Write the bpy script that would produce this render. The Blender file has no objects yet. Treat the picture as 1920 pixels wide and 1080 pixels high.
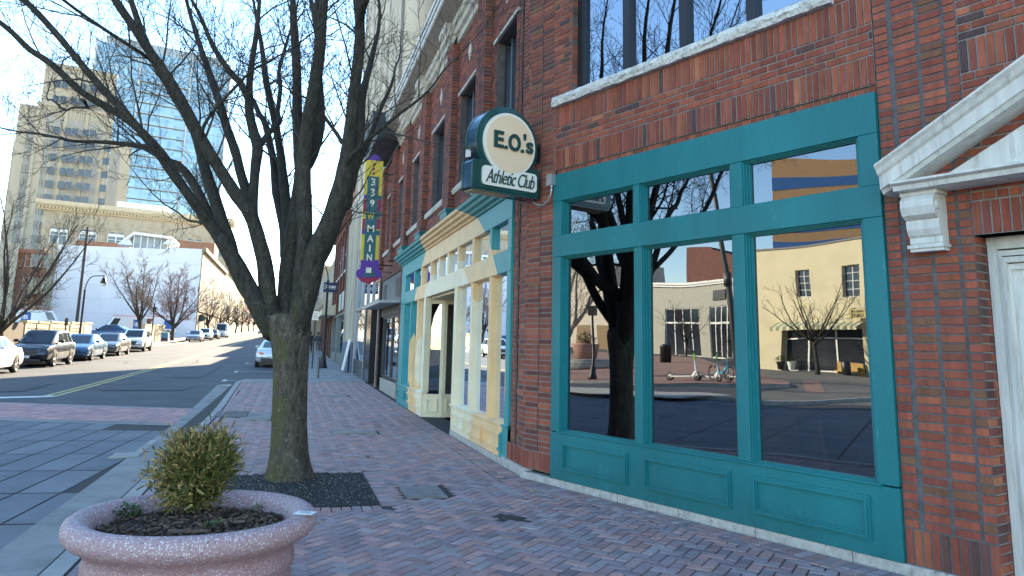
import bpy, math, random
from math import sin, cos, pi, radians, sqrt, atan2, hypot, exp
from mathutils import Vector, Matrix
R = random.Random(11)
SC = bpy.context.scene
COL = SC.collection
V = Vector
# ------------------------------------------------------------------ camera
F_PX, PITCH, ROLL, YAW, EYE = 1411.41, 0.170007, 0.0231988, 0.2709112, 1.6
PCX, PCY = 947.06, 405.71      # principal point (the photo is an off-centre crop)
def cam_axes(PITCH=PITCH, ROLL=ROLL, YAW=YAW):
    right = V((cos(YAW), -sin(YAW), 0)); fwd = V((sin(YAW), cos(YAW), 0)); up = V((0, 0, 1))
    f2 = fwd * cos(PITCH) + up * sin(PITCH); u2 = up * cos(PITCH) - fwd * sin(PITCH)
    r2 = right * cos(ROLL) + u2 * sin(ROLL); u3 = u2 * cos(ROLL) - right * sin(ROLL)
    return r2, u3, f2
CR, CU, CF = cam_axes()
cam = bpy.data.cameras.new('camera'); camo = bpy.data.objects.new('camera', cam); COL.objects.link(camo)
camo.matrix_world = Matrix(((CR.x, CU.x, -CF.x, 0), (CR.y, CU.y, -CF.y, 0), (CR.z, CU.z, -CF.z, EYE), (0, 0, 0, 1)))
cam.sensor_width = 36; cam.lens = F_PX / 1920 * 36; cam.clip_end = 3000; cam.clip_start = .05
cam.shift_x = (960 - PCX) / 1920; cam.shift_y = -(540 - PCY) / 1920
SC.camera = camo
def ray(x, y): return CR * ((x - PCX) / F_PX) - CU * ((y - PCY) / F_PX) + CF
R0, U0, F0 = cam_axes(0.1128, 0.021546, 0.410172)
def ray0(x, y): return R0 * ((x - 960) / 943.69) - U0 * ((y - 540) / 943.69) + F0   # survey axes, see W()
def px3(x, y, depth): return V((0, 0, EYE)) + ray(x, y) * depth
# ------------------------------------------------------------------ terrain
def zg(y):
    if y < 10: return 0.
    if y < 40: return .486 * (((y - 10) / 30) ** 1.5)
    return .486 + .0243 * (y - 40)
def zl(x): return .015 * max(0, -x - 13)
def gr0(x, y): return zg(y) + zl(x)
def W(x, y, z=0):
    """survey coordinates -> world (the street grid is skewed)"""
    return V((1.059 * x, .334 * x + 1.446 * y, z))
def Wi(x, y): xo = x / 1.059; return xo, (y - .334 * xo) / 1.446
def gr(x, y): return gr0(*Wi(x, y))
WARP = False
# ------------------------------------------------------------------ objects
def prop(o, label=None, cat=None, group=None, kind=None):
    if label: o['label'] = label
    if cat: o['category'] = cat
    if group: o['group'] = group
    if kind: o['kind'] = kind
    return o
INV = {}
def thing(name, label, cat, loc=(0, 0, 0), rz=0, group=None):
    o = bpy.data.objects.new(name, None); COL.objects.link(o); o.empty_display_size = .2
    if WARP: loc = W(*loc)
    o.location = loc; o.rotation_euler = (0, 0, rz)
    INV[o.name] = (Matrix.Translation(loc) @ Matrix.Rotation(rz, 4, 'Z')).inverted()
    return prop(o, label, cat, group)
def dup(root, loc, rz=0, label=None, group=None, s=1.0):
    r = root.copy(); COL.objects.link(r); r.location = loc; r.rotation_euler = (0, 0, rz); r.scale = (s, s, s)
    if label: r['label'] = label
    if group: r['group'] = group
    for ch in root.children:
        c = ch.copy(); COL.objects.link(c); c.parent = r
        for g in ch.children:
            d = g.copy(); COL.objects.link(d); d.parent = c
    return r
class MB:
    def __init__(s, fr=None): s.v = []; s.f = []; s.c = []; s.fr = fr; s.warp = WARP
    def add(s, pts, faces, col=None, fr=None):
        b = len(s.v); fr = fr or s.fr
        if fr is not None: pts = [fr @ V(p) for p in pts]
        s.v.extend([tuple(p) for p in pts])
        for k, f in enumerate(faces):
            s.f.append([b + i for i in f]); s.c.append(col)
        return s
    def poly(s, pts, col=None): return s.add(pts, [list(range(len(pts)))], col)
    def box(s, x0, x1, y0, y1, z0, z1, col=None, fr=None):
        return s.add([(x0, y0, z0), (x1, y0, z0), (x1, y1, z0), (x0, y1, z0), (x0, y0, z1), (x1, y0, z1), (x1, y1, z1), (x0, y1, z1)],
              [(3, 2, 1, 0), (4, 5, 6, 7), (0, 1, 5, 4), (1, 2, 6, 5), (2, 3, 7, 6), (3, 0, 4, 7)], col, fr)
    def obox(s, c, size, rz=0, rx=0, ry=0, col=None):
        m = Matrix.Translation(c) @ Matrix.Rotation(rz, 4, 'Z') @ Matrix.Rotation(rx, 4, 'X') @ Matrix.Rotation(ry, 4, 'Y')
        if s.fr is not None: m = s.fr @ m
        a, b, d = size[0] / 2, size[1] / 2, size[2] / 2
        return s.box(-a, a, -b, b, -d, d, col, m)
    def prism(s, pts, d, col=None, cap=True):
        """pts: closed 3D ring; d: extrusion vector"""
        n = len(pts); d = V(d); p2 = [V(p) + d for p in pts]
        fs = [(i, (i + 1) % n, n + (i + 1) % n, n + i) for i in range(n)]
        if cap: fs += [tuple(range(n - 1, -1, -1)), tuple(range(n, 2 * n))]
        return s.add([V(p) for p in pts] + p2, fs, col)
    def loft(s, rings, closed=True, cap0=False, cap1=False, col=None):
        n = len(rings[0]); pts = [p for r in rings for p in r]; fs = []
        for k in range(len(rings) - 1):
            for i in range(n if closed else n - 1):
                j = (i + 1) % n; fs.append((k * n + i, k * n + j, (k + 1) * n + j, (k + 1) * n + i))
        if cap0: fs.append(tuple(range(n - 1, -1, -1)))
        if cap1: fs.append(tuple((len(rings) - 1) * n + i for i in range(n)))
        return s.add(pts, fs, col)
    def tube(s, path, rad, n=6, cap=True, col=None):
        path = [V(p) for p in path]; m = len(path)
        if not isinstance(rad, (list, tuple)): rad = [rad] * m
        t0 = (path[1] - path[0]).normalized()
        a = t0.orthogonal().normalized(); rings = []
        for i in range(m):
            t = (path[min(i + 1, m - 1)] - path[max(i - 1, 0)])
            if t.length < 1e-9: t = t0
            t.normalize()
            a = (a - t * a.dot(t))
            if a.length < 1e-6: a = t.orthogonal()
            a.normalize(); b = t.cross(a)
            rings.append([path[i] + (a * cos(2 * pi * k / n) + b * sin(2 * pi * k / n)) * rad[i] for k in range(n)])
        return s.loft(rings, True, cap, cap, col)
    def lathe(s, prof, n=24, c=(0, 0, 0), axis='Z', col=None, cap0=False, cap1=False):
        rings = []
        for r, h in prof:
            ring = []
            for k in range(n):
                a = 2 * pi * k / n
                p = (r * cos(a), r * sin(a), h) if axis == 'Z' else ((h, r * cos(a), r * sin(a)) if axis == 'X' else (r * cos(a), h, r * sin(a)))
                ring.append(V(p) + V(c))
            rings.append(ring)
        return s.loft(rings, True, cap0, cap1, col)
    def mesh(s, data, m, col=None):
        vs, fs = data
        return s.add([m @ V(v) for v in vs], fs, col, Matrix.Identity(4))
    def build(s, name, mat, parent=None, smooth=False, label=None, jit=0):
        inv = INV.get(parent.name) if parent is not None else None
        if s.warp: s.v = [tuple(W(*v)) for v in s.v]
        vs = s.v if inv is None else [tuple(inv @ V(v)) for v in s.v]
        me = bpy.data.meshes.new(name); me.from_pydata(vs, [], s.f)
        if any(c is not None for c in s.c):
            at = me.attributes.new('Col', 'FLOAT_COLOR', 'FACE')
            buf = []
            for c in s.c:
                c = c or (1, 1, 1); buf += [c[0], c[1], c[2], 1]
            at.data.foreach_set('color', buf)
        if smooth: me.polygons.foreach_set('use_smooth', [True] * len(me.polygons))
        me.update()
        o = bpy.data.objects.new(name, me); COL.objects.link(o)
        if mat: me.materials.append(mat)
        if parent is not None:
            o.parent = parent
            if inv is not None: INV[o.name] = inv
        if label: o['label'] = label
        return o
def top(o, label, cat, group=None): return prop(o, label, cat, group)
def struct(o, kind='structure'): o['kind'] = kind; return o
def smooth_by_angle(o, ang=35):
    me = o.data
    try: me.set_sharp_from_angle(angle=radians(ang))
    except Exception: pass
    return o
# ------------------------------------------------------------------ materials
def nt(name):
    m = bpy.data.materials.new(name); m.use_nodes = True
    t = m.node_tree; return m, t, t.nodes, t.links, t.nodes['Principled BSDF']
def N(ns, typ, **kw):
    n = ns.new(typ)
    for k, v in kw.items():
        if k.startswith('i_'):
            n.inputs[int(k[2:]) if k[2:].isdigit() else k[2:].replace('_', ' ')].default_value = v
        else: setattr(n, k, v)
    return n
def c4(c): return (c[0], c[1], c[2], 1)
def M(name, col, rough=.6, metal=0, var=.12, vs=3, bump=0, bs=60, attr=False, spec=.5, coat=0, col2=None, c2s=8, c2t=(.5, .65), stretch=None, dirt=None, emit=None):
    """col, value variation by noise; optional second colour in noise patches; optional bump"""
    m, t, ns, ln, b = nt(name)
    geo = N(ns, 'ShaderNodeNewGeometry'); vec = geo.outputs['Position']
    if stretch:
        mp = N(ns, 'ShaderNodeMapping'); mp.inputs['Scale'].default_value = stretch; ln.new(vec, mp.inputs['Vector']); vec = mp.outputs[0]
    if attr:
        a = N(ns, 'ShaderNodeAttribute', attribute_name='Col'); src = a.outputs['Color']
        if col:
            mx = N(ns, 'ShaderNodeMix', data_type='RGBA', blend_type='MULTIPLY'); mx.inputs[0].default_value = 1
            ln.new(src, mx.inputs[6]); mx.inputs[7].default_value = c4(col); src = mx.outputs[2]
    else:
        r = N(ns, 'ShaderNodeRGB'); r.outputs[0].default_value = c4(col); src = r.outputs[0]
    if col2:
        n2 = N(ns, 'ShaderNodeTexNoise', i_Scale=c2s, i_Detail=5.0, i_Roughness=.65); ln.new(vec, n2.inputs['Vector'])
        mr = N(ns, 'ShaderNodeMapRange', i_1=c2t[0], i_2=c2t[1]); ln.new(n2.outputs['Fac'], mr.inputs[0])
        mx = N(ns, 'ShaderNodeMix', data_type='RGBA'); ln.new(mr.outputs[0], mx.inputs[0]); ln.new(src, mx.inputs[6]); mx.inputs[7].default_value = c4(col2); src = mx.outputs[2]
    if var:
        n1 = N(ns, 'ShaderNodeTexNoise', i_Scale=vs, i_Detail=6.0, i_Roughness=.6); ln.new(vec, n1.inputs['Vector'])
        mr = N(ns, 'ShaderNodeMapRange', i_1=.3, i_2=.7, i_3=1 - var, i_4=1 + var); ln.new(n1.outputs['Fac'], mr.inputs[0])
        hs = N(ns, 'ShaderNodeHueSaturation'); ln.new(src, hs.inputs['Color']); ln.new(mr.outputs[0], hs.inputs['Value']); src = hs.outputs[0]
    if dirt:  # dark towards the ground: (z0, z1, colour)
        sx = N(ns, 'ShaderNodeSeparateXYZ'); ln.new(geo.outputs['Position'], sx.inputs[0])
        mr = N(ns, 'ShaderNodeMapRange', i_1=dirt[0], i_2=dirt[1], i_3=.6, i_4=0.); ln.new(sx.outputs[2], mr.inputs[0])
        n3 = N(ns, 'ShaderNodeTexNoise', i_Scale=9., i_Detail=5.); ln.new(geo.outputs['Position'], n3.inputs['Vector'])
        mu = N(ns, 'ShaderNodeMath', operation='MULTIPLY'); ln.new(mr.outputs[0], mu.inputs[0]); ln.new(n3.outputs['Fac'], mu.inputs[1])
        mx = N(ns, 'ShaderNodeMix', data_type='RGBA'); ln.new(mu.outputs[0], mx.inputs[0]); ln.new(src, mx.inputs[6]); mx.inputs[7].default_value = c4(dirt[2]); src = mx.outputs[2]
    ln.new(src, b.inputs['Base Color'])
    b.inputs['Roughness'].default_value = rough; b.inputs['Metallic'].default_value = metal
    b.inputs['Specular IOR Level'].default_value = spec; b.inputs['Coat Weight'].default_value = coat
    if emit: b.inputs['Emission Color'].default_value = c4(col); b.inputs['Emission Strength'].default_value = emit
    if bump:
        n4 = N(ns, 'ShaderNodeTexNoise', i_Scale=bs, i_Detail=4.); ln.new(vec, n4.inputs['Vector'])
        bp = N(ns, 'ShaderNodeBump', i_Distance=bump, i_Strength=1.); ln.new(n4.outputs['Fac'], bp.inputs['Height']); ln.new(bp.outputs[0], b.inputs['Normal'])
    return m
def glass(name, tint=(.35, .38, .38), ior=2.1, rough=0.0, warp=.0):
    m = bpy.data.materials.new(name); m.use_nodes = True; t = m.node_tree; ns, ln = t.nodes, t.links; ns.clear()
    o = N(ns, 'ShaderNodeOutputMaterial'); mix = N(ns, 'ShaderNodeMixShader'); tr = N(ns, 'ShaderNodeBsdfTransparent'); tr.inputs[0].default_value = c4(tint)
    gl = N(ns, 'ShaderNodeBsdfGlossy', i_Roughness=rough); gl.inputs[0].default_value = (.80, .88, 1, 1); fr = N(ns, 'ShaderNodeFresnel', i_IOR=ior)
    gm = N(ns, 'ShaderNodeNewGeometry')
    # fresnel for both sides of the sheet
    if warp:
        n = N(ns, 'ShaderNodeTexNoise', i_Scale=1.1, i_Detail=1.); ln.new(gm.outputs['Position'], n.inputs['Vector'])
        bp = N(ns, 'ShaderNodeBump', i_Distance=warp, i_Strength=1.); ln.new(n.outputs['Fac'], bp.inputs['Height'])
        ln.new(bp.outputs[0], gl.inputs['Normal'])
    ln.new(fr.outputs[0], mix.inputs[0]); ln.new(tr.outputs[0], mix.inputs[1]); ln.new(gl.outputs[0], mix.inputs[2]); ln.new(mix.outputs[0], o.inputs[0])
    return m
# text meshes (built first, while the scene is small)
def text_data(body, size=1, ext=0, offs=0, shear=0, align='LEFT', spacing=1.0):
    cu = bpy.data.curves.new('lettering', 'FONT'); cu.body = body; cu.size = size; cu.extrude = ext; cu.offset = offs; cu.shear = shear; cu.align_x = align
    cu.space_character = spacing; cu.resolution_u = 4
    ob = bpy.data.objects.new('lettering', cu); COL.objects.link(ob)
    dg = bpy.context.evaluated_depsgraph_get(); dg.update()
    me = bpy.data.meshes.new_from_object(ob.evaluated_get(dg))
    d = ([tuple(v.co) for v in me.vertices], [tuple(p.vertices) for p in me.polygons])
    bpy.data.objects.remove(ob); bpy.data.curves.remove(cu); bpy.data.meshes.remove(me)
    return d
def fit_data(d, w=None, h=None):
    xs = [v[0] for v in d[0]]; ys = [v[1] for v in d[0]]
    cx, cy = (min(xs) + max(xs)) / 2, (min(ys) + max(ys)) / 2
    sx = w / (max(xs) - min(xs)) if w else None; sy = h / (max(ys) - min(ys)) if h else None
    sx = sx or sy; sy = sy or sx
    return ([((v[0] - cx) * sx, (v[1] - cy) * sy, v[2]) for v in d[0]], d[1])
def face_m(fr, u, w, v):
    """places XY lettering on a facade frame, reading along +x of 'right' seen from outside"""
    return fr @ Matrix.Translation((u, w, v)) @ Matrix(((1, 0, 0, 0), (0, 0, 1, 0), (0, 1, 0, 0), (0, 0, 0, 1)))
def frame(o, d, n):
    d = V(d).normalized(); n = V(n).normalized()
    return Matrix(((d.x, n.x, 0, o[0]), (d.y, n.y, 0, o[1]), (0, 0, 1, o[2] if len(o) > 2 else 0), (0, 0, 0, 1)))
# ------------------------------------------------------------------ lettering (first)
TX = {}
TX['eo_E'] = text_data('E', 1, .02, .03); TX['eo_O'] = text_data('O', 1, .02, .03); TX['eo_s'] = text_data('s', 1, .02, .018)
TX['eo_dot'] = text_data('.', 1, .02, .03); TX['eo_ap'] = text_data("'", 1, .02, .03)
for ch in '39W.MAIN': TX['m' + ch] = text_data(ch, 1, .01, .02)
TX['club'] = text_data('Athletic Club', 1, .01, -.004, shear=.4, spacing=.9)
TX['toro'] = text_data('TORO', 1, .01, .01, align='CENTER'); TX['pizz'] = text_data('PIZZERIA', 1, .01, .0, align='CENTER')
TX['ismd'] = text_data('DSMD', 1, .005, .012, align='CENTER'); TX['ismd2'] = text_data('OF THE SQUARE', 1, .005, 0, align='CENTER')
TX['B'] = text_data('B', 1, .004, .02, align='CENTER')
TX['chalk'] = text_data('MADE\nTO ORDER\nSHIRTS &\nSUITS', 1, .004, 0, align='CENTER')
# ------------------------------------------------------------------ materials
BR = M('brick_clay', (.98, .92, .90), .85, var=.24, vs=14, bump=.008, bs=60, attr=True, stretch=(1, 1, .3), col2=(.07, .036, .03), c2s=1.6, c2t=(.6, 1.0))
MORTAR = M('mortar', (.22, .20, .185), .95, var=.25, vs=9, bump=.004)
MORTAR_D = M('dark_mortar', (.10, .085, .08), .95, var=.3, vs=9, bump=.004)
PAVE = M('paver_clay', (2.35, 2.12, 2.06), .75, var=.2, vs=6, bump=.004, bs=90, attr=True, col2=(.26, .25, .265), c2s=1.1, c2t=(.5, .85))
PAVEJ = M('paver_joint', (.035, .032, .03), .95, var=.3)
STONE = M('granite_base', (.42, .40, .37), .85, var=.25, vs=12, bump=.006, bs=70, col2=(.16, .15, .14), c2s=22, c2t=(.55, .72))
SILL = M('rock_faced_stone', (.62, .60, .56), .9, var=.2, vs=9, bump=.03, bs=26, col2=(.3, .28, .26), c2s=14, c2t=(.56, .7))
LIME = M('limestone', (.50, .46, .39), .9, var=.18, vs=4, bump=.004, col2=(.2, .18, .16), c2s=2.5, c2t=(.55, .75))
TEAL = M('teal_paint', (.0015, .155, .172), .42, spec=.3, var=.2, vs=1.3, bump=.004, bs=38, stretch=(1, 1, .3), col2=(.04, .25, .26), c2s=24, c2t=(.62, .80), dirt=(0, .45, (.02, .045, .045)))
TEAL_L = (.03, .26, .27)
WHITE = M('white_paint', (.66, .65, .62), .6, var=.1, vs=7, bump=.002, bs=60, col2=(.36, .34, .31), c2s=24, c2t=(.62, .72))
WHITE_OLD = M('weathered_white_paint', (.6, .585, .55), .7, var=.18, vs=9, bump=.005, bs=45, col2=(.34, .32, .29), c2s=15, c2t=(.56, .78), stretch=(1.2, 1.2, .13))
DARKMETAL = M('dark_bronze_metal', (.022, .024, .028), .4, metal=.3, var=.1)
BLACK = M('black_paint', (.012, .012, .013), .4, var=.1)
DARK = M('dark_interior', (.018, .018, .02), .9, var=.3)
DIM = M('dim_interior', (.11, .095, .08), .9, var=.3, vs=2)
GLASS = glass('shop_glass', (.42, .44, .44), 2.9)
GLASS_UP = glass('upper_glass', (.22, .25, .28), 5.5)
GREYMET = M('galvanised_metal', (.36, .37, .38), .45, metal=.6, var=.15)
def spots(m, scale, size, dark):
    t = m.node_tree; ns, ln = t.nodes, t.links; b = ns['Principled BSDF']; src = b.inputs['Base Color'].links[0].from_socket
    g = N(ns, 'ShaderNodeNewGeometry'); vo = N(ns, 'ShaderNodeTexVoronoi', i_Scale=scale); ln.new(g.outputs['Position'], vo.inputs['Vector'])
    no = N(ns, 'ShaderNodeTexNoise', i_Scale=30.); ln.new(g.outputs['Position'], no.inputs['Vector']); ad = N(ns, 'ShaderNodeMath', operation='MULTIPLY_ADD', i_1=.06); ln.new(no.outputs['Fac'], ad.inputs[0]); ln.new(vo.outputs['Distance'], ad.inputs[2])
    mr = N(ns, 'ShaderNodeMapRange', i_1=size + .05, i_2=size, i_3=0., i_4=.75); ln.new(ad.outputs[0], mr.inputs[0])
    mx = N(ns, 'ShaderNodeMix', data_type='RGBA'); ln.new(mr.outputs[0], mx.inputs[0]); ln.new(src, mx.inputs[6]); mx.inputs[7].default_value = c4(dark); ln.new(mx.outputs[2], b.inputs['Base Color'])
spots(PAVE, 2.1, .07, (.05, .046, .045))
def mural():
    m, t, ns, ln, b = nt('mural_paint')
    g = N(ns, 'ShaderNodeNewGeometry'); sx = N(ns, 'ShaderNodeSeparateXYZ'); ln.new(g.outputs['Position'], sx.inputs[0])
    def dist(cy, cz):
        a = N(ns, 'ShaderNodeMath', operation='MULTIPLY_ADD', i_1=1 / 1.446, i_2=-.915 / 1.446 - cy); ln.new(sx.outputs[1], a.inputs[0])
        c = N(ns, 'ShaderNodeMath', operation='SUBTRACT', i_1=cz); ln.new(sx.outputs[2], c.inputs[0])
        cb = N(ns, 'ShaderNodeCombineXYZ'); ln.new(a.outputs[0], cb.inputs[0]); ln.new(c.outputs[0], cb.inputs[1])
        l = N(ns, 'ShaderNodeVectorMath', operation='LENGTH'); ln.new(cb.outputs[0], l.inputs[0]); return l.outputs['Value']
    d1 = dist(9.55, 1.15); d2 = dist(9.75, 1.2)
    def less(d, r):
        n = N(ns, 'ShaderNodeMath', operation='LESS_THAN', i_1=r); ln.new(d, n.inputs[0]); return n.outputs[0]
    no = N(ns, 'ShaderNodeTexNoise', i_Scale=3., i_Detail=5.); ln.new(g.outputs['Position'], no.inputs['Vector'])
    x1 = N(ns, 'ShaderNodeMix', data_type='RGBA'); x1.inputs[6].default_value = (.02, .27, .28, 1); x1.inputs[7].default_value = (.80, .535, .27, 1); ln.new(less(d1, 3.1), x1.inputs[0])
    x2 = N(ns, 'ShaderNodeMix', data_type='RGBA'); ln.new(x1.outputs[2], x2.inputs[6]); x2.inputs[7].default_value = (.80, .70, .50, 1); ln.new(less(d2, 2.16), x2.inputs[0])
    mr = N(ns, 'ShaderNodeMapRange', i_1=.3, i_2=.7, i_3=.9, i_4=1.08); ln.new(no.outputs['Fac'], mr.inputs[0])
    hs = N(ns, 'ShaderNodeHueSaturation'); ln.new(x2.outputs[2], hs.inputs['Color']); ln.new(mr.outputs[0], hs.inputs['Value'])
    ln.new(hs.outputs[0], b.inputs['Base Color']); b.inputs['Roughness'].default_value = .5
    return m
MURAL = mural()
# ------------------------------------------------------------------ bricks
PAL = [(.27, .066, .036), (.30, .08, .042), (.23, .056, .034), (.33, .09, .046), (.18, .052, .038), (.11, .05, .042), (.36, .12, .06), (.075, .046, .044), (.25, .072, .044)]
PALR = [(.29, .072, .042), (.31, .08, .046), (.26, .064, .038), (.33, .092, .05), (.24, .062, .04), (.28, .075, .045), (.20, .085, .045), (.24, .07, .042)]
PALW = [7, 7, 6, 4, 3, 1.2, 1.0, .6, 5]
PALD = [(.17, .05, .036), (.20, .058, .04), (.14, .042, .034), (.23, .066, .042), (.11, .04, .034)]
def pick(pal=None, w=None):
    c = R.choices(pal or PAL, w or (PALW if pal is None else None))[0]; k = R.uniform(.85, 1.15)
    return (c[0] * k, c[1] * k * R.uniform(.92, 1.08), c[2] * k)
def brick(mb, fr, u0, u1, v0, v1, w, col, dep=.012, ch=.003):
    j = R.uniform(-.0025, .0035); W = w + j
    mb.add([(u0, w - dep, v0), (u1, w - dep, v0), (u1, w - dep, v1), (u0, w - dep, v1), (u0 + ch, W, v0 + ch), (u1 - ch, W, v0 + ch), (u1 - ch, W, v1 - ch), (u0 + ch, W, v1 - ch)],
           [(4, 5, 6, 7), (0, 1, 5, 4), (1, 2, 6, 5), (2, 3, 7, 6), (3, 0, 4, 7)], col, fr)
def bricks(mb, mm, fr, u0, u1, v0, v1, bond='run', w=0., L=.155, H=.0645, gap=.010, pal=None, back=True):
    HU = H / SU if H == .0645 else H
    if back: mm.add([(u0, w - .0075, v0), (u1, w - .0075, v0), (u1, w - .0075, v1), (u0, w - .0075, v1)], [(0, 1, 2, 3)], None, fr)
    g = gap / 2; gu = g / SU
    if bond in ('run', 'stack'):
        n = max(1, round((v1 - v0) / H)); h = (v1 - v0) / n
        for k in range(n):
            a = v0 + k * h; off = 0 if bond == 'stack' else (k % 2) * L / 2
            if bond == 'stack':
                m = max(1, round((u1 - u0) / L)); l = (u1 - u0) / m; cuts = [u0 + i * l for i in range(m + 1)]
            else:
                cuts = [u0]; x = u0 - off + L
                while x < u1 - .03:
                    if x > u0 + .03: cuts.append(x)
                    x += L
                cuts.append(u1)
            for i in range(len(cuts) - 1):
                brick(mb, fr, cuts[i] + gu, cuts[i + 1] - gu, a + g, a + h - g, w, pick(pal))
    else:
        n = max(1, round((u1 - u0) / HU)); l = (u1 - u0) / n
        for k in range(n):
            brick(mb, fr, u0 + k * l + gu, u0 + (k + 1) * l - gu, v0 + g, v1 - g, w, pick(pal))
def wall_holes(u0, u1, v0, v1, holes):
    vs = sorted({v0, v1, *[max(v0, min(v1, h[2])) for h in holes], *[max(v0, min(v1, h[3])) for h in holes]})
    out = []
    for a, b in zip(vs, vs[1:]):
        if b - a < .01: continue
        iv = [(u0, u1)]
        for h in holes:
            if h[2] < b - .005 and h[3] > a + .005:
                nv = []
                for x, y in iv:
                    if h[1] <= x or h[0] >= y: nv.append((x, y)); continue
                    if h[0] > x: nv.append((x, h[0]))
                    if h[1] < y: nv.append((h[1], y))
                iv = nv
        out += [(x, y, a, b) for x, y in iv if y - x > .02]
    return out
SU = 1.3   # facade frames are stretched along u: 1 u = SU metres or so
FT = Matrix(((.345 * 1.258, -.9386, 0, 3.086), (-.9386 * 1.258, -.345, 0, 8.786), (0, 0, 1, 0), (0, 0, 0, 1)))
FS = Matrix(((0, -1, 0, 2.902), (1.446, 0, 0, .915), (0, 0, 1, 0), (0, 0, 0, 1)))
bb = thing('brick_building', 'two-storey red brick corner building with teal shopfront and upper windows', 'building', (3.09, 8.79, 0))
bm, mm, mmd = MB(), MB(), MB()
def B(fr, *a, **k): bricks(bm, mm, fr, *a, **k)
def solid(mb, fr, u0, u1, w0, w1, v0, v1, col=None): mb.box(u0, u1, w0, w1, v0, v1, col, fr)
# --- corner pier on the slanted face
TOPZ = 9.05
B(FT, -.47, 0, .115, .335, 'soldier')
for a, b in ((-.425, -.235), (-.225, -.035)): B(FT, a, b, .335, TOPZ, 'stack', L=.19, pal=PALR + PALD)
B(FT, -.035, 0, .335, 3.72, 'stack', L=.05); B(FT, -.47, -.425, .335, TOPZ, 'stack', L=.05)
B(FT, -.035, .235, 4.74, TOPZ, 'run')
B(FT, -.035, 0, 3.72, 4.74, 'run')
# --- bands over the teal shopfront
B(FT, 0, 3.285, 3.735, 3.80, 'soldier', H=.066, w=-.02)
B(FT, 0, 3.285, 3.80, 4.06, 'soldier'); B(FT, 0, 3.285, 4.06, 4.34, 'run'); B(FT, 0, 3.285, 4.34, 4.62, 'soldier')
B(FT, 2.98, 3.285, 4.62, TOPZ, 'run')
B(FT, .235, 2.98, 6.9, TOPZ, 'run')
# --- right pier in stacked courses
mm, mm_keep = mmd, mm
B(FT, 3.29, 3.80, .075, .335, 'soldier')
B(FT, 3.29, 3.385, .335, TOPZ, 'stack', L=.09, pal=PALR)
mmd.add([(3.289, -.011, .3), (3.80, -.011, .3), (3.80, -.011, TOPZ), (3.289, -.011, TOPZ)], [(0, 1, 2, 3)], None, FT)
B(FT, 3.408, 3.560, .335, TOPZ, 'stack', L=.155, pal=PALR); B(FT, 3.572, 3.715, .335, TOPZ, 'stack', L=.145, pal=PALR); B(FT, 3.724, 3.80, .335, TOPZ, 'stack', L=.08, pal=PALR)
mm = mm_keep
RVF = frame(FT @ V((3.80, -.26, 0)), FT.to_3x3() @ V((0, 1, 0)), FT.to_3x3() @ V((1, 0, 0)))
B(RVF, 0, .125, .075, 2.47, 'stack', L=.125, pal=PALD + PAL[:2]); B(RVF, .125, .26, .075, 2.47, 'stack', L=.125, pal=PALD + PAL)
B(FT, 3.80, 6.6, 2.47, 2.72, 'soldier'); B(FT, 3.80, 6.6, 2.72, 2.79, 'soldier', H=.066); B(FT, 3.80, 6.6, 2.79, 3.70, 'run'); B(FT, 3.80, 6.6, 3.70, 3.96, 'soldier'); B(FT, 3.80, 6.6, 3.96, TOPZ, 'run')
# --- street front: pier, edges, upper storey
B(FS, 5.80, 6.35, .115, .335, 'soldier')
B(FS, 5.80, 6.0, .335, TOPZ, 'stack', L=.19); B(FS, 6.03, 6.10, .335, TOPZ, 'stack', L=.07, w=-.02); B(FS, 6.135, 6.19, .335, TOPZ, 'stack', L=.06); B(FS, 6.22, 6.32, .335, 3.7, 'stack', L=.1, w=-.03)
for a, b in ((5.99, 6.04), (6.09, 6.145), (6.185, 6.23)): mm.add([(a, -.05, .3), (b, -.05, .3), (b, -.05, TOPZ), (a, -.05, TOPZ)], [(0, 1, 2, 3)], None, FS)
WIN = [(6.32, 7.08), (7.98, 8.98), (9.78, 10.98), (11.98, 13.0), (14.12, 14.95), (15.95, 16.8)]
holes = [(a, b, 4.6, 6.42) for a, b in WIN]
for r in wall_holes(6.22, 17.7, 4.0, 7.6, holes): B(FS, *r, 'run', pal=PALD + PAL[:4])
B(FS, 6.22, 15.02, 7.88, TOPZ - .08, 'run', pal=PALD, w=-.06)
B(FS, 13.95, 14.10, .08, 3.7, 'stack', L=.1, w=.01, pal=PALD); B(FS, 17.48, 17.70, .15, 4.0, 'stack', L=.1, w=.03, pal=PALD)
B(FS, 14.10, 17.48, 3.66, 4.0, 'run', pal=PALD)
PIL = [(7.32, 7.72), (9.18, 9.60), (11.38, 11.82), (13.36, 13.80), (15.3, 15.7), (17.25, 17.65)]
for a, b in PIL:
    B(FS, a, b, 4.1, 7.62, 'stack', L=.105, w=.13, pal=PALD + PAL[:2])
    for u, s in ((a, 1), (b, -1)):   # sides of the pilaster
        F2 = frame(FS @ V((u, 0, 0)), FS.to_3x3() @ V((0, 1, 0)), FS.to_3x3() @ V((-s, 0, 0)))
        bricks(bm, mm, F2, 0, .13, 4.1, 7.62, 'stack', L=.13, w=0, pal=PALD + PAL[:3])
bw = bm.build('wall', BR, bb)
mo = mm
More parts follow.
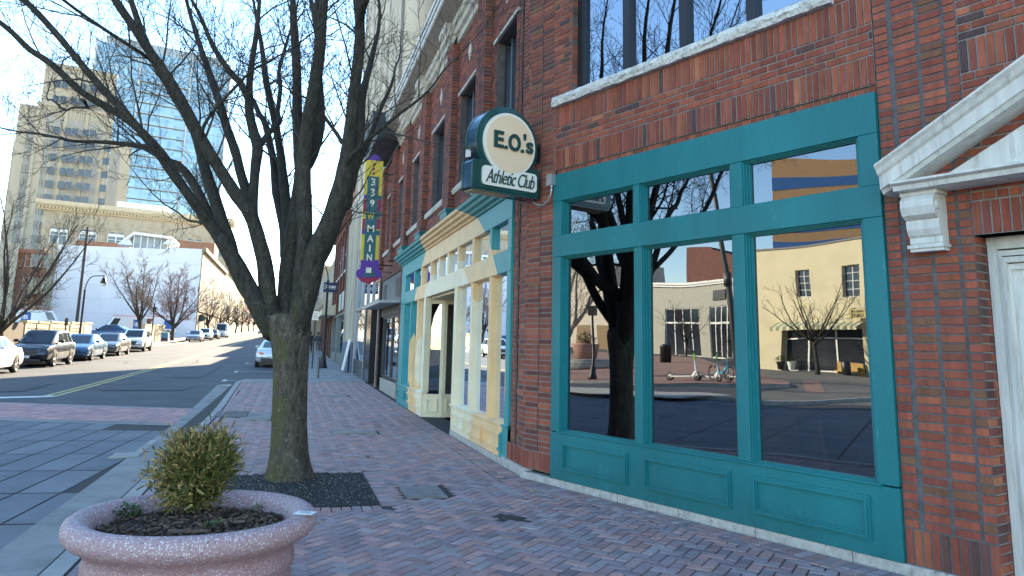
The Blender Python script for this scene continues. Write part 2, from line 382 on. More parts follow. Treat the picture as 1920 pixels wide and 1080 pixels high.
# reveals and backing of the shell
def each(name, mat, *boxes, fr=FS):
    for b in boxes: mb = MB(fr); mb.box(*b); mb.build(name, mat, bb)
for a, b in WIN: each('reveal', MORTAR_D, (a - .02, a, -.25, -.012, 4.6, 6.42), (b, b + .02, -.25, -.012, 4.6, 6.42), (a, b, -.25, -.012, 6.42, 6.44))
each('reveal', MORTAR_D, (.215, .235, -.14, -.012, 4.74, 6.9), (2.98, 3.0, -.14, -.012, 4.74, 6.9), fr=FT)
mortar = mo.build('mortar', MORTAR, bb); mmd.build('mortar', M('pier_mortar', (.115, .115, .118), .95, var=.3, vs=9, bump=.004), bb)
# jamb bricks left of the big upper window
# stone base course, sills, cornice
sb = MB()
u = -.47
while u < 3.8:
    e = min(u + R.uniform(.55, .8), 3.8); e = 3.8 if 3.8 - e < .2 else e
    solid(sb, FT, u + .003, e - .003, -.1, .022, -.1, .075 + (.04 if e < .1 else 0)); u = e
u = 5.78
while u < 8.9:
    e = min(u + R.uniform(.6, .9), 8.9); e = 8.9 if 8.9 - e < .2 else e
    solid(sb, FS, u + .003, e - .003, -.1, .022, -.1, .08 if u > 6.3 else .115); u = e
sb.build('base_stone', STONE, bb)
def rough_bar(fr, u0, u1, w0, w1, v0, v1, amp=.012, step=.06):
    mb = MB(fr); n = int((u1 - u0) / step) + 1; rings = []
    for i in range(n + 1):
        u = u0 + (u1 - u0) * i / n
        e = 0 if 0 < i < n else -.008
        j = lambda: R.uniform(-amp, amp)
        vm = (v0 + v1) / 2
        rings.append([(u, w0, v0), (u, w1 - .012 + j() * .3, v0 + j() * .5 - e), (u, w1 + j(), v0 + .035 + j() * .4), (u, w1 + .006 + j(), vm + j()), (u, w1 + j(), v1 - .03 + j() * .4), (u, w1 - .015 + j() * .3, v1 + j() * .4), (u, w0, v1)])
    mb.loft(rings, True, True, True); return mb
rough_bar(FT, -.01, 3.03, -.14, .075, 4.622, 4.745).build('window_sill', SILL, bb)
for a, b in ((7.74, 9.16), (9.62, 11.36), (11.84, 13.34), (13.82, 15.28), (15.72, 17.22)):
    rough_bar(FS, a, b, -.2, .06, 4.47, 4.6, .003).build('window_sill', LIME, bb)
cn = MB(FS)
prof = [(0, 7.58), (.05, 7.6), (.06, 7.7), (.12, 7.74), (.13, 7.84), (.18, 7.88), (.19, 8.0), (-.05, 8.0)]
cn.prism([(5.6, w, v) for w, v in prof], (9.4, 0, 0))
for a, b in PIL[:4]: cn.prism([(a - .04, w + .13, v) for w, v in prof[:-1]] + [(a - .04, 0, 8.0)], (b - a + .08, 0, 0))
cn.build('cornice', LIME, bb)
gt = MB(FS); gt.prism([(5.6, w, v) for w, v in [(-.04, 8.0), (.19, 8.003), (.48, 8.14), (.48, 8.2), (-.04, 8.2)]], (9.4, 0, 0))
gt.build('soffit', M('soffit_stone', (.3, .275, .24), .9, var=.2), bb)
g2 = MB(FS)
for k in range(3): g2.prism([(5.6, w + k * .03, v + k * .095) for w, v in [(-.04, 8.203), (.485, 8.203), (.5, 8.235), (.495, 8.27), (-.04, 8.27)]], (9.4, 0, 0))
g2.build('gutter', WHITE, bb)
g3 = MB(FS); g3.box(5.6, 15.02, -.3, -.02, TOPZ - .08, TOPZ + .03)
for y in (10.2, 12.4, 14.7): g3.box(y - .2, y + .2, -.36, .03, TOPZ + .03, TOPZ + .62); g3.box(y - .25, y + .25, -.4, .07, TOPZ + .62, TOPZ + .72)
g3.build('coping', M('grey_coping', (.2, .2, .2), .8, var=.2), bb)
for y in (6.7, 8.45, 10.4, 12.5, 14.5):
    dm = MB(FS); dm.prism([(y - .09, -.01, 7.05), (y, -.01, 6.85), (y + .09, -.01, 7.05), (y, -.01, 7.25)], (0, .03, 0)); dm.build('diamond_inset', LIME, bb)
for a, b in WIN: each('lintel', LIME, (a - .1, b + .1, -.05, .03, 6.425, 6.48))
# roof and blind back, so that the sky and sun are kept out
WARP = True
rf = MB(); rf.poly([(2.76, 15.02, 8.9), (2.76, 5.85, 8.9), (5.55, -.6, 8.9), (14, -.6, 8.9), (14, 15.02, 8.9)]); rf.poly([(2.76, 17.65, 8.0), (2.76, 15.02, 8.0), (14, 15.02, 8.0), (14, 17.65, 8.0)]); rf.poly([(2.76, 15.02, 8.0), (14, 15.02, 8.0), (14, 15.02, 8.9), (2.76, 15.02, 8.9)])
mc = MB(); mc.prism([(2.74 - w, 15.03, v) for w, v in [(-.3, 7.62), (.06, 7.62), (.06, 7.78), (.72, 7.80), (.74, 8.0), (.78, 8.06), (.80, 8.22), (.86, 8.28), (.88, 8.5), (.90, 8.52), (.90, 8.56), (-.3, 8.6)]], (0, 2.6, 0)); mc.build('dark_cornice', M('dark_cornice_metal', (.045, .048, .058), .6, var=.15, vs=4), bb)
rf.poly([(14, -.6, 0), (14, 17.65, 0), (14, 17.65, 8.9), (14, -.6, 8.9)]); rf.poly([(5.6, -.6, 0), (14, -.6, 0), (14, -.6, 8.9), (5.6, -.6, 8.9)]); rf.poly([(2.8, 17.66, 0), (14, 17.66, 0), (14, 17.66, 8.9), (2.8, 17.66, 8.9)])
rf.build('roof', M('tar_roof', (.05, .05, .05), .95), bb)
ch = MB(); bricks(ch, MB(), frame((4.15, 16.9, 0), (1, 0), (0, -1)), 0, .95, 8.9, 15.5, 'run', pal=[(.36, .13, .08), (.32, .11, .07)]); 
ch.box(4.16, 5.1, 16.92, 17.6, 8.9, 15.4, (.25, .1, .07)); ch.build('chimney', BR, bb); WARP = False
# upper windows of the street front
def sash(fr, u0, u1, v0, v1, w, nx, mat, parent, bar=.045, ny=1, dep=.07, gl=None, room=.6, label=None, glabel=None):
    mb = MB(fr); b2 = bar
    mb.box(u0, u1, w - dep, w, v0, v0 + b2); mb.box(u0, u1, w - dep, w, v1 - b2, v1)
    for i in range(nx + 1):
        c = u0 + (u1 - u0) * i / nx; a = u0 if i == 0 else (u1 - b2 if i == nx else c - b2 / 2)
        mb.box(a, a + b2, w - dep, w, v0 + b2, v1 - b2)
    for i in range(1, ny): c = v0 + (v1 - v0) * i / ny; mb.box(u0 + b2, u1 - b2, w - dep, w - .003, c - b2 / 3, c + b2 / 3)
    f = mb.build('window', mat, parent, label=label)
    p = MB(fr); p.poly([(u0, w - dep * .6, v0), (u1, w - dep * .6, v0), (u1, w - dep * .6, v1), (u0, w - dep * .6, v1)]); p.build('pane', gl or GLASS_UP, f)
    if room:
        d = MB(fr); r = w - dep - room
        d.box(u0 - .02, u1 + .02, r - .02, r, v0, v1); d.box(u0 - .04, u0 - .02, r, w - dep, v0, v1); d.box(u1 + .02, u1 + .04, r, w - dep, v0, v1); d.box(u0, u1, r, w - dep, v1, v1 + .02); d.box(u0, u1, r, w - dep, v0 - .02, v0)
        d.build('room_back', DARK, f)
    return f
for a, b in WIN: sash(FS, a, b, 4.6, 6.42, -.14, 3, DARKMETAL, bb, .05)
# big upper window on the slanted face
sash(FT, .235, 2.98, 4.745, 6.9, -.10, 4, DARKMETAL, bb, .085, dep=.1, room=1.5)
jb = MB(FT); bricks(jb, jb, frame(FT @ V((.236, -.2, 0)), FT.to_3x3() @ V((0, 1, 0)), FT.to_3x3() @ V((1, 0, 0))), 0, .19, 4.745, 6.9, 'stack', L=.2); jb.build('jamb', BR, bb)
# ------------------------------------------------------------------ teal shopfront
tf = MB(FT)
tf.box(0, 3.285, -.06, .030, 3.385, 3.733)            # fascia
tf.box(0, .122, -.06, .027, 2.95, 3.385); tf.box(3.155, 3.285, -.06, .027, 2.95, 3.385)
tf.box(0, 3.287, -.06, .032, 2.69, 2.95)              # beam
tf.box(0, .122, -.06, .027, .615, 2.69); tf.box(3.158, 3.287, -.06, .027, .615, 2.69)
tf.box(0, 3.288, -.06, .03, .075, .605)                # apron
tf.box(.10, 3.18, -.06, .045, .605, .622)             # sill nosing
for a, b in ((1.103, 1.195), (2.136, 2.238)):
    tf.box(a, b, -.06, .024, .622, 2.69)
for a, b in ((1.095, 1.168), (2.13, 2.235)):
    tf.box(a, b, -.06, .024, 2.95, 3.385)
store = tf.build('storefront', TEAL, bb, label='teal painted shopfront frame')
bv = store.modifiers.new('soft edges', 'BEVEL'); bv.width = .005; bv.segments = 2; bv.limit_method = 'ANGLE'
def wavy_pane(fr, a, b, c, d, w, parent, mat, amp=.00035):
    p = MB(fr); n, m = 9, 14; ph = [R.uniform(0, 6) for _ in range(6)]
    f = lambda s, t: amp * (sin(5.1 * s + ph[0]) + sin(3.7 * t + ph[1]) + .6 * sin(7.3 * s + 4.4 * t + ph[2]) + .5 * sin(9 * t - 3 * s + ph[3]))
    us = [a + (b - a) * i / n for i in range(n + 1)]; vs_ = [c + (d - c) * j / m for j in range(m + 1)]
    p.add([(u, w + f(u, v), v) for v in vs_ for u in us], [(j * (n + 1) + i, j * (n + 1) + i + 1, (j + 1) * (n + 1) + i + 1, (j + 1) * (n + 1) + i) for j in range(m) for i in range(n)])
    return p.build('pane', mat, parent, True)
wins = [(.122, 1.103, .622, 2.69), (1.195, 2.136, .622, 2.69), (2.238, 3.158, .622, 2.69), (.122, 1.095, 2.95, 3.385), (1.168, 2.13, 2.95, 3.385), (2.235, 3.155, 2.95, 3.385)]
for a, b, c, d in wins:
    sm = MB(FT)
    for k, (t, w) in enumerate(((.014, .006), (.028, -.014), (.042, -.034))):   # stepped stops
        sm.box(a, a + t, w - .05, w, c, d); sm.box(b - t, b, w - .05, w, c, d); sm.box(a + t, b - t, w - .05, w, d - t * .7, d); sm.box(a + t, b - t, w - .05, w, c, c + t * .5)
    s_ = sm.build('window_stop', TEAL, bb)
    wavy_pane(FT, a, b, c, d, -.06, store, GLASS)
def panel(mb, fr_, u0, u1, v0, v1, w, k=1):
    for (t0, t1, h) in ((0, .012, .012), (.012, .024, .022), (.024, .034, .010)):
        t0 *= k; t1 *= k; h *= k; q0, q1 = t0 / 1.3, t1 / 1.3
        mb.box(u0 + q0, u1 - q0, w - .01, w + h, v0 + t0, v0 + t1); mb.box(u0 + q0, u1 - q0, w - .01, w + h, v1 - t1, v1 - t0)
        mb.box(u0 + q0, u0 + q1, w - .01, w + h, v0 + t1, v1 - t1); mb.box(u1 - q1, u1 - q0, w - .01, w + h, v0 + t1, v1 - t1)
for a, b in ((.187, 1.03), (1.213, 2.07), (2.255, 3.106)):
    pm = MB(FT); panel(pm, FT, a, b, .19, .52, .03, 1.6); pm.build('panel_moulding', TEAL, store)
# room behind the teal shopfront
rm = MB(FT); rm.poly([(-.2, -4, -.01), (3.4, -4, -.01), (3.4, -.08, -.01), (-.2, -.08, -.01)]); rm.poly([(-.2, -4, 3.6), (3.4, -4, 3.6), (3.4, -.08, 3.6), (-.2, -.08, 3.6)])
rm.poly([(-.2, -4, 0), (3.4, -4, 0), (3.4, -4, 3.6), (-.2, -4, 3.6)]); rm.poly([(-.2, -4, 0), (-.2, -.08, 0), (-.2, -.08, 3.6), (-.2, -4, 3.6)]); rm.poly([(3.4, -4, 0), (3.4, -.08, 0), (3.4, -.08, 3.6), (3.4, -4, 3.6)])
rm.build('interior', DIM, bb)
# ------------------------------------------------------------------ door surround with pediment
pd = MB(FT)
TE = 4.78; apex = 4.38                    # centre line u of the pediment and its height
L0 = 3.38
# horizontal cornice
pd.prism([(L0 + .075, w, v) for w, v in [(0, 2.818), (.16, 2.818), (.20, 2.825), (.25, 2.825), (.26, 2.86), (.30, 2.875), (.30, 2.892), (0, 2.892)]], (2 * (TE - L0) - .15, 0, 0))
def rake(sg):
    ang = atan2(1.42 * .80, (TE - L0)); rings = []
    prof = [(.0, -.16), (.22, -.16), (.24, -.135), (.26, -.13), (.265, -.045), (.29, -.03), (.31, .0), (.335, .02), (.335, .035), (0, .035)]
    for t in (0, 1):
        u = L0 + (TE - L0) * t; v = 3.0 + t * (TE - L0) * .667
        dv = Vector((0, 0, 1.0 / cos(.49)))
        rings.append([(u if sg > 0 else 2 * TE - u, w, v + q / cos(.49)) for w, q in prof])
    pd.loft(rings, True, True, True)
rake(1); rake(-1)
pd.prism([(L0 + .25, .06, 2.892), (2 * TE - L0 - .25, .06, 2.892), (TE, .06, 2.892 + (TE - L0 - .3) * .66)], (0, -.05, 0))
pd.prism([(L0 + .62, .075, 2.93), (2 * TE - L0 - .62, .075, 2.93), (TE, .075, 2.93 + (TE - L0 - .62) * .6)], (0, -.02, 0))
pdo = pd.build('pediment', WHITE_OLD, bb, label='white wooden door pediment')
for uc in (3.57, 2 * TE - 3.57):
    bk = MB(FT); hw = .095
    sec = [(0, 2.79), (.17, 2.79), (.17, 2.755), (.20, 2.75), (.235, 2.71), (.24, 2.66), (.215, 2.60), (.17, 2.575), (.15, 2.57), (.155, 2.545), (.15, 2.50), (.125, 2.455), (.105, 2.44), (.105, 2.40), (.095, 2.39), (.095, 2.365), (.11, 2.36), (.11, 2.335), (0, 2.335)]
    bk.prism([(uc - hw, w * .9, v + .035) for w, v in sec], (2 * hw, 0, 0))
    bk.box(uc - hw - .012, uc + hw + .012, 0, .175, 2.788, 2.817); bk.box(uc - hw - .01, uc + hw + .01, 0, .115, 2.395, 2.42)
    bk.lathe([(.0, .012), (.03, .012), (.035, 0)], 14, (uc + hw, .15, 2.70), 'X')
    bk.build('bracket', WHITE_OLD, bb)
df = MB(FT)
df.box(3.80, 5.76, -.27, -.20, 2.42, 2.47)
for k, (a, b, w) in enumerate(((3.802, 3.85, -.20), (3.85, 3.866, -.225), (3.866, 3.89, -.21), (3.89, 3.902, -.25))):
    df.box(a, b, -.32, w, 0, 2.42 - .05 * k); df.box(a, 5.76 - (a - 3.802), -.32, w - .002, 2.42 - .05 * k - .04, 2.42 - .05 * k)
df.box(3.80, 5.8, -.3, .02, -.05, .04)
fr_ = df.build('door_frame', WHITE_OLD, bb)
dd = MB(FT); dd.box(3.9, 5.7, -.36, -.28, .02, 2.3)
for u in (4.0, 4.85):
    for v in (.25, 1.15): panel(dd, FT, u, u + .72, v, v + .75, -.28, 1.6)
dd.build('door', WHITE_OLD, fr_)
# ------------------------------------------------------------------ mural shopfront (street front)
mf = MB(FS)
S0, S1 = 6.335, 13.95
mf.box(S0, S1, -.12, 0, 3.395, 3.72)
mf.box(S0, S1, -.12, .004, 2.64, 2.955)
mf.box(S0, 6.475, -.12, 0, .08, 2.64); mf.box(S0, 6.475, -.12, 0, 2.955, 3.395); mf.box(13.45, S1, -.12, 0, .1, 2.64); mf.box(13.45, S1, -.12, 0, 2.955, 3.395)
mf.box(S0, 8.92, -.12, .006, .08, .50); mf.box(S0, 8.94, -.12, .03, .50, .535)
mf.box(11.15, S1, -.12, .006, .0, .50); mf.box(11.12, S1, -.12, .03, .50, .535)
mb_lo = [7.12, 7.98]; 
for y in mb_lo: mf.box(y - .05, y + .05, -.12, -.002, .535, 2.64)
for y in (8.86, 11.2): mf.box(y - .085, y + .085, -.14, .004, .535, 2.64)
for y in (11.92, 12.66): mf.box(y - .05, y + .05, -.12, -.002, .535, 2.64)
tm = [7.15, 7.98, 8.82, 9.48, 10.14, 10.80, 11.66, 12.40]
for y in tm: mf.box(y - .045, y + .045, -.12, -.002, 2.955, 3.395)
# cornice with steps
mf.prism([(S0 - .02, w, v) for w, v in [(-.05, 3.72), (.03, 3.72), (.045, 3.76), (.10, 3.775), (.115, 3.82), (.17, 3.835), (.185, 3.885), (.235, 3.90), (.25, 3.955), (-.05, 4.05)]], (S1 - S0 + .04, 0, 0))
# recessed entry
rc = [tuple(W(*q)[:2]) for q in [(2.75, 11.15), (3.15, 10.98), (3.62, 10.9), (4.6, 10.85)]]
for (x0, y0), (x1, y1) in zip(rc, rc[1:]):
    L = hypot(x1 - x0, y1 - y0); F = frame((x0, y0, 0), (x1 - x0, y1 - y0), (y1 - y0, x0 - x1))
    ew = MB()
    for bx in ((0, L, -.08, 0, .0, .47), (0, L, -.08, .012, .47, .5), (0, .07, -.08, 0, .5, 2.64), (L - .07, L, -.08, 0, .5, 2.64), (.07, L - .07, -.08, 0, 2.5, 2.64)):
        ew.box(*bx, None, F)
    ew.fr = F; panel(ew, F, .09, L - .09, .1, .4, 0, 1.2); ew.build('entry_wall', MURAL, bb)
es_ = MB(FS); es_.box(8.9, 11.1, -1.9, -.125, 2.60, 2.66); es_.box(8.80, 8.9, -1.9, -.125, 0, 2.64); es_.build('entry_lining', MURAL, bb)
mstore = mf.build('storefront', MURAL, bb, label='shopfront painted with cream and peach circles on teal')
bv = mstore.modifiers.new('soft edges', 'BEVEL'); bv.width = .005; bv.segments = 1; bv.limit_method = 'ANGLE'
for (x0, y0), (x1, y1) in zip(rc, rc[1:]):
    L = hypot(x1 - x0, y1 - y0); F = frame((x0, y0, 0), (x1 - x0, y1 - y0), (y1 - y0, x0 - x1))
    p = MB(F); p.poly([(.06, -.04, .5), (L - .06, -.04, .5), (L - .06, -.04, 2.5), (.06, -.04, 2.5)]); p.build('pane', GLASS, mstore)
for a, b in ((6.475, 7.07), (7.17, 7.93), (8.03, 8.775), (11.285, 11.87), (11.97, 12.61), (12.71, 13.45)):
    p = MB(FS); p.poly([(a, -.09, .535), (b, -.09, .535), (b, -.09, 2.64), (a, -.09, 2.64)]); p.build('pane', GLASS, mstore)
    s_ = MB(FS)
    for t, w in ((.014, -.02), (.026, -.045), (.038, -.07)):
        s_.box(a, a + t, -.1, w, .535, 2.64); s_.box(b - t, b, -.1, w, .535, 2.64); s_.box(a + t, b - t, -.1, w, 2.64 - t * .6, 2.64); s_.box(a + t, b - t, -.1, w, .535, .535 + t * .5)
    s_.build('window_stop', MURAL, mstore)
ed = [6.475] + tm + [13.45]
for i in range(len(ed) - 1):
    a = ed[i] + (.045 if i else 0); b = ed[i + 1] - (.045 if i < len(ed) - 2 else 0)
    p = MB(FS); p.poly([(a, -.07, 2.955), (b, -.07, 2.955), (b, -.07, 3.395), (a, -.07, 3.395)]); p.build('pane', GLASS, mstore)
for a, b in ((6.50, 7.16), (7.25, 7.98), (8.08, 8.80), (11.3, 11.98), (12.06, 12.78), (12.9, 13.8)):
    pm = MB(FS); panel(pm, FS, a, b, .16, .42, .006, 1.9); pm.build('panel_moulding', MURAL, mstore)
for a, b in PIL[:4] + [(13.82, 14.0)]:
    if a < S1: cb = MB(FS); cb.prism([(a - .02, w, v) for w, v in [(0, 4.02), (.10, 4.02), (.15, 4.06), (.165, 4.17), (.0, 4.17)]], (min(b, S1) - a + .04, 0, 0)); cb.box(a - .04, min(b, S1) + .04, 0, .18, 4.17, 4.2); cb.build('corbel', TEAL, bb)
WARP = True; dr = MB(); WARP = False; dr.box(4.55, 4.6, 9.3, 10.3, 0, 2.1); dr.build('door', DARKMETAL, mstore)
rm = MB(FS)
for (a, b) in ((6.36, 8.83), (11.0, 13.9)):
    a = 11.3 if a > 10 else a; rm.poly([(a, -3, .0), (b, -3, 0), (b, -.11, 0), (a, -.11, 0)]); rm.poly([(a, -3, .0), (b, -3, 0), (b, -3, 3.6), (a, -3, 3.6)]); rm.poly([(a, -3, 0), (a, -.11, 0), (a, -.11, 3.6), (a, -3, 3.6)]); rm.poly([(b, -3, 0), (b, -.11, 0), (b, -.11, 3.6), (b, -3, 3.6)])
rm.poly([(6.36, -3, 3.6), (13.9, -3, 3.6), (13.9, -.11, 3.6), (6.36, -.11, 3.6)]); rm.poly([(8.8, -3.0, 0), (11, -3.0, 0), (11, -3.0, 3.6), (8.8, -3.0, 3.6)]); rm.poly([(8.9, -3, 2.645), (11, -3, 2.645), (11, -.12, 2.645), (8.9, -.12, 2.645)])
rm.build('interior', DIM, bb)
# ------------------------------------------------------------------ small display shop (same brick front)
ds = MB(FS); GREYW = M('grey_boards', (.15, .15, .145), .8, var=.2, stretch=(1, 1, 8))
ds.box(14.10, 17.48, -.2, -.04, 2.8, 3.66)
for a in (14.35, 16.55): 
    for c in range(2): panel(ds, FS, a + c * .3, a + .25 + c * .3, 2.95, 3.5, -.04)
ds.box(14.10, 17.48, -.3, -.06, 2.45, 2.72)
for k in range(6): ds.box(14.12, 17.46, -.07, -.045, 2.47 + k * .04, 2.495 + k * .04)
dso = ds.build('sign_board', GREYW, bb)
aw = MB(FS); aw.prism([(14.0, w, v) for w, v in [(-.04, 2.72), (.55, 2.70), (.57, 2.72), (.57, 2.77), (-.04, 2.80)]], (3.6, 0, 0)); aw.build('awning', GREYMET, bb)
sash(FS, 14.12, 17.46, .50, 2.45, -.12, 2, DARKMETAL, bb, .07, gl=GLASS, room=0)
kb = MB(FS); kb.box(14.12, 17.46, -.4, -.1, .0, .45); kb.build('kickplate', M('worn_cream_board', (.36, .34, .29), .8, var=.2, col2=(.2, .19, .17), c2s=6), bb)
rm = MB(FS); WARM = M('warm_interior', (.42, .30, .18), .9, var=.3, vs=2)
rm.poly([(14.12, -1.6, .45), (17.46, -1.6, .45), (17.46, -1.6, 2.8), (14.12, -1.6, 2.8)]); rm.poly([(14.12, -1.6, .47), (17.46, -1.6, .47), (17.46, -.2, .47), (14.12, -.2, .47)]); rm.poly([(17.47, -1.6, .4), (17.47, -.2, .4), (17.47, -.2, 2.8), (17.47, -1.6, 2.8)]); rm.poly([(14.1, -1.6, .4), (14.1, -.2, .4), (14.1, -.2, 2.8), (14.1, -1.6, 2.8)])
rm.build('interior', WARM, bb)
# ------------------------------------------------------------------ hanging club sign
GREEN = M('sign_green_paint', (.004, .06, .058), .3, var=.08, coat=.4)
CREAM = M('sign_cream_face', (.80, .60, .42), .35, var=.03)
OFFW = M('sign_white_face', (.78, .75, .68), .35, var=.03)
SIDEM = M('sign_side_metal', (.03, .08, .12), .18, metal=.7, var=.1)
GOLD = M('sign_underside', (.45, .30, .14), .4, var=.2)
es = thing('projecting_sign', 'dark green round-topped sign with cream disc reading E.O.\'s Athletic Club', 'sign', (2.9, 9.0, 3.4))
FE = frame((2.9775 - .9386 * 1.053, 9.0224 - .345 * 1.053, 3.46), (.9386, .345), (.345, -.9386))
def arc(cx, cy, r, a0, a1, n): return [(cx + r * cos(a0 + (a1 - a0) * i / n), cy + r * sin(a0 + (a1 - a0) * i / n)) for i in range(n + 1)]
def rrect(x0, y0, x1, y1, r, n=5): return arc(x1 - r, y0 + r, r, -pi / 2, 0, n) + arc(x1 - r, y1 - r, r, 0, pi / 2, n) + arc(x0 + r, y1 - r, r, pi / 2, pi, n) + arc(x0 + r, y0 + r, r, pi, 1.5 * pi, n)
SW = 1.013; cx, cv, cr = .506, .64, .467
a0 = math.asin((.375 - cv) / cr)
def sil(e=0):
    return arc(SW - .04, .04, .04 - e, -pi / 2, 0, 4) + [(SW - e, .34)] + [(SW - .02 - e, .372 - e)] + arc(cx, cv, cr - e, a0, pi - a0, 34) + [(.02 + e, .372 - e), (0 + e, .34)] + arc(.04, .04, .04 - e, pi, 1.5 * pi, 4)
s1 = sil(); T_ = .25
mb = MB(FE); n = len(s1)
mb.prism([(u, -.012, v) for u, v in s1], (0, -T_ + .024, 0), cap=False); so = mb.build('sign_box', SIDEM, es)
for w0, w1 in ((0, -.03), (-T_, -T_ + .03)):
    mb = MB(FE); mb.prism([(u, w0, v) for u, v in sil(-.006)], (0, w1 - w0, 0)); mb.build('trim_rim', GREEN, es)
mb = MB(FE); mb.prism([(u, .002, v) for u, v in sil(.025)], (0, .012, 0)); mb.build('sign_face', GREEN, es)
DX, DV = cx + .012, cv - .012
mb = MB(FE); mb.prism([(u, .014, v) for u, v in arc(DX, DV, .40, 0, 2 * pi, 48)[:-1]], (0, .022, 0)); mb.prism([(u, .0143, v) for u, v in rrect(.118, .065, .955, .305, .05)], (0, .0215, 0))
mb.prism([(.33, .0146, .28), (.74, .0146, .28), (.68, .0146, .36), (.39, .0146, .36)], (0, .021, 0)); mb.build('raised_border', OFFW, es)
mb = MB(FE); mb.prism([(u, .03, v) for u, v in arc(DX, DV, .365, 0, 2 * pi, 48)[:-1]], (0, .012, 0)); mb.build('disc', CREAM, es)
mb = MB(FE)
def glyph(mb, fr, key, u, v, w, h, wo):
    mb.mesh(fit_data(TX[key], w, h), face_m(fr, u, wo, v))
glyph(mb, FE, 'eo_E', .335, .66, .145, .215, .045); glyph(mb, FE, 'eo_O', .575, .655, .185, .225, .045); glyph(mb, FE, 'eo_s', .815, .625, .11, .15, .045)
glyph(mb, FE, 'eo_dot', .445, .572, .046, .046, .045); glyph(mb, FE, 'eo_dot', .70, .566, .046, .046, .045); glyph(mb, FE, 'eo_ap', .735, .755, .038, .08, .045)
mb.build('lettering', GREEN, es)
mb = MB(FE); glyph(mb, FE, 'club', .537, .187, .75, .175, .04); mb.build('lettering', GREEN, es)
mb = MB(FE); mb.box(.02, .6, -T_ + .04, -.04, -.012, .0); mb.build('underside', GOLD, es)
for v in (.06, .52): mb = MB(FE); mb.box(.97, 1.08, -.17, -.08, v, v + .2); mb.box(1.055, 1.085, -.2, -.05, v - .03, v + .23); mb.build('wall_bracket', BLACK, es)
mb = MB(FE); mb.box(-.025, .0, -.14, -.06, .40, .50); mb.build('sensor_box', WHITE, es)
# junction box and conduit
jb = thing('junction_box', 'small grey electrical box with curved conduit beside the teal shopfront corner', 'electrical box', (3.08, 8.8, 3.6))
mb = MB(FT); mb.box(-.045, .03, .03, .09, 3.60, 3.74); mb.box(-.05, .035, .088, .096, 3.595, 3.745); mb.build('box', GREYMET, jb)
mb = MB(FT); pts = [(.0, .06, 3.6), (.0, .06, 3.54), (-.01, .06, 3.48), (-.05, .06, 3.41), (-.11, .065, 3.37), (-.18, .08, 3.37), (-.24, .12, 3.42)]
mb.tube(pts, .011, 8); mb.lathe([(.018, 3.575), (.018, 3.605)], 10, (0, .06, 0)); mb.build('conduit', GREYMET, jb, True)
# ------------------------------------------------------------------ 339 W. MAIN blade sign
bl = thing('blade_sign', 'tall colourful vertical blade sign reading 339 W. MAIN above the pavement', 'sign', (2.2, 23.3, 4))
FB = frame((1.88, 23.3, -.06), (1, 0), (0, -1))
YEL = M('sign_yellow', (.62, .48, .05), .5, var=.1); TEALB = M('sign_dark_teal', (.012, .11, .13), .5, var=.1); PUR = M('sign_purple', (.10, .03, .28), .5, var=.1); RED = M('sign_red', (.32, .02, .06), .5, var=.1); CRE = M('sign_letter_cream', (.75, .70, .55), .5)
def plate(name, m, pts, w0, w1):
    mb = MB(FB); mb.prism([(u, w1, v) for u, v in pts], (0, w0 - w1, 0)); return mb.build(name, m, bl)
def rect(a, b, c, d): return [(a, c), (b, c), (b, d), (a, d)]
plate('backing', YEL, rect(.02, .57, 4.05, 7.30), -.10, 0)
plate('centre_panel', TEALB, rect(.115, .46, 4.1, 6.78), 0, .012)
for c, d in ((4.95, 5.02), (6.05, 6.12)): plate('purple_block', PUR, rect(.021, .113, c, d + .06), 0, .01)
for c, d in ((5.02, 5.38), (5.58, 5.98)): plate('red_block', RED, rect(.021, .113, c + .05, d + .05), 0, .0095); plate('red_block', RED, rect(.462, .569, c + .1, d + .08), 0, .0095)
for c, d in ((5.95, 6.1), (5.4, 5.62), (4.85, 5.0)): plate('teal_block', TEALB, rect(.462, .569, c + .08, d + .08), 0, .0085)
for k in range(3): plate('red_square', RED, rect(.255, .315, 6.84 + k * .135, 6.93 + k * .135), 0, .011)
plate('top_cap', PUR, arc(.295, 7.30, .2, 0, pi, 14), -.09, .005)
plate('purple_base', PUR, [(.03, 4.14), (.57, 4.17), (.58, 4.02), (.60, 3.9), (.68, 3.80), (.70, 3.70), (.66, 3.64), (.03, 3.60), (-.06, 3.64), (-.09, 3.74), (-.06, 3.82), (.03, 3.88), (.05, 4.0)], -.1, .014)
plate('teal_base', TEALB, [(.12, 3.63), (.52, 3.66), (.44, 3.84), (.2, 3.84)], .012, .022)
plate('white_square', CRE, rect(.21, .37, 3.76, 3.92), .02, .035)
plate('red_base', RED, [(-.02, 3.60), (.64, 3.63), (.62, 3.56), (.5, 3.49), (.44, 3.50), (.38, 3.43), (.27, 3.42), (.18, 3.47), (.1, 3.48), (.04, 3.55)], -.1, .016)
mb = MB(FB)
for ch, v, w, h in (('3', 6.60, .13, .24), ('3', 6.27, .13, .24), ('9', 5.93, .13, .24), ('M', 5.13, .21, .22), ('A', 4.82, .2, .22), ('I', 4.52, .05, .22), ('N', 4.24, .16, .21)): glyph(mb, FB, 'm' + ch, .29, v, w, h, .02)
mb.build('lettering', CRE, bl)
mb = MB(FB); glyph(mb, FB, 'mW', .27, 5.52, .22, .22, .02); mb.build('lettering', YEL, bl)
mb = MB(FB)
for v in (4.02, 6.9): mb.tube([(.5, -.05, v), (1.03, -.05, v)], .022, 6); mb.tube([(.56, -.05, v - .02), (.7, -.05, v - .2), (1.03, -.05, v - .22)], .012, 6)
mb.build('bracket', BLACK, bl)
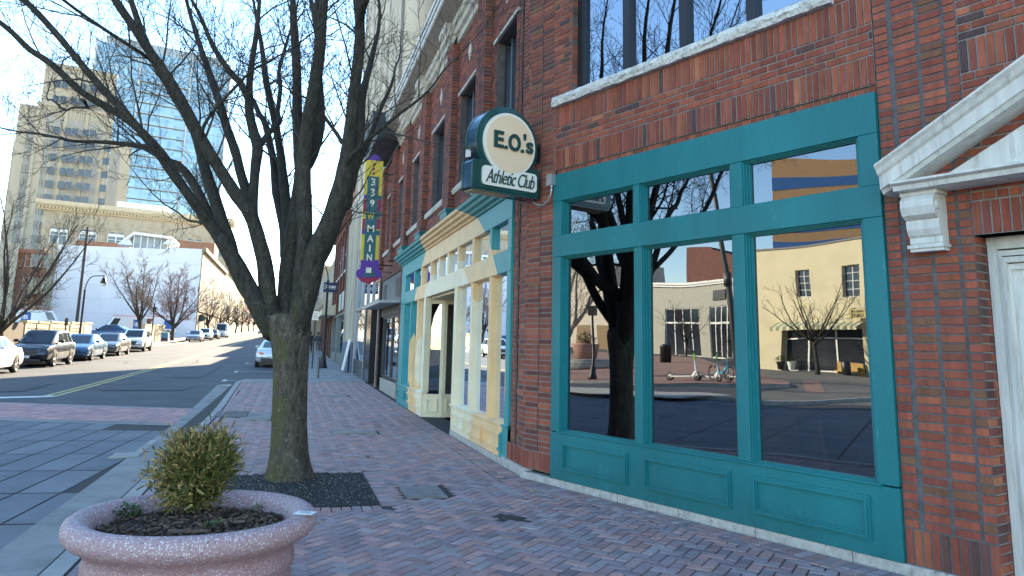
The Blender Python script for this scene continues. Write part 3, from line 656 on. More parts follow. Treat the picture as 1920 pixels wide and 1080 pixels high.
# ------------------------------------------------------------------ ground
ASPH = M('asphalt', (.05, .056, .066), .85, var=.22, vs=.45, bump=.006, bs=160, col2=(.085, .085, .085), c2s=.8, c2t=(.45, .72))
CONC = M('concrete', (.26, .25, .235), .9, var=.2, vs=2, bump=.003, bs=80, col2=(.15, .145, .14), c2s=1.3, c2t=(.5, .75))
CONC_L = M('pale_concrete', (.36, .345, .32), .9, var=.18, vs=2.5, bump=.002, bs=90, col2=(.2, .19, .18), c2s=3, c2t=(.52, .75))
YLINE = M('yellow_road_paint', (.50, .39, .13), .7, var=.15, vs=6, col2=(.1, .09, .06), c2s=30, c2t=(.6, .7)); WLINE = M('white_road_paint', (.62, .62, .6), .7, var=.15, vs=6, col2=(.12, .12, .12), c2s=30, c2t=(.62, .72))
WARP = True
def gridz(xs, ys, fz):
    v = [(x, y, fz(x, y)) for y in ys for x in xs]; n = len(xs)
    f = [(j * n + i, j * n + i + 1, (j + 1) * n + i + 1, (j + 1) * n + i) for j in range(len(ys) - 1) for i in range(n - 1)]
    return v, f
def yr(a, b, s): 
    o = [a]
    while o[-1] + s < b - 1e-6: o.append(o[-1] + s)
    return o + [b]
YS = yr(-80, 10, 10) [:-1] + yr(10, 60, 2.5)[:-1] + yr(60, 400, 20)[:-1] + yr(400, 1400, 100)
v, f = gridz([-500, -200, -100, -60, -30, -13, 0, 40, 120, 500], YS, lambda x, y: gr0(x, y) - .13)
mb = MB(); mb.add(v, f); struct(mb.build('road', ASPH))
def strip(name, mat, x0, x1, y0, y1, dz, step=2.5, kind='structure', build=True, mb=None):
    mb = mb or MB(); ys = [y for y in YS if y0 < y < y1]; ys = [y0] + ys + [y1]
    v, f = gridz([x0, x1], ys, lambda x, y: gr0(x, y) + dz); mb.add(v, f)
    return struct(mb.build(name, mat)) if build else mb
# pavement bed, bricks (world coordinates)
mb = MB()
v, f = gridz([-1.46, 6.5], [-8, 10], lambda x, y: -.009); mb.add(v, f)
ys2 = [y for y in YS if 10 < y < 21.6]; v, f = gridz([-1.7, 3.2], [10] + ys2 + [21.6], lambda x, y: zg(y) - .009); mb.add(v, f)
struct(mb.build('pavement_bed', PAVEJ))
WARP = False
def kerb_x(y): return 1.059 * (-1.45 if y < 18.3 else -1.45 - .03 * ((y - 18.3) / 1.446))
def facade_x(y): return 2.902 if y > 9.29 else 2.902 + (9.29 - y) * .3676
PIT = (-.78, .98, 7.92, 9.87)
def covr(x0, x1, y0, y1): c = W((x0 + x1) / 2, (y0 + y1) / 2); h = (y1 - y0) / 2 * 1.446; return (x0 * 1.059, x1 * 1.059, c.y - h, c.y + h)
COV = [covr(*c) for c in [(-1.36, -.74, 12.0, 12.9), (-.72, -.26, 11.45, 12.6), (.80, 1.52, 9.42, 9.68), (.94, 1.63, 15.55, 15.85), (1.22, 1.63, 5.36, 5.78), (1.93, 2.05, 4.46, 4.58)]]
PB = [(.15, .095, .093), (.14, .096, .098), (.165, .105, .098), (.12, .09, .096), (.18, .115, .104), (.14, .11, .115), (.105, .084, .092), (.13, .115, .118)]
pb = MB()
def paver(cx, cy, a, lx, ly, col=None, lift=0):
    z = gr(cx, cy) + R.uniform(-.002, .002) + lift; c, s = cos(a), sin(a); g = .0045; ch = .005
    def P(x, y, z): return (cx + x * c - y * s, cy + x * s + y * c, z)
    hx, hy = lx / 2 - g, ly / 2 - g; tx, ty = R.uniform(-.004, .004), R.uniform(-.004, .004)
    k = R.uniform(.82, 1.18); col = col or R.choice(PB); col = (col[0] * k, col[1] * k, col[2] * k)
    pb.add([P(-hx, -hy, z - .01), P(hx, -hy, z - .01), P(hx, hy, z - .01), P(-hx, hy, z - .01), P(-hx + ch, -hy + ch, z - tx * hx - ty * hy), P(hx - ch, -hy + ch, z + tx * hx - ty * hy), P(hx - ch, hy - ch, z + tx * hx + ty * hy), P(-hx + ch, hy - ch, z - tx * hx + ty * hy)],
           [(4, 5, 6, 7), (0, 1, 5, 4), (1, 2, 6, 5), (2, 3, 7, 6), (3, 0, 4, 7)], col)
def inr(x, y, r, e=0): return r[0] - e < x < r[1] + e and r[2] - e < y < r[3] + e
U = .1016; YE = 30.2
for yy in range(-170, 400):
    for xx in range(-200, 400):
        t = (xx - yy) % 4
        if t == 0: p, q, w = xx + 1, yy + .5, 0
        elif t == 3: p, q, w = xx + .5, yy + 1, 1
        else: continue
        p *= U; q *= U
        X, Y = (p - q) * .7071, (p + q) * .7071
        if not (-.5 < Y < YE): continue
        if X < kerb_x(Y) + .28 or X > facade_x(Y) - .34: continue
        if inr(X, Y, PIT, .13) or any(inr(X, Y, c, .06) for c in COV): continue
        paver(X, Y, pi / 4 + w * pi / 2, 2 * U, U)
y = -.5
while y < YE:   # border courses along kerb and building
    paver(kerb_x(y) + .23, y, pi / 2, .2, .1); y += .2
y = 0.
while y < YE - 9.3:
    paver(2.902 - .14, 9.35 + y, 0, .2, .1, lift=.001); paver(2.902 - .295, 9.35 + y, pi / 2, .1, .1, lift=.001); y += .1
y = 0.
while y < 9:
    a = atan2(-.9386, .345); px_, py_ = 2.902 + .345 * y, 9.25 - .9386 * y
    paver(px_ - .9386 * .14, py_ - .345 * .14, a + pi / 2, .2, .1, lift=.0013); paver(px_ - .9386 * .30, py_ - .345 * .30, a, .1, .1, lift=.0013); y += .1
k = PIT[0] + .05
while k < PIT[1]:
    for yy in (PIT[2] - .1, PIT[3] + .1): paver(k, yy, pi / 2, .2, .098, lift=.001)
    k += .098
k = PIT[2] + .05
while k < PIT[3]:
    paver(PIT[1] + .1, k, 0, .2, .1, lift=.001); paver(PIT[0] - .1, k, 0, .2, .1, lift=.001); k += .1
struct(pb.build('brick_pavement', PAVE))
# tree pit, utility covers
TB = W(.105, 6.36)
pit = MB(); v = []; nx, ny = 60, 64
hump = lambda x, y: .035 * exp(-((x - TB.x) ** 2 + (y - TB.y) ** 2) * 3)
v, f = gridz([PIT[0] + (PIT[1] - PIT[0]) * i / nx for i in range(nx + 1)], [PIT[2] + (PIT[3] - PIT[2]) * j / ny for j in range(ny + 1)], lambda x, y: .002 + R.uniform(-.006, .006) + hump(x, y))
pit.add(v, f); struct(pit.build('tree_pit', M('dark_gravel', (.03, .03, .032), .95, var=.5, vs=60, bump=.01, bs=120, col2=(.09, .085, .08), c2s=90, c2t=(.6, .68))))
gv = MB()
for k in range(2200):
    x, y = R.uniform(PIT[0], PIT[1]), R.uniform(PIT[2], PIT[3]); s = R.uniform(.006, .016); g_ = R.choice([.03, .04, .06, .1, .16])
    gv.obox((x, y, .008 + hump(x, y)), (s, s * R.uniform(.6, 1.6), s * .7), R.uniform(0, 6), R.uniform(-.5, .5), 0, (g_, g_ * .95, g_ * .9))
struct(gv.build('gravel', M('gravel_chips', None, .9, attr=True, var=.1)), 'stuff')
METALD = M('cast_iron', (.05, .05, .052), .6, metal=.4, var=.3, vs=15, bump=.003)
COVM = M('cover_concrete', (.20, .185, .18), .85, var=.25, vs=6, bump=.003)
LB = ['slatted metal vent grate set in brick pavement near the kerb', 'square concrete slab beside the vent grate', 'pale long utility cover in the middle of the pavement', 'far pale utility cover in the pavement before the lamp', 'grey rectangular meter cover right of the tree pit', 'tiny meter cover near the teal shopfront']
for i, c in enumerate(COV):
    mb = MB(); zc = gr((c[0] + c[1]) / 2, (c[2] + c[3]) / 2) + .004
    if i == 0:
        mb.box(c[0], c[1], c[2], c[3], zc - .03, zc - .012)
        for k in range(13): x = c[0] + (c[1] - c[0]) * (k + .2) / 13; mb.box(x, x + .03, c[2], c[3], zc - .02, zc + .006)
    else:
        mb.box(c[0], c[1], c[2], c[3], zc - .02, zc + (.004 if i > 3 else .008)); mb.box(c[0] + .03, c[1] - .03, c[2] + .03, c[3] - .03, zc, zc + .012)
    top(mb.build('utility_cover', [METALD, CONC, CONC, CONC, COVM, METALD][i], None), LB[i], 'utility cover')
# kerbs and gutters
WARP = True
def kerb_x(y): return -1.45 if y < 13 else -1.45 - .03 * (y - 13)
kb = MB()
def kerb(path, w=.16, h=.13, zf=None):
    mb = MB(); rings = []
    for i, (x, y) in enumerate(path):
        a, b = V(path[max(0, i - 1)] + (0,)), V(path[min(len(path) - 1, i + 1)] + (0,)); t = (b - a).normalized(); nrm = V((-t.y, t.x, 0)); z = (zf or gr0)(x, y)
        p = V((x, y, z)); rings.append([p + nrm * 0 + V((0, 0, -h - .05)), p + V((0, 0, -.02)), p - nrm * .02 + V((0, 0, .004)), p - nrm * w + V((0, 0, .004)), p - nrm * w + V((0, 0, -h - .05))])
    mb.loft(rings, False); return mb
kp = [(-1.46, -6.0), (-1.46, 2), (-1.45, 6), (-1.46, 9), (-1.47, 11), (-1.47, 13), (-1.52, 15), (-1.58, 17), (-1.64, 19), (-1.68, 20.6), (-1.60, 21.2), (-1.38, 21.55), (-.9, 21.62), (-.2, 21.62), (.1, 21.8), (.28, 22.3), (.3, 23.5)] + [(.3, y) for y in (30, 40, 60, 90, 140, 220, 400)]
def dense(p, s=.7):
    o = []
    for (a, b), (c, d) in zip(p, p[1:]):
        n = max(1, min(12, int(hypot(c - a, d - b) / s))); o += [(a + (c - a) * i / n, b + (d - b) * i / n) for i in range(n)]
    return o + [p[-1]]
struct(kerb(dense(kp)).build('kerb', CONC_L))
kl = [(-11.95, 400), (-11.95, 220), (-11.95, 140), (-11.95, 100), (-11.95, 80), (-11.6, 74), (-11.0, 70), (-10.9, 66), (-11.6, 60), (-11.95, 55), (-11.95, 30), (-11.95, 20), (-12.4, 14), (-14, 11), (-20, 10)]
struct(kerb(dense(kl)).build('far_kerb', CONC_L))
gt = MB(); ys3 = yr(-6, 20.8, .9)
gt.add(*gridz([0, 1], ys3, lambda x, y: 0)); gt.v = [((kerb_x(y) - .0 if x > .5 else (-2.02 - max(0, y - 13) * .03)), y, zg(y) - .13 + .014 + (.006 if x > .5 else 0)) for x, y, z in gt.v]
struct(gt.build('gutter', CONC))
# concrete pavement further on, far pavement, parking lot
struct(strip('concrete_pavement', CONC, .14, 2.9, 21.6, 400, -.002, build=False).build('concrete_pavement', CONC))
mb = MB(); v, f = gridz([-1.5, 3.0], [20.2, 21.0, 21.6], lambda x, y: zg(y) + .003); mb.add(v, f); struct(mb.build('concrete_band', CONC))
jt = MB()
for k in range(24):
    y = 22 + 1.5 * k; z = zg(y) + .004; jt.box(.3, 2.74, y - .012, y + .012, z - .004, z)
jt.add(*gridz([1.5, 1.52], [y for y in YS if 21 < y < 60], lambda x, y: zg(y) + .003)); struct(jt.build('pavement_joint', PAVEJ))
struct(strip('far_pavement', CONC_L, -14.6, -12.05, 12, 400, -.004, build=False).build('far_pavement', CONC_L))
# paved crossing in front
A0, AD = V((-2.02, 14.42, 0)), V((-.905, .425, 0)); B0 = V((-2.03, 12.10, 0))
UPV = V((.425, .905, 0))
def zr(x, y, d): return gr0(x, y) - .13 + d
def ribbon(name, mat, p0, d, L, w0, w1, dz, n=10):
    mb = MB(); v = []
    for i in range(n + 1):
        p = p0 + d * (L * i / n)
        for w in (w0, w1): q = p + UPV * w; v.append((q.x, q.y, zr(q.x, q.y, dz)))
    mb.add(v, [(2 * i, 2 * i + 1, 2 * i + 3, 2 * i + 2) for i in range(n)]); return struct(mb.build(name, mat))
ribbon('crossing_bed', PAVEJ, B0, AD, 14, -.1, 2.15, .004)
ribbon('crossing_edge', CONC, B0, AD, 14, -.14, .12, .010); ribbon('crossing_edge', CONC, A0, AD, 14, -.12, .1, .010)
pb = MB(); PINK = [(.20, .105, .10), (.22, .12, .11), (.18, .10, .10), (.24, .13, .115)]
def slab(c, e1, e2, l1, l2, z, col, g=.008):
    e1, e2 = e1 * (l1 / 2 - g), e2 * (l2 / 2 - g); c = V(c)
    pts = [c - e1 - e2, c + e1 - e2, c + e1 + e2, c - e1 + e2]
    pb.poly([(p.x, p.y, zr(p.x, p.y, z)) for p in pts], col)
for i in range(70):
    for j in range(9):
        l = .2; c = B0 + AD * (.1 + l * i) + UPV * (.12 + .2 * (j + .5) * 1.1)
        if j < 9 and .12 + .22 * (j + 1) < 2.16: k = R.uniform(.9, 1.1); co = R.choice(PINK); slab(c, AD, UPV, l, .22, .012, (co[0] * k, co[1] * k, co[2] * k), .006 if (i % 3 or 1) else .02)
struct(pb.build('brick_crossing', PAVE))
pb = MB(); E1 = V((.10, .995, 0)); E2 = V((.995, -.30, 0)).normalized(); BL = [(.105, .115, .135), (.12, .13, .15), (.095, .105, .125), (.135, .142, .158)]
for i in range(-26, 22):
    for j in range(-9, 10):
        c = V((-2.2, 7.25, 0)) + E1 * (1.02 * (j + .5)) + E2 * (.45 * (i - .5))
        d_line = (c - B0).dot(UPV)
        if c.x > -1.95 or d_line > -.35 or c.y < -6: continue
        k = R.uniform(.9, 1.12); co = R.choice(BL); slab(c, E1, E2, 1.02, .45, .008, (co[0] * k, co[1] * k, co[2] * k), .013)
struct(pb.build('paver_crossing', M('concrete_pavers', (1, 1, 1), .75, var=.2, vs=1.5, attr=True, bump=.003, bs=90)))
strip('paver_bed', PAVEJ, -13, -1.98, -7, 13, -.13 + .003)
# markings
ln = MB()
for x in (-6.09, -5.86): strip('', None, x, x + .11, 17.75, 400, -.13 + .005, build=False, mb=ln)
struct(ln.build('centre_line', YLINE))
ln = MB(); ln.poly([(p[0], p[1], zr(p[0], p[1], .007)) for p in [(-6.1, 17.60), (-5.76, 17.78), (-5.9, 18.02), (-6.2, 17.95), (-11.6, 17.45), (-11.6, 17.1)]]); struct(ln.build('stop_line', WLINE))
ln = MB()
for y in (22.6, 27.2, 33.6):
    z = lambda yy: zg(yy) - .13 + .006
    ln.poly([(-2.15, y, z(y)), (.1, y, z(y)), (.1, y + .09, z(y + .09)), (-2.15, y + .09, z(y + .09))]); ln.poly([(-2.3, y - .3, z(y - .3)), (-2.16, y - .3, z(y - .3)), (-2.16, y + .35, z(y + .35)), (-2.3, y + .35, z(y + .35))])
struct(ln.build('parking_line', WLINE))
# repairs in the asphalt
ln = MB()
for pts in ([(-5.2, 19.2), (-3.0, 18.9), (-2.9, 20.4), (-5.1, 20.9)], [(-9.2, 19), (-7.0, 19.2), (-7.1, 21.8), (-9.3, 21.4)], [(-4.4, 24), (-3.2, 24), (-3.2, 31), (-4.4, 31)]):
    ln.poly([(x, y, zr(x, y, .0035) + .012) for x, y in pts])
struct(ln.build('asphalt_patch', M('patched_asphalt', (.038, .042, .05), .8, var=.2, vs=1.2, bump=.005, bs=150)))
ln = MB(); rg_ = random.Random(4)
for k in range(9):
    x, y = rg_.uniform(-10, -3), rg_.uniform(18.5, 34); a = rg_.choice([0, 0, 1.57]) + rg_.uniform(-.3, .3); w = .018
    for i in range(14):
        x2, y2 = x + .45 * cos(a), y + .45 * sin(a); ln.poly([(x - w * sin(a), y + w * cos(a), zr(x, y, .006) + .012), (x2 - w * sin(a), y2 + w * cos(a), zr(x2, y2, .006) + .012), (x2 + w * sin(a), y2 - w * cos(a), zr(x2, y2, .006) + .012), (x + w * sin(a), y - w * cos(a), zr(x, y, .006) + .012)]); x, y = x2, y2; a += rg_.gauss(0, .25)
struct(ln.build('asphalt_crack', M('tar_crack', (.012, .012, .013), .6)))
# storm drains
for (x0, x1, y0, y1, lb) in ((-2.02, -1.5, 9.35, 10.3, 'storm drain grate with pale plate in the near gutter behind the planter bush'), (-2.2, -1.72, 20.0, 20.75, 'far storm drain grate at the tip of the kerb')):
    t = thing('storm_drain', lb, 'drain', (x0, y0, zg(y0) - .13))
    mb = MB(); z = zg(y0) - .13 + .03; mb.box(x0, x1, y0, y1, z - .01, z); mb.build('plate', CONC_L if y0 < 12 else CONC, t)
    mb = MB()
    for k in range(8): y = y0 + .08 + (y1 - y0 - .1) * k / 8; mb.box(x0 + .1, x1 - .06, y, y + .05, z, z + .004)
    mb.build('slot', BLACK, t)
mb = MB(); mb.box(-2.25, -1.9, 9.0, 9.32, -.13 + .006, -.13 + .028); struct(mb.build('drain_apron', CONC_L))

WARP = False
# ------------------------------------------------------------------ planter
def aggregate():
    m, t, ns, ln, b = nt('exposed_aggregate')
    tc = N(ns, 'ShaderNodeNewGeometry'); vo = N(ns, 'ShaderNodeTexVoronoi', i_Scale=95.); vo.feature = 'F1'; ln.new(tc.outputs['Position'], vo.inputs['Vector'])
    no = N(ns, 'ShaderNodeTexNoise', i_Scale=6., i_Detail=4.); ln.new(tc.outputs['Position'], no.inputs['Vector'])
    sx = N(ns, 'ShaderNodeSeparateColor'); ln.new(vo.outputs['Color'], sx.inputs[0])
    rp = N(ns, 'ShaderNodeValToRGB'); e = rp.color_ramp.elements
    e[0].position = 0; e[0].color = (.36, .22, .225, 1); e[1].position = 1; e[1].color = (.70, .64, .66, 1)
    for p, c in ((.3, (.34, .20, .20, 1)), (.42, (.42, .31, .31, 1)), (.55, (.58, .51, .52, 1)), (.72, (.20, .14, .15, 1)), (.77, (.66, .60, .61, 1))): k = e.new(p); k.color = c
    rp.color_ramp.interpolation = 'CONSTANT'; ln.new(sx.outputs[0], rp.inputs[0])
    mr = N(ns, 'ShaderNodeMapRange', i_1=.30, i_2=.5); ln.new(vo.outputs['Distance'], mr.inputs[0])
    mx = N(ns, 'ShaderNodeMix', data_type='RGBA'); ln.new(mr.outputs[0], mx.inputs[0]); ln.new(rp.outputs[0], mx.inputs[6]); mx.inputs[7].default_value = (.38, .25, .26, 1)
    # pinker towards the ground: worn pebbles on the rim
    sz = N(ns, 'ShaderNodeSeparateXYZ'); ln.new(tc.outputs['Position'], sz.inputs[0])
    m3 = N(ns, 'ShaderNodeMapRange', i_1=.56, i_2=.70, i_3=.7, i_4=.0); ln.new(sz.outputs[2], m3.inputs[0])
    m4 = N(ns, 'ShaderNodeMath', operation='MULTIPLY'); ln.new(m3.outputs[0], m4.inputs[0]); ln.new(no.outputs['Fac'], m4.inputs[1])
    mx2 = N(ns, 'ShaderNodeMix', data_type='RGBA'); ln.new(m4.outputs[0], mx2.inputs[0]); ln.new(mx.outputs[2], mx2.inputs[6]); mx2.inputs[7].default_value = (.27, .10, .10, 1)
    ln.new(mx2.outputs[2], b.inputs['Base Color']); b.inputs['Roughness'].default_value = .7
    bp = N(ns, 'ShaderNodeBump', i_Distance=.004, i_Strength=.8); bp.invert = True; ln.new(vo.outputs['Distance'], bp.inputs['Height']); ln.new(bp.outputs[0], b.inputs['Normal'])
    return m
PC = V((-.415, 4.44, 0))
pl = thing('planter', 'round pinkish pebble-finish planter with rolled rim in the foreground', 'planter', PC)
mb = MB(); mb.lathe([(0, .0), (.40, .0), (.425, .02), (.44, .15), (.475, .30), (.49, .335), (.505, .35), (.505, .385), (.49, .405), (.495, .43), (.515, .455), (.515, .49), (.50, .505), (.515, .545), (.55, .58), (.59, .60), (.615, .63), (.62, .66), (.61, .69), (.585, .708), (.555, .712), (.52, .70), (.495, .68), (.48, .65), (.475, .56)], 72, PC)
mb.build('bowl', aggregate(), pl, True)
SOIL = M('mulch_soil', (.035, .022, .015), .95, var=.5, vs=25, bump=.012, bs=60)
def mulch_z(x, y): d = hypot(x - PC.x, y - PC.y); return .615 + .03 * (1 - (d / .48) ** 2) + .012 * sin(x * 23 + 1) * sin(y * 19)
mb = MB(); rings = [[V((PC.x + r * cos(a * pi / 20), PC.y + r * sin(a * pi / 20), mulch_z(PC.x + r * cos(a * pi / 20), PC.y + r * sin(a * pi / 20)))) for a in range(40)] for r in (.01, .1, .2, .3, .4, .482)]
mb.loft(rings, True, True); mb.build('soil', SOIL, pl, True)
mb = MB()
CH = [(.10, .055, .032), (.07, .038, .024), (.15, .085, .05), (.05, .028, .018), (.20, .12, .075), (.035, .02, .014)]
for k in range(1500):
    r, a = .47 * sqrt(R.random()), R.uniform(0, 2 * pi); x, y = PC.x + r * cos(a), PC.y + r * sin(a); l = R.choice([.012, .018, .025, .03, .045])
    co = R.choice(CH); mb.obox((x, y, mulch_z(x, y) + R.uniform(.0, .016)), (l, l * R.uniform(.2, .45), R.uniform(.003, .008)), R.uniform(0, 6.3), R.uniform(-.5, .5), R.uniform(-.4, .4), co)
for (a, b) in ((PC.x - .05, PC.y - .2), (PC.x + .04, PC.y - .25), (PC.x + .2, PC.y - .08)):
    mb.obox((a, b, mulch_z(a, b) + .015), (.11, .03, .01), R.uniform(0, 3), .1, .1, (.17, .10, .065))
struct(prop(mb.build('mulch', M('bark_mulch', None, .9, attr=True, var=.25, vs=50, bump=.002), pl)), 'stuff')
cd = thing('paper_label', 'small white printed paper label lying on the planter rim', 'label', (.14, 4.2, .71))
p0 = px3(572, 962, 1); t = (.712 - EYE) / (p0.z - EYE); LP = V((0, 0, EYE)) + ray(572, 962) * t
mb = MB(); mb.obox((LP.x, LP.y, .7135), (.10, .075, .002), -.42); mb.build('paper', M('paper', (.75, .76, .74), .7, var=.04), cd)
mb = MB()
for k in range(5): mb.obox((LP.x + .004 * k * .3, LP.y + .022 - .011 * k, .7152), (.07 - .01 * (k % 3), .004, .0008), -.42)
mb.build('print', M('faint_print', (.35, .37, .38), .7), cd)
# ------------------------------------------------------------------ conifer in the planter
def at_z(x, y, z): d = ray(x, y); return V((0, 0, EYE)) + d * ((z - EYE) / d.z)
LEAF = M('conifer_foliage', None, .65, attr=True, var=.2, vs=20, spec=.3)
BARK_S = M('thin_bark', (.12, .085, .06), .9, var=.3, vs=30, bump=.003)
bs_ = at_z(372, 962, .64)
bush = thing('dwarf_conifer', 'small bushy conifer with olive green and browned sprays growing in the planter', 'shrub', bs_)
mb = MB(); mb.tube([bs_ + V((0, 0, -.05)), bs_ + V((-.004, 0, .08)), bs_ + V((-.02, .01, .16)), bs_ + V((-.03, .0, .26))], [.016, .014, .011, .006], 8)
BC = bs_ + V((-.03, .01, .225)); 
for k in range(26):
    a, e = R.uniform(0, 2 * pi), R.uniform(-.3, 1.3); d = V((cos(a) * cos(e), sin(a) * cos(e), sin(e))); s0 = bs_ + V((-.01 - .02 * k / 26, 0, .06 + .18 * k / 26))
    mb.tube([s0, s0 + d * .09, s0 + d * .18 + V((0, 0, .02))], [.006, .004, .002], 5)
mb.build('stem', BARK_S, bush, True)
mb = MB(); CO = [(.085, .10, .022), (.115, .12, .03), (.07, .08, .022), (.15, .14, .04), (.18, .145, .045)]; BRN = [(.36, .26, .10), (.42, .31, .14), (.30, .20, .08), (.24, .18, .065)]
lump = [(V((R.gauss(0, 1), R.gauss(0, 1), R.gauss(0, 1))).normalized(), R.uniform(.62, 1.2)) for _ in range(16)]
for k in range(5600):
    d = V((R.gauss(0, 1), R.gauss(0, 1), R.gauss(0, 1) + .15)).normalized()
    f = max(lump, key=lambda L: L[0].dot(d)); rad = f[1] * (R.uniform(.5, 1.0) if R.random() < .9 else R.uniform(.95, 1.3))
    p = BC + V((d.x * .205, d.y * .205, d.z * .235)) * rad
    if p.z < bs_.z + .03: continue
    ax = (d * .6 + V((R.gauss(0, .55), R.gauss(0, .55),   .45 + R.gauss(0, .4)))).normalized(); sd = ax.cross(V((R.gauss(0, 1), R.gauss(0, 1), R.gauss(0, 1)))).normalized()
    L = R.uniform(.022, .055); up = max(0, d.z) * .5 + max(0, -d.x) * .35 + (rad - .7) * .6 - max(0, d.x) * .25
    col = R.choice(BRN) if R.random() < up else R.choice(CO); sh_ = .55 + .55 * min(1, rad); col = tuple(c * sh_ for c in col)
    for i in range(6):
        q = p + ax * (L * i / 6)
        for sg in (-1, 1):
            l = L * .36 * (1 - i / 9); t2 = (ax * .75 + sd * sg * .8).normalized(); nn = sd * .0 + ax.cross(sd) * .1
            tip = q + t2 * l; w_ = ax * .0014
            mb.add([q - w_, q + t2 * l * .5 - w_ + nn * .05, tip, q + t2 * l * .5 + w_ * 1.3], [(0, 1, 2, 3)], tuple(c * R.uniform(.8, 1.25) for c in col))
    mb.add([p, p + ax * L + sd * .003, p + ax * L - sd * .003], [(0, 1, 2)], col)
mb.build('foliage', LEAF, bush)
GREENL = M('green_leaves', None, .5, attr=True, var=.2, vs=30)
for (x, y, n, r, hgt, lb, fl) in ((232, 968, 320, .085, .07, 'low dark green pansy clump with a pale flower at the left of the planter', 1), (402, 992, 170, .06, .035, 'low grassy green tuft at the front of the planter', 0), (482, 957, 60, .03, .03, 'tiny green sprout beside the paper label in the planter', 0)):
    c = at_z(x, y, .635); g_ = thing('bedding_plant', lb, 'plant', c); mb = MB()
    for k in range(n):
        a, rr_ = R.uniform(0, 6.3), r * sqrt(R.random()); p = c + V((rr_ * cos(a), rr_ * sin(a), R.uniform(0, hgt) * (1 - (rr_ / r) ** 2 * .6))); l = R.uniform(.012, .026)
        d = V((cos(a) + R.gauss(0, .5), sin(a) + R.gauss(0, .5), R.uniform(.2, 1.3 if fl else 2.2))).normalized(); s = d.cross(V((0, 0, 1))).normalized() * l * (.38 if fl else .12)
        k_ = R.uniform(.6, 1.5); mb.add([p, p + d * l * .5 + s, p + d * l, p + d * l * .5 - s], [(0, 1, 2, 3)], (.04 * k_, .11 * k_, .02 * k_) if fl else (.07 * k_, .12 * k_, .025 * k_))
    mb.build('leaves', GREENL, g_)
    if fl:
        mb = MB()
        for (ox, oy) in ((-.07, .01), (-.055, -.02), (-.04, .03)):
            for k in range(5): a = k * 1.257; mb.add([c + V((ox, oy, .055)), c + V((ox + .014 * cos(a - .5), oy + .014 * sin(a - .5), .06)), c + V((ox + .02 * cos(a), oy + .02 * sin(a), .058)), c + V((ox + .014 * cos(a + .5), oy + .014 * sin(a + .5), .06))], [(0, 1, 2, 3)])
        mb.build('flower', WHITE, g_)
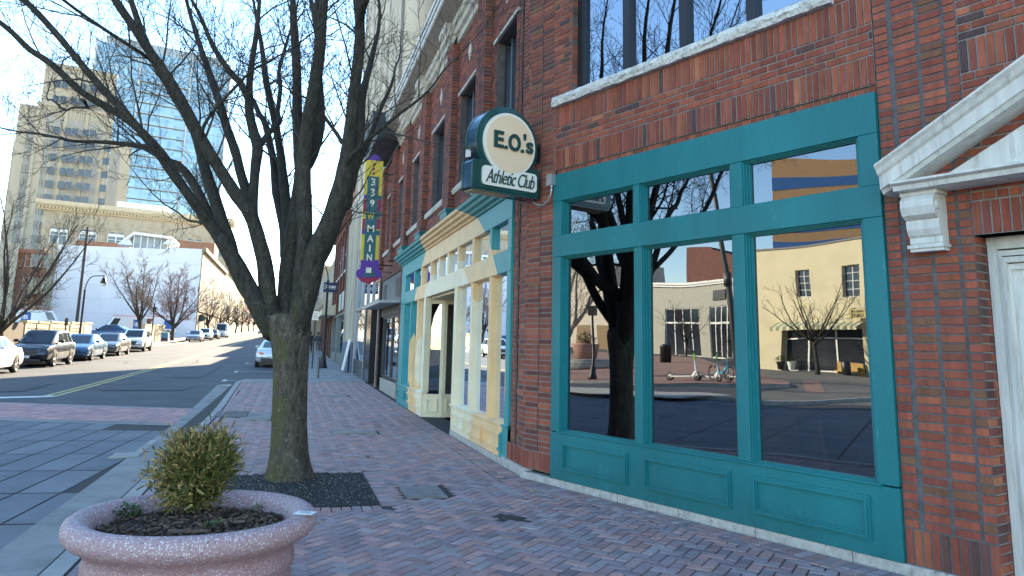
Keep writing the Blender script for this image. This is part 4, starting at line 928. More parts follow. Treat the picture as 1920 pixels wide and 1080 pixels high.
# ------------------------------------------------------------------ big bare tree
def barkmat(name, c1, c2, moss=None, plate=17.):
    m, t, ns, ln, b = nt(name); g = N(ns, 'ShaderNodeNewGeometry'); tc = N(ns, 'ShaderNodeTexCoord')
    mp = N(ns, 'ShaderNodeMapping'); mp.inputs['Scale'].default_value = (1, 1, .28); ln.new(g.outputs['Position'], mp.inputs[0])
    n1 = N(ns, 'ShaderNodeTexNoise', i_Scale=24., i_Detail=8., i_Roughness=.75); ln.new(mp.outputs[0], n1.inputs['Vector'])
    n2 = N(ns, 'ShaderNodeTexNoise', i_Scale=4.5, i_Detail=4.); ln.new(g.outputs['Position'], n2.inputs['Vector'])
    vo = N(ns, 'ShaderNodeTexVoronoi', i_Scale=plate); vo.feature = 'DISTANCE_TO_EDGE'; mp2 = N(ns, 'ShaderNodeMapping'); mp2.inputs['Scale'].default_value = (1, 1, .38); wn = N(ns, 'ShaderNodeTexNoise', i_Scale=9., i_Detail=3.); ln.new(g.outputs['Position'], wn.inputs['Vector']); wm = N(ns, 'ShaderNodeVectorMath', operation='MULTIPLY_ADD'); wm.inputs[1].default_value = (.09, .09, .09); ln.new(wn.outputs['Color'], wm.inputs[0]); ln.new(g.outputs['Position'], wm.inputs[2]); ln.new(wm.outputs[0], mp2.inputs[0]); ln.new(mp2.outputs[0], vo.inputs['Vector'])
    rp = N(ns, 'ShaderNodeValToRGB'); e = rp.color_ramp.elements; e[0].position = .3; e[0].color = c4(c1); e[1].position = .7; e[1].color = c4(c2); ln.new(n1.outputs['Fac'], rp.inputs[0]); src = rp.outputs[0]
    if moss:
        sz = N(ns, 'ShaderNodeSeparateXYZ'); ln.new(g.outputs['Position'], sz.inputs[0])
        # moss and lichen below the fork, on the side facing left
        a = N(ns, 'ShaderNodeMapRange', i_1=1.6, i_2=2.4, i_3=1., i_4=.25); ln.new(sz.outputs[2], a.inputs[0])
        sn = N(ns, 'ShaderNodeSeparateXYZ'); ln.new(g.outputs['Normal'], sn.inputs[0])
        nx_ = N(ns, 'ShaderNodeMapRange', i_1=.3, i_2=-.7, i_3=0., i_4=1.); ln.new(sn.outputs[0], nx_.inputs[0])
        f = N(ns, 'ShaderNodeMapRange', i_1=.42, i_2=.6); ln.new(n2.outputs['Fac'], f.inputs[0])
        m1 = N(ns, 'ShaderNodeMath', operation='MULTIPLY'); ln.new(a.outputs[0], m1.inputs[0]); ln.new(f.outputs[0], m1.inputs[1]); m2 = N(ns, 'ShaderNodeMath', operation='MULTIPLY'); ln.new(m1.outputs[0], m2.inputs[0]); ln.new(nx_.outputs[0], m2.inputs[1])
        mx = N(ns, 'ShaderNodeMix', data_type='RGBA'); ln.new(m2.outputs[0], mx.inputs[0]); ln.new(src, mx.inputs[6]); mx.inputs[7].default_value = c4(moss); src = mx.outputs[2]
        # pale flakes
        n5 = N(ns, 'ShaderNodeTexNoise', i_Scale=11., i_Detail=8., i_Roughness=.75); ln.new(g.outputs['Position'], n5.inputs['Vector'])
        fl = N(ns, 'ShaderNodeMapRange', i_1=.56, i_2=.64); ln.new(n5.outputs['Fac'], fl.inputs[0])
        a2 = N(ns, 'ShaderNodeMapRange', i_1=1.7, i_2=2.3, i_3=.6, i_4=.1); ln.new(sz.outputs[2], a2.inputs[0])
        m5 = N(ns, 'ShaderNodeMath', operation='MULTIPLY'); ln.new(fl.outputs[0], m5.inputs[0]); ln.new(a2.outputs[0], m5.inputs[1])
        mx3 = N(ns, 'ShaderNodeMix', data_type='RGBA'); ln.new(m5.outputs[0], mx3.inputs[0]); ln.new(src, mx3.inputs[6]); mx3.inputs[7].default_value = (.28, .25, .2, 1); src = mx3.outputs[2]
    fz = N(ns, 'ShaderNodeMapRange', i_1=.0, i_2=.07, i_3=.32, i_4=0.); ln.new(vo.outputs['Distance'], fz.inputs[0])
    mf_ = N(ns, 'ShaderNodeMix', data_type='RGBA'); ln.new(fz.outputs[0], mf_.inputs[0]); ln.new(src, mf_.inputs[6]); mf_.inputs[7].default_value = (.010, .008, .007, 1); src = mf_.outputs[2]
    ln.new(src, b.inputs['Base Color']); b.inputs['Roughness'].default_value = .9; b.inputs['Specular IOR Level'].default_value = .25
    ad = N(ns, 'ShaderNodeMath', operation='MULTIPLY_ADD', i_1=.6); ln.new(vo.outputs['Distance'], ad.inputs[0]); ln.new(n1.outputs['Fac'], ad.inputs[2])
    bp = N(ns, 'ShaderNodeBump', i_Distance=.03, i_Strength=1.); ln.new(ad.outputs[0], bp.inputs['Height']); ln.new(bp.outputs[0], b.inputs['Normal'])
    return m
BARK = barkmat('grey_brown_bark', (.020, .016, .013), (.17, .14, .108), (.09, .088, .032))
LIMB = barkmat('limb_bark', (.014, .012, .010), (.085, .076, .064), (.07, .068, .04), 30.)
TWIG = M('twig_bark', (.05, .042, .036), .9, var=.3, vs=8)
def fork_path(p, d, L, n, wob, up, rng):
    pts = [p]; d = d.normalized(); st = L / n
    for i in range(n):
        d = (d + V((rng.gauss(0, wob), rng.gauss(0, wob), rng.gauss(0, wob) + up))).normalized(); pts.append(pts[-1] + d * st)
    return pts
def side_dir(t, ang, rng, up=0):
    a = t.orthogonal().normalized(); b = t.cross(a); ph = rng.uniform(0, 2 * pi)
    d = t * cos(ang) + (a * cos(ph) + b * sin(ph)) * sin(ang); d.z += up; return d.normalized()
def twigs(mb, path, rad, rng, dens, lmax, lvl, start=.2, up=.25, n0=4, lmin=.0, tmin=.0032):
    """spawn side shoots along a path, recursively"""
    Ls = [0]
    for a, b in zip(path, path[1:]): Ls.append(Ls[-1] + (b - a).length)
    tot = Ls[-1]; s = tot * start + rng.uniform(0, 1 / dens)
    while s < tot:
        i = max(k for k in range(len(Ls)) if Ls[k] <= s); i = min(i, len(path) - 2); f = (s - Ls[i]) / max(1e-6, Ls[i + 1] - Ls[i]); p = path[i].lerp(path[i + 1], f); t = (path[i + 1] - path[i]).normalized()
        r = rad[i] * (1 - f) + rad[i + 1] * f; L = max(lmin, lmax * rng.uniform(.45, 1.1) * (1 - .45 * s / tot))
        d = side_dir(t, rng.uniform(.45, 1.0), rng, up * .5); r1 = min(r * .6, .004 + L * .0085)
        q = fork_path(p, d, L, n0, .13, .05, rng); rr_ = [max(tmin, r1 * (1 - .85 * k / n0)) for k in range(n0 + 1)]
        mb.tube(q, rr_, 5 if r1 > .012 else (4 if r1 > .006 else 3), False)
        if lvl > 0: twigs(mb, q, rr_, rng, dens * 1.75, lmax * .47, lvl - 1, .15, up, max(2, n0 - 1), 0, tmin)
        s += rng.uniform(.6, 1.4) / dens
tree = thing('bare_street_tree', 'large bare multi-stemmed tree with mossy trunk in a gravel pit on the brick pavement', 'tree', (W(.105, 6.47)))
rng = random.Random(5)
AX = W(.105, 6.47)
def axis_pt(x, y, off=0):
    d = ray(x, y); n_ = V((CF.x, CF.y, 0)).normalized(); t = (AX - V((0, 0, EYE))).dot(n_) / d.dot(n_); p = V((0, 0, EYE)) + d * t
    return p + n_ * off
TR = [(543, 908, 46), (542, 893, 41), (541, 870, 36), (541, 830, 33), (541, 780, 32), (542, 730, 31.5), (543, 690, 32), (543, 655, 34), (542, 625, 38), (541, 602, 40), (541, 585, 34)]
mb = MB(); rings = []
for i, (x, y, r) in enumerate(TR):
    c = axis_pt(x, y); rr_ = r / F_PX * (c - V((0, 0, EYE))).dot(CF); c0 = c; ring = []
    for k in range(36):
        a = 2 * pi * k / 36; f = 1 + .045 * sin(3 * a + .4 + i * .12) + .03 * sin(5 * a + i * .3) + R.uniform(-.012, .012) + (.14 * max(0, sin(5 * a + .6)) if i < 2 else .05 * max(0, sin(5 * a + .6)) if i == 2 else 0)
        zz = c.z if i else -.03
        ring.append(V((c.x + cos(a) * rr_ * f, c.y + sin(a) * rr_ * f * .97, zz)))
    rings.append(ring)
mb.loft(rings, True, False, True)
trunk = mb.build('trunk', BARK, tree, True)
sd = trunk.modifiers.new('smooth', 'SUBSURF'); sd.levels = 1; sd.render_levels = 2
# limbs: (x, y, radius in photo pixels), sideways depth of the tip in metres
LB_ = [
 (.9, [(512, 628, 17), (500, 604, 15), (463, 559, 13.5), (439, 530, 13), (413, 485, 11), (395, 452, 10), (378, 420, 9.5), (359, 396, 9), (333, 348, 8.5), (307, 307, 8), (281, 281, 7.5), (252, 267, 6.5), (207, 241, 5.5), (178, 231, 5), (111, 222, 3.8), (37, 217, 3), (0, 207, 2.6), (-50, 196, 2)]),
 (-.7, [(512, 622, 20), (497, 590, 18), (473, 537, 16.5), (450, 489, 15.5), (430, 452, 12), (402, 411, 10), (370, 363, 8.5), (337, 307, 8), (289, 256, 7.5), (240, 225, 6.8), (207, 205, 6.3), (159, 159, 6), (126, 137, 5.5), (100, 110, 5), (74, 89, 4.5), (30, 60, 4), (0, 43, 3.6), (-60, 15, 2.5)]),
 (.5, [(452, 492, 12), (439, 462, 12.5), (420, 420, 11.5), (407, 389, 11), (385, 333, 10.5), (374, 307, 10), (365, 281, 9.6), (352, 244, 9.2), (337, 218, 9), (318, 185, 8.5), (296, 155, 8), (281, 130, 7.5), (259, 100, 7), (237, 56, 6.5), (215, 7, 6), (190, -60, 4.5)]),
 (-1.3, [(424, 440, 7.5), (405, 405, 7.5), (388, 378, 7.5), (370, 348, 7.3), (356, 319, 7.2), (341, 296, 7.2), (322, 267, 7), (296, 237, 6.8), (267, 200, 6.5), (237, 159, 6), (200, 115, 5.5), (159, 74, 5), (130, 33, 4.4), (89, 0, 3.8), (20, -50, 2.6)]),
 (-.4, [(522, 620, 20), (508, 575, 17), (502, 500, 15), (494, 460, 14), (484, 420, 13), (474, 398, 12.5), (457, 374, 12), (431, 332, 11.5), (409, 295, 11), (391, 261, 10.5), (370, 218, 10), (348, 178, 9.5), (330, 148, 9), (307, 115, 8.6), (281, 74, 8), (259, 41, 7.5), (241, 5, 7), (205, -60, 5)]),
 (.8, [(486, 440, 9), (474, 395, 9), (468, 345, 9), (465, 300, 9.5), (463, 260, 10.5), (450, 227, 9), (437, 190, 8.5), (430, 160, 8), (426, 110, 6.5), (428, 50, 5.5), (431, 0, 5), (433, -70, 3.5)]),
 (1.3, [(463, 262, 7), (473, 220, 5), (483, 190, 4.8), (473, 160, 4.5), (467, 140, 4.2), (465, 90, 4), (455, 50, 3.6), (460, 0, 3.2), (470, -60, 2)]),
 (.3, [(432, 165, 6), (420, 127, 6.3), (397, 100, 5.6), (373, 63, 5), (360, 33, 4.2), (343, -10, 3.5), (310, -70, 2.5)]),
 (1.5, [(528, 600, 14), (524, 540, 12), (523, 478, 11), (506, 411, 10), (495, 359, 9.5), (482, 305, 9), (470, 260, 8), (456, 205, 7), (437, 135, 6.5), (415, 60, 6), (402, 0, 5), (388, -60, 3.5)]),
 (2.0, [(508, 470, 8), (490, 410, 7.5), (470, 360, 7.5), (452, 318, 7.5), (440, 293, 7.3), (427, 233, 7), (410, 187, 6.5), (390, 130, 6), (367, 100, 5), (345, 60, 4), (310, 20, 3)]),
 (.4, [(538, 618, 21), (533, 589, 19), (533, 507, 17), (539, 448, 16), (547, 374, 14.5), (553, 310, 13.5), (547, 283, 11.5), (540, 200, 9.5), (537, 100, 8.5), (530, 20, 7.5), (525, -60, 5)]),
 (1.2, [(553, 312, 11), (560, 267, 10.5), (566, 200, 10), (560, 133, 8), (549, 67, 7), (541, 0, 6), (533, -60, 4.5)]),
 (-.2, [(556, 618, 18), (561, 581, 16), (569, 507, 15), (576, 448, 15), (575, 374, 14.5), (575, 310, 14), (583, 250, 13.5), (597, 173, 12.5), (607, 110, 11), (613, 50, 9), (618, 0, 8), (622, -60, 6)]),
 (.7, [(606, 118, 9), (598, 75, 8), (585, 40, 7), (573, 20, 6.5), (562, -15, 5.5), (545, -70, 4)]),
 (1.6, [(572, 520, 12), (591, 478, 12), (602, 422, 12), (606, 367, 11.5), (621, 322, 11), (627, 257, 9.5), (633, 183, 9), (632, 100, 7.5), (642, 30, 6), (647, -20, 5), (655, -80, 3.5)]),
 (2.4, [(578, 500, 7), (590, 460, 6.5), (597, 400, 6.5), (597, 356, 6.5), (600, 335, 6), (594, 280, 6), (602, 217, 5.5), (618, 150, 5), (640, 60, 4), (655, 0, 3)]),
 (-.5, [(552, 628, 24), (566, 596, 22), (587, 530, 21), (602, 478, 21), (628, 430, 20.5), (647, 381, 19), (660, 333, 16.5), (670, 267, 12.5), (678, 200, 11), (687, 140, 10.5), (691, 83, 9.5), (687, 33, 8.5), (685, 0, 8), (681, -70, 6)]),
 (-1.0, [(690, 88, 9), (700, 75, 8), (713, 63, 7), (733, 33, 6), (753, 0, 5), (785, -50, 3.5)]),
 (-1.2, [(730, 38, 4.5), (755, 26, 3.8), (780, 17, 3.2), (820, 2, 2.6), (870, -20, 1.8)]),
 (-.8, [(652, 345, 5), (670, 318, 4), (701, 294, 3.8), (741, 266, 3.4), (766, 251, 3), (790, 239, 2.7), (819, 219, 2.2), (843, 192, 1.6), (870, 170, 1.2)]),
 (.2, [(655, 285, 4.2), (640, 262, 4), (620, 235, 3.5), (600, 207, 3), (575, 180, 2.4), (540, 160, 1.6)]),
 (-1.2, [(289, 116, 4), (281, 111, 3.6), (230, 82, 3.2), (185, 52, 2.8), (160, 25, 2.4), (141, 0, 2), (110, -40, 1.4)]),
 (-1.5, [(158, 76, 3.6), (152, 70, 3.2), (125, 60, 2.8), (89, 56, 2.6), (60, 35, 2.4), (37, 22, 2.2), (0, 17, 1.8), (-40, 5, 1.2)]),
 (.7, [(212, 220, 3.2), (185, 212, 2.8), (159, 200, 2.6), (110, 188, 2.3), (74, 181, 2), (30, 150, 1.7), (0, 140, 1.4)]),
 (1.0, [(345, 400, 3.4), (320, 395, 2.8), (300, 388, 2.4), (270, 380, 2), (240, 360, 1.6)]),
 (1.0, [(395, 415, 2.6), (372, 408, 3.4), (352, 397, 3), (335, 398, 2.4), (310, 386, 1.8), (285, 374, 1.2)]),
 (1.0, [(490, 462, 8), (476, 418, 9), (459, 372, 9), (442, 338, 9), (427, 305, 8.8), (415, 274, 8.6), (400, 241, 8.3), (385, 211, 8), (370, 174, 7.6), (356, 141, 7.2), (341, 107, 6.8), (326, 74, 6.2), (311, 41, 5.6), (296, 7, 5), (272, -60, 3.5)]),
 (-.6, [(395, 290, 5), (408, 262, 3.4), (430, 240, 3), (470, 205, 2.8), (510, 175, 2.5), (540, 165, 2)]),
]
limb_paths = []
for k, (off, pts) in enumerate(LB_):
    y0 = 600; P, RR = [], []; n = len(pts)
    dp = 0
    if k in (2, 3, 5, 6, 7, 9, 11, 13, 14, 15, 17, 18, 19, 20, 21, 22, 23, 24, 25, 26, 27):  # springs from another limb: start at its depth
        base = min(((lp[0], i, j) for j, lp in enumerate(limb_paths) for i, q in enumerate(lp[2]) ), key=lambda q: hypot(limb_paths[q[2]][2][q[1]][0] - pts[0][0], limb_paths[q[2]][2][q[1]][1] - pts[0][1]))
        dp = limb_paths[base[2]][3][base[1]]
    dl = []
    for i, (x, y, r) in enumerate(pts):
        d = dp + (off * 1.45 - dp) * (i / (n - 1)) ** .8 if i else dp
        c = axis_pt(x, y, d); dl.append(d); P.append(c); RR.append(r / F_PX * (c - V((0, 0, EYE))).dot(CF))
    # smooth resample (Catmull-Rom)
    Q, S = [], []
    for i in range(n - 1):
        p0, p1, p2, p3 = P[max(0, i - 1)], P[i], P[i + 1], P[min(n - 1, i + 2)]
        for j in range(3):
            t = j / 3; Q.append(.5 * ((2 * p1) + (p2 - p0) * t + (2 * p0 - 5 * p1 + 4 * p2 - p3) * t * t + (3 * p1 - p0 - 3 * p2 + p3) * t ** 3)); S.append((RR[i] * (1 - t) + RR[i + 1] * t) * (1 + rng.uniform(-.035, .035)))
    Q.append(P[-1]); S.append(RR[-1])
    # keep growing beyond the last traced point
    d = (Q[-1] - Q[-4]).normalized()
    if S[-1] > .006:
        q = fork_path(Q[-1], d, 2.2, 6, .09, .04, rng); Q += q[1:]; S += [S[-1] * (1 - (i + 1) / 6.6) for i in range(6)]
    limb_paths.append((off, k, pts, dl, Q, S))
    mb = MB(); mb.tube(Q, S, 12 if S[0] > .04 else 8, True); mb.build('limb', LIMB, tree, True)
tw = MB()
for off, k, pts, dl, Q, S in limb_paths:
    big = S[0] > .05
    twigs(tw, Q, S, rng, 3.7 if big else 4.2, 1.65 if big else 1.2, 2, .26 if big else .1, .22, tmin=.0027)
struct(tw.build('crown', TWIG, tree), 'stuff')
# ------------------------------------------------------------------ smaller bare trees
def small_tree(name, label, seed, H=7, spread=.5, dens=2.2, tr=.11, fork=.28, nl=6, lvl=2, group=None, bark=None, cols=None, tmin=.004):
    rg_ = random.Random(seed); t = thing(name, label, 'tree', (0, 0, 0), 0, group); mb = MB()
    tpath = fork_path(V((0, 0, -.1)), V((0, 0, 1)), H * fork + .1, 5, .03, 0, rg_); mb.tube(tpath, [tr * 1.35, tr * 1.05, tr, tr * .95, tr * .95, tr * .9], 10)
    cr = MB()
    for k in range(nl):
        a = 2 * pi * k / nl + rg_.uniform(-.3, .3); el = rg_.uniform(.55, 1.2) if k else 1.4; d = V((cos(a) * cos(el), sin(a) * cos(el), sin(el)))
        s0 = tpath[-1] - V((0, 0, rg_.uniform(0, H * .07))); L = H * (1 - fork) * rg_.uniform(.75, 1.0)
        q = fork_path(s0, d, L, 8, .09, .05, rg_); r = [tr * .55 * (1 - .9 * i / 8) + .004 for i in range(9)]; mb.tube(q, r, 7)
        twigs(cr, q, r, rg_, dens, H * .25, lvl, .12, .35, tmin=tmin)
    mb.build('trunk', bark or LIMB, t, True); struct(cr.build('crown', cols or TWIG, t), 'stuff'); return t
TWIG_L = M('sunny_twig_bark', (.17, .125, .10), .9, var=.3, vs=4)
TWIG_R = M('reddish_twig_bark', (.20, .12, .105), .9, var=.3, vs=4)
STB = 'bare trees lining the far pavement'
t1 = small_tree('bare_tree', 'bare tree whose branches reach in at the left edge before the brick building', 21, 9.5, dens=2.3, tr=.17, nl=9, fork=.2, tmin=.007)
t1.location = W(-13.3, 33.5, gr0(-13.3, 33.5)); t1.rotation_euler.z = 2.0
t2 = small_tree('bare_tree', 'bare forked tree before the white wall, left one of two', 33, 8.0, dens=2.4, tr=.15, nl=8, fork=.28, cols=TWIG_L, tmin=.013)
PX_ = px3(262, 640, 1)
def on_plane(x, y, Y):   # survey plane of constant depth
    d = ray(x, y); return V((0, 0, EYE)) + d * (1.446 * Y / (d.y - .3154 * d.x))
def on_ground(x, y, X=None, Y=None):
    d = ray(x, y); p = V((0, 0, EYE)) + d * (1.059 * X / d.x) if X is not None else on_plane(x, y, Y); return V((p.x, p.y, gr(p.x, p.y)))
t2.location = on_ground(262, 640, X=-13.0); t2.scale = (1.1,) * 3
t3 = small_tree('bare_tree', 'bare reddish-twigged tree beside the sandwich board before the white wall', 47, 8.0, dens=2.7, tr=.17, nl=10, fork=.2, cols=TWIG_R, tmin=.014)
t3.location = on_ground(322, 640, X=-13.1); t3.scale = (1.22,) * 3
far = [(-13.4, 104, 1.25), (-13.3, 118, 1.2), (-13.5, 134, 1.3), (-13.2, 150, 1.25), (-13.4, 170, 1.4), (-13.3, 195, 1.3), (-13.5, 225, 1.5), (-13.3, 262, 1.5), (-13.4, 310, 1.6)]
tf_ = small_tree('bare_tree', 'bare tree in the row along the far pavement beyond the vans', 58, 8.0, dens=2.0, tr=.16, nl=9, fork=.24, lvl=1, group=STB, cols=TWIG_L, tmin=.02)
for k, (x, y, s) in enumerate(far):
    o = tf_ if k == 0 else dup(tf_, (0, 0, 0)); o.location = W(x, y, gr0(x, y)); o.rotation_euler = (0, 0, k * 1.3); o.scale = (s, s, s)
for k, (x, y, s) in enumerate([(.9, 62, 1.0), (1.0, 88, 1.1), (1.1, 120, 1.3), (1.0, 160, 1.4), (1.2, 210, 1.5), (1.2, 280, 1.7)]):
    dup(tf_, W(x, y, gr0(x, y)), k * .9 + .4, 'bare tree in the row along the near pavement far up the street', 'bare trees lining the near pavement far away', s)
# ------------------------------------------------------------------ street furniture
IRON = M('black_iron', (.018, .019, .021), .45, metal=.3, var=.15)
LAMPG = M('lamp_glass', (.7, .72, .75), .2, var=.02)
def lamp(name, label, loc, H, reach, rz, banner=False, group=None):
    t = thing(name, label, 'street lamp', (0, 0, 0)); mb = MB()
    mb.lathe([(.0, 0), (.23, 0), (.23, .06), (.19, .12), (.17, .3), (.14, .42), (.15, .5), (.1, .6), (.075, .9), (.065, 2), (.055, H * .8), (.075, H * .8 + .02), (.075, H * .8 + .08), (.05, H * .8 + .1), (.045, H * .82)], 14)
    mb.build('pole', IRON, t, True)
    mb = MB(); r = reach / 2; z0 = H * .8
    pts = [(0, 0, z0)] + [(r * .9 - r * .9 * cos(a), 0, z0 + (H - z0) * sin(a)) for a in [pi / 2 * i / 8 for i in range(9)]] + [(reach, 0, H + .02)]
    mb.tube(pts, .032, 8); mb.lathe([(.0, H + .12), (.03, H + .1), (.03, H - .03)], 8, (reach, 0, 0)); mb.build('arm', IRON, t, True)
    mb = MB(); mb.lathe([(.04, H - .02), (.05, H - .1), (.12, H - .14), (.12, H - .25), (.14, H - .28), (.20, H - .43), (.21, H - .47), (.17, H - .46)], 16, (reach, 0, 0)); mb.build('lamp_shade', IRON, t, True)
    mb = MB(); mb.lathe([(.165, H - .45), (.15, H - .56), (.07, H - .66), (.0, H - .68)], 14, (reach, 0, 0)); mb.build('lamp_glass', LAMPG, t, True)
    t.location = loc; t.rotation_euler.z = rz
    return t
p = on_ground(150, 622, X=-12.3)
lamp('street_lamp', 'black street lamp with curved arm and hanging lantern before the white wall', p, 4.95, 1.25, -.4)
def ground_pt(x, y):
    d = ray(x, y); lo, hi = .5, .5; f = lambda t: EYE + d.z * t - gr(d.x * t, d.y * t)
    while f(hi) > 0 and hi < 900: hi *= 1.02
    lo = hi / 1.02
    for _ in range(40):
        m = (lo + hi) / 2
        if f(m) > 0: lo = m
        else: hi = m
    return V((d.x * lo, d.y * lo, gr(d.x * lo, d.y * lo)))
p = ground_pt(605, 690)
l2 = lamp('street_lamp', 'black street lamp with a navy banner on the near pavement behind the big tree', p, 5.6, 1.2, pi)
NAVY = M('navy_banner', (.012, .018, .06), .7, var=.1)
bn = thing('banner', 'navy street banner with white lettering hanging on the lamp post', 'banner', (p.x, p.y - .06, 4.3))
FN = frame((p.x, p.y - .08, 0), (1, 0), (0, -1))
mb = MB(FN); mb.box(-.22, .50, 0, .012, 4.20, 4.68); mb.build('cloth', NAVY, bn)
mb = MB(FN); glyph(mb, FN, 'ismd', .24, 4.47, .36, .12, .016); glyph(mb, FN, 'ismd2', .24, 4.36, .32, .045, .016)
for k in range(5): mb.prism([(-.14 + .05 * cos(a) + (k % 2) * .07, .016, 4.38 + k * .05 + .018 * sin(a)) for a in (0, 1.6, 3.1, 4.7)], (0, .004, 0))
mb.build('lettering', OFFW, bn)
mb = MB(FN); mb.tube([(-.24, .005, 4.69), (.52, .005, 4.69)], .012, 6); mb.tube([(-.24, .005, 4.19), (.52, .005, 4.19)], .012, 6); mb.build('rod', IRON, bn)
p = ground_pt(596, 709)
mb = MB(); mb.tube([p, p + V((0, 0, .85))], .045, 10); top(mb.build('post', M('grey_post', (.12, .12, .125), .5, metal=.4)), 'short grey metal post on the pavement before the street lamp', 'post')
p = ground_pt(585, 691)
t = thing('sign_post', 'thin dark post with a small white parking sign beside the big tree trunk', 'sign', p)
mb = MB(); mb.tube([p, p + V((0, 0, 2.95))], .03, 8); mb.build('pole', IRON, t)
mb = MB(); mb.obox(p + V((0, -.04, 2.68)), (.30, .01, .46)); mb.build('sign_plate', OFFW, t)
mb = MB(); mb.obox(p + V((0, -.048, 2.78)), (.2, .006, .03)); mb.obox(p + V((0, -.048, 2.66)), (.22, .006, .04)); mb.obox(p + V((0, -.048, 2.55)), (.18, .006, .03)); mb.build('print', M('sign_red_print', (.4, .05, .04), .6), t)
# utility pole, post with meter
p = on_ground(144, 602, Y=52); pt_ = px3(166, 426, 1)
WOODP = M('dark_wood_pole', (.06, .05, .045), .9, var=.25, vs=10, stretch=(1, 1, .1))
hz = on_plane(166, 426, 52).z
mb = MB(); mb.tube([p - V((0, 0, .2)), V((p.x, p.y, hz * .5)), V((p.x, p.y, hz))], [.13, .115, .10], 10); mb.obox((p.x, p.y, hz - .3), (.5, .08, .08)); top(mb.build('utility_pole', WOODP, None, True), 'tall dark wooden utility pole standing in the lot before the white wall', 'pole')
p = on_ground(123, 612, X=-12.6)
mb = MB(); mb.tube([p, p + V((0, 0, 2.2))], .04, 8); mb.obox(p + V((.02, 0, 1.95)), (.18, .1, .45)); top(mb.build('meter_post', IRON), 'dark short post with a narrow sign left of the curved street lamp', 'post')
p = on_ground(285, 620, Y=60)
mb = MB(); mb.tube([p, p + V((0, 0, 4))], .06, 8); mb.obox(p + V((.05, 0, 3.4)), (.3, .1, .5)); top(mb.build('signal_post', IRON), 'dark post between the two bare trees by the white wall', 'post')
p = ground_pt(308, 641)
sb_ = thing('sandwich_board', 'white framed sandwich board with a blue poster on the far pavement', 'sign board', p)
for s, nm in ((-1, 'front'), (1, 'back')):
    m_ = Matrix.Translation(p + V((0, s * .18, .55))) @ Matrix.Rotation(-s * .28, 4, 'X')
    mb = MB(m_); mb.box(-.42, .42, -.02, .02, -.55, .58); mb.build('panel', OFFW, sb_)
    mb = MB(m_); mb.box(-.34, .34, s * .021, s * .03, -.1, .5); mb.build('poster', M('blue_poster', (.04, .22, .38), .6, var=.3, vs=4), sb_)
    mb = MB(m_); mb.box(-.34, .34, s * .021, s * .029, -.45, -.1); mb.build('poster_base', M('poster_dark', (.05, .04, .06), .6), sb_)
p = on_ground(373, 612, X=-13.9)
t = thing('hanging_shop_sign', 'round dark shop sign on a post at the corner of the white wall', 'sign', p); mb = MB(); mb.tube([p, p + V((0, 0, 3.6))], .05, 8); mb.build('pole', IRON, t)
mb = MB(); mb.lathe([(0, -.05), (.62, -.05), (.62, .05), (0, .05)], 24, p + V((.25, -.1, 3.1)), 'Y'); mb.build('sign_disc', M('dark_green_sign', (.02, .035, .035), .5), t)
# litter on the pavement
for (x, y, lb) in ((690, 857, 'small dark scrap lying on the brick pavement right of the tree'), (1003, 921, 'pale yellow scrap on the pavement at the foot of the brick pier')):
    q = at_z(x, y, .004); mb = MB(); mb.obox(q, (.05 if x < 900 else .10, .03, .012), .5, .1, .2); top(mb.build('litter', M('litter_' + str(x), (.02, .02, .02) if x < 900 else (.35, .30, .12), .8)), lb, 'litter')
# ------------------------------------------------------------------ low walls of the lot
TANW = M('tan_block_wall', (.50, .41, .26), .9, var=.15, vs=3, bump=.004, col2=(.32, .26, .17), c2s=2, c2t=(.5, .7)); BRNW = M('brown_fence', (.10, .075, .055), .9, var=.3, vs=4, stretch=(1, 4, 1))
XW = -13.7
WARP = True
def wy(x): d = ray0(x, 605); return XW * d.y / d.x
def wtop(x, y): d = ray0(x, y); return EYE + d.z * XW / d.x
wl = [(50, 93, 602, 'low tan wall with lattice openings left of the dark SUV roof', 1), (97, 131, 603, 'low tan lattice wall between the meter post and the brown gap', 1), (135, 158, 604, 'low tan wall panel behind the curved street lamp', 1), (160, 174, 604, 'narrow end pier of the tan wall right of the street lamp', 0), (274, 292, 608, 'low tan wall behind the white SUV, left piece', 0), (294, 311, 609, 'low tan wall piece beside the sandwich board', 0)]
for a, b, y, lb, lat in wl:
    ya, yb = wy(a), wy(b); z1_ = wtop((a + b) / 2, y); mb = MB(); z0_ = gr0(XW, ya) - .3
    mb.box(XW - .25, XW, ya, yb, z0_, z1_ - .12); mb.box(XW - .30, XW + .05, ya - .02, yb + .02, z1_ - .12, z1_)
    t = thing('low_wall', lb, 'wall', (XW, ya, z0_ + .3)); mb.build('wall', TANW, t)
    if lat:
        mb = MB(); n = int((yb - ya) / .22)
        for i in range(1, n - 1):
            for j in range(3): mb.obox((XW + .004, ya + (i + .5) * (yb - ya) / n, z1_ - .45 - .2 * j), (.012, .11, .11), 0, pi / 4)
        mb.build('lattice', DARK, t)
ya, yb = 20, wy(49); mb = MB(); mb.box(XW - .3, XW - .05, ya, yb, 0, wtop(20, 603)); top(mb.build('wooden_fence', BRNW), 'dark brown boarded fence at the left edge behind the white sedan', 'fence')
WARP = False
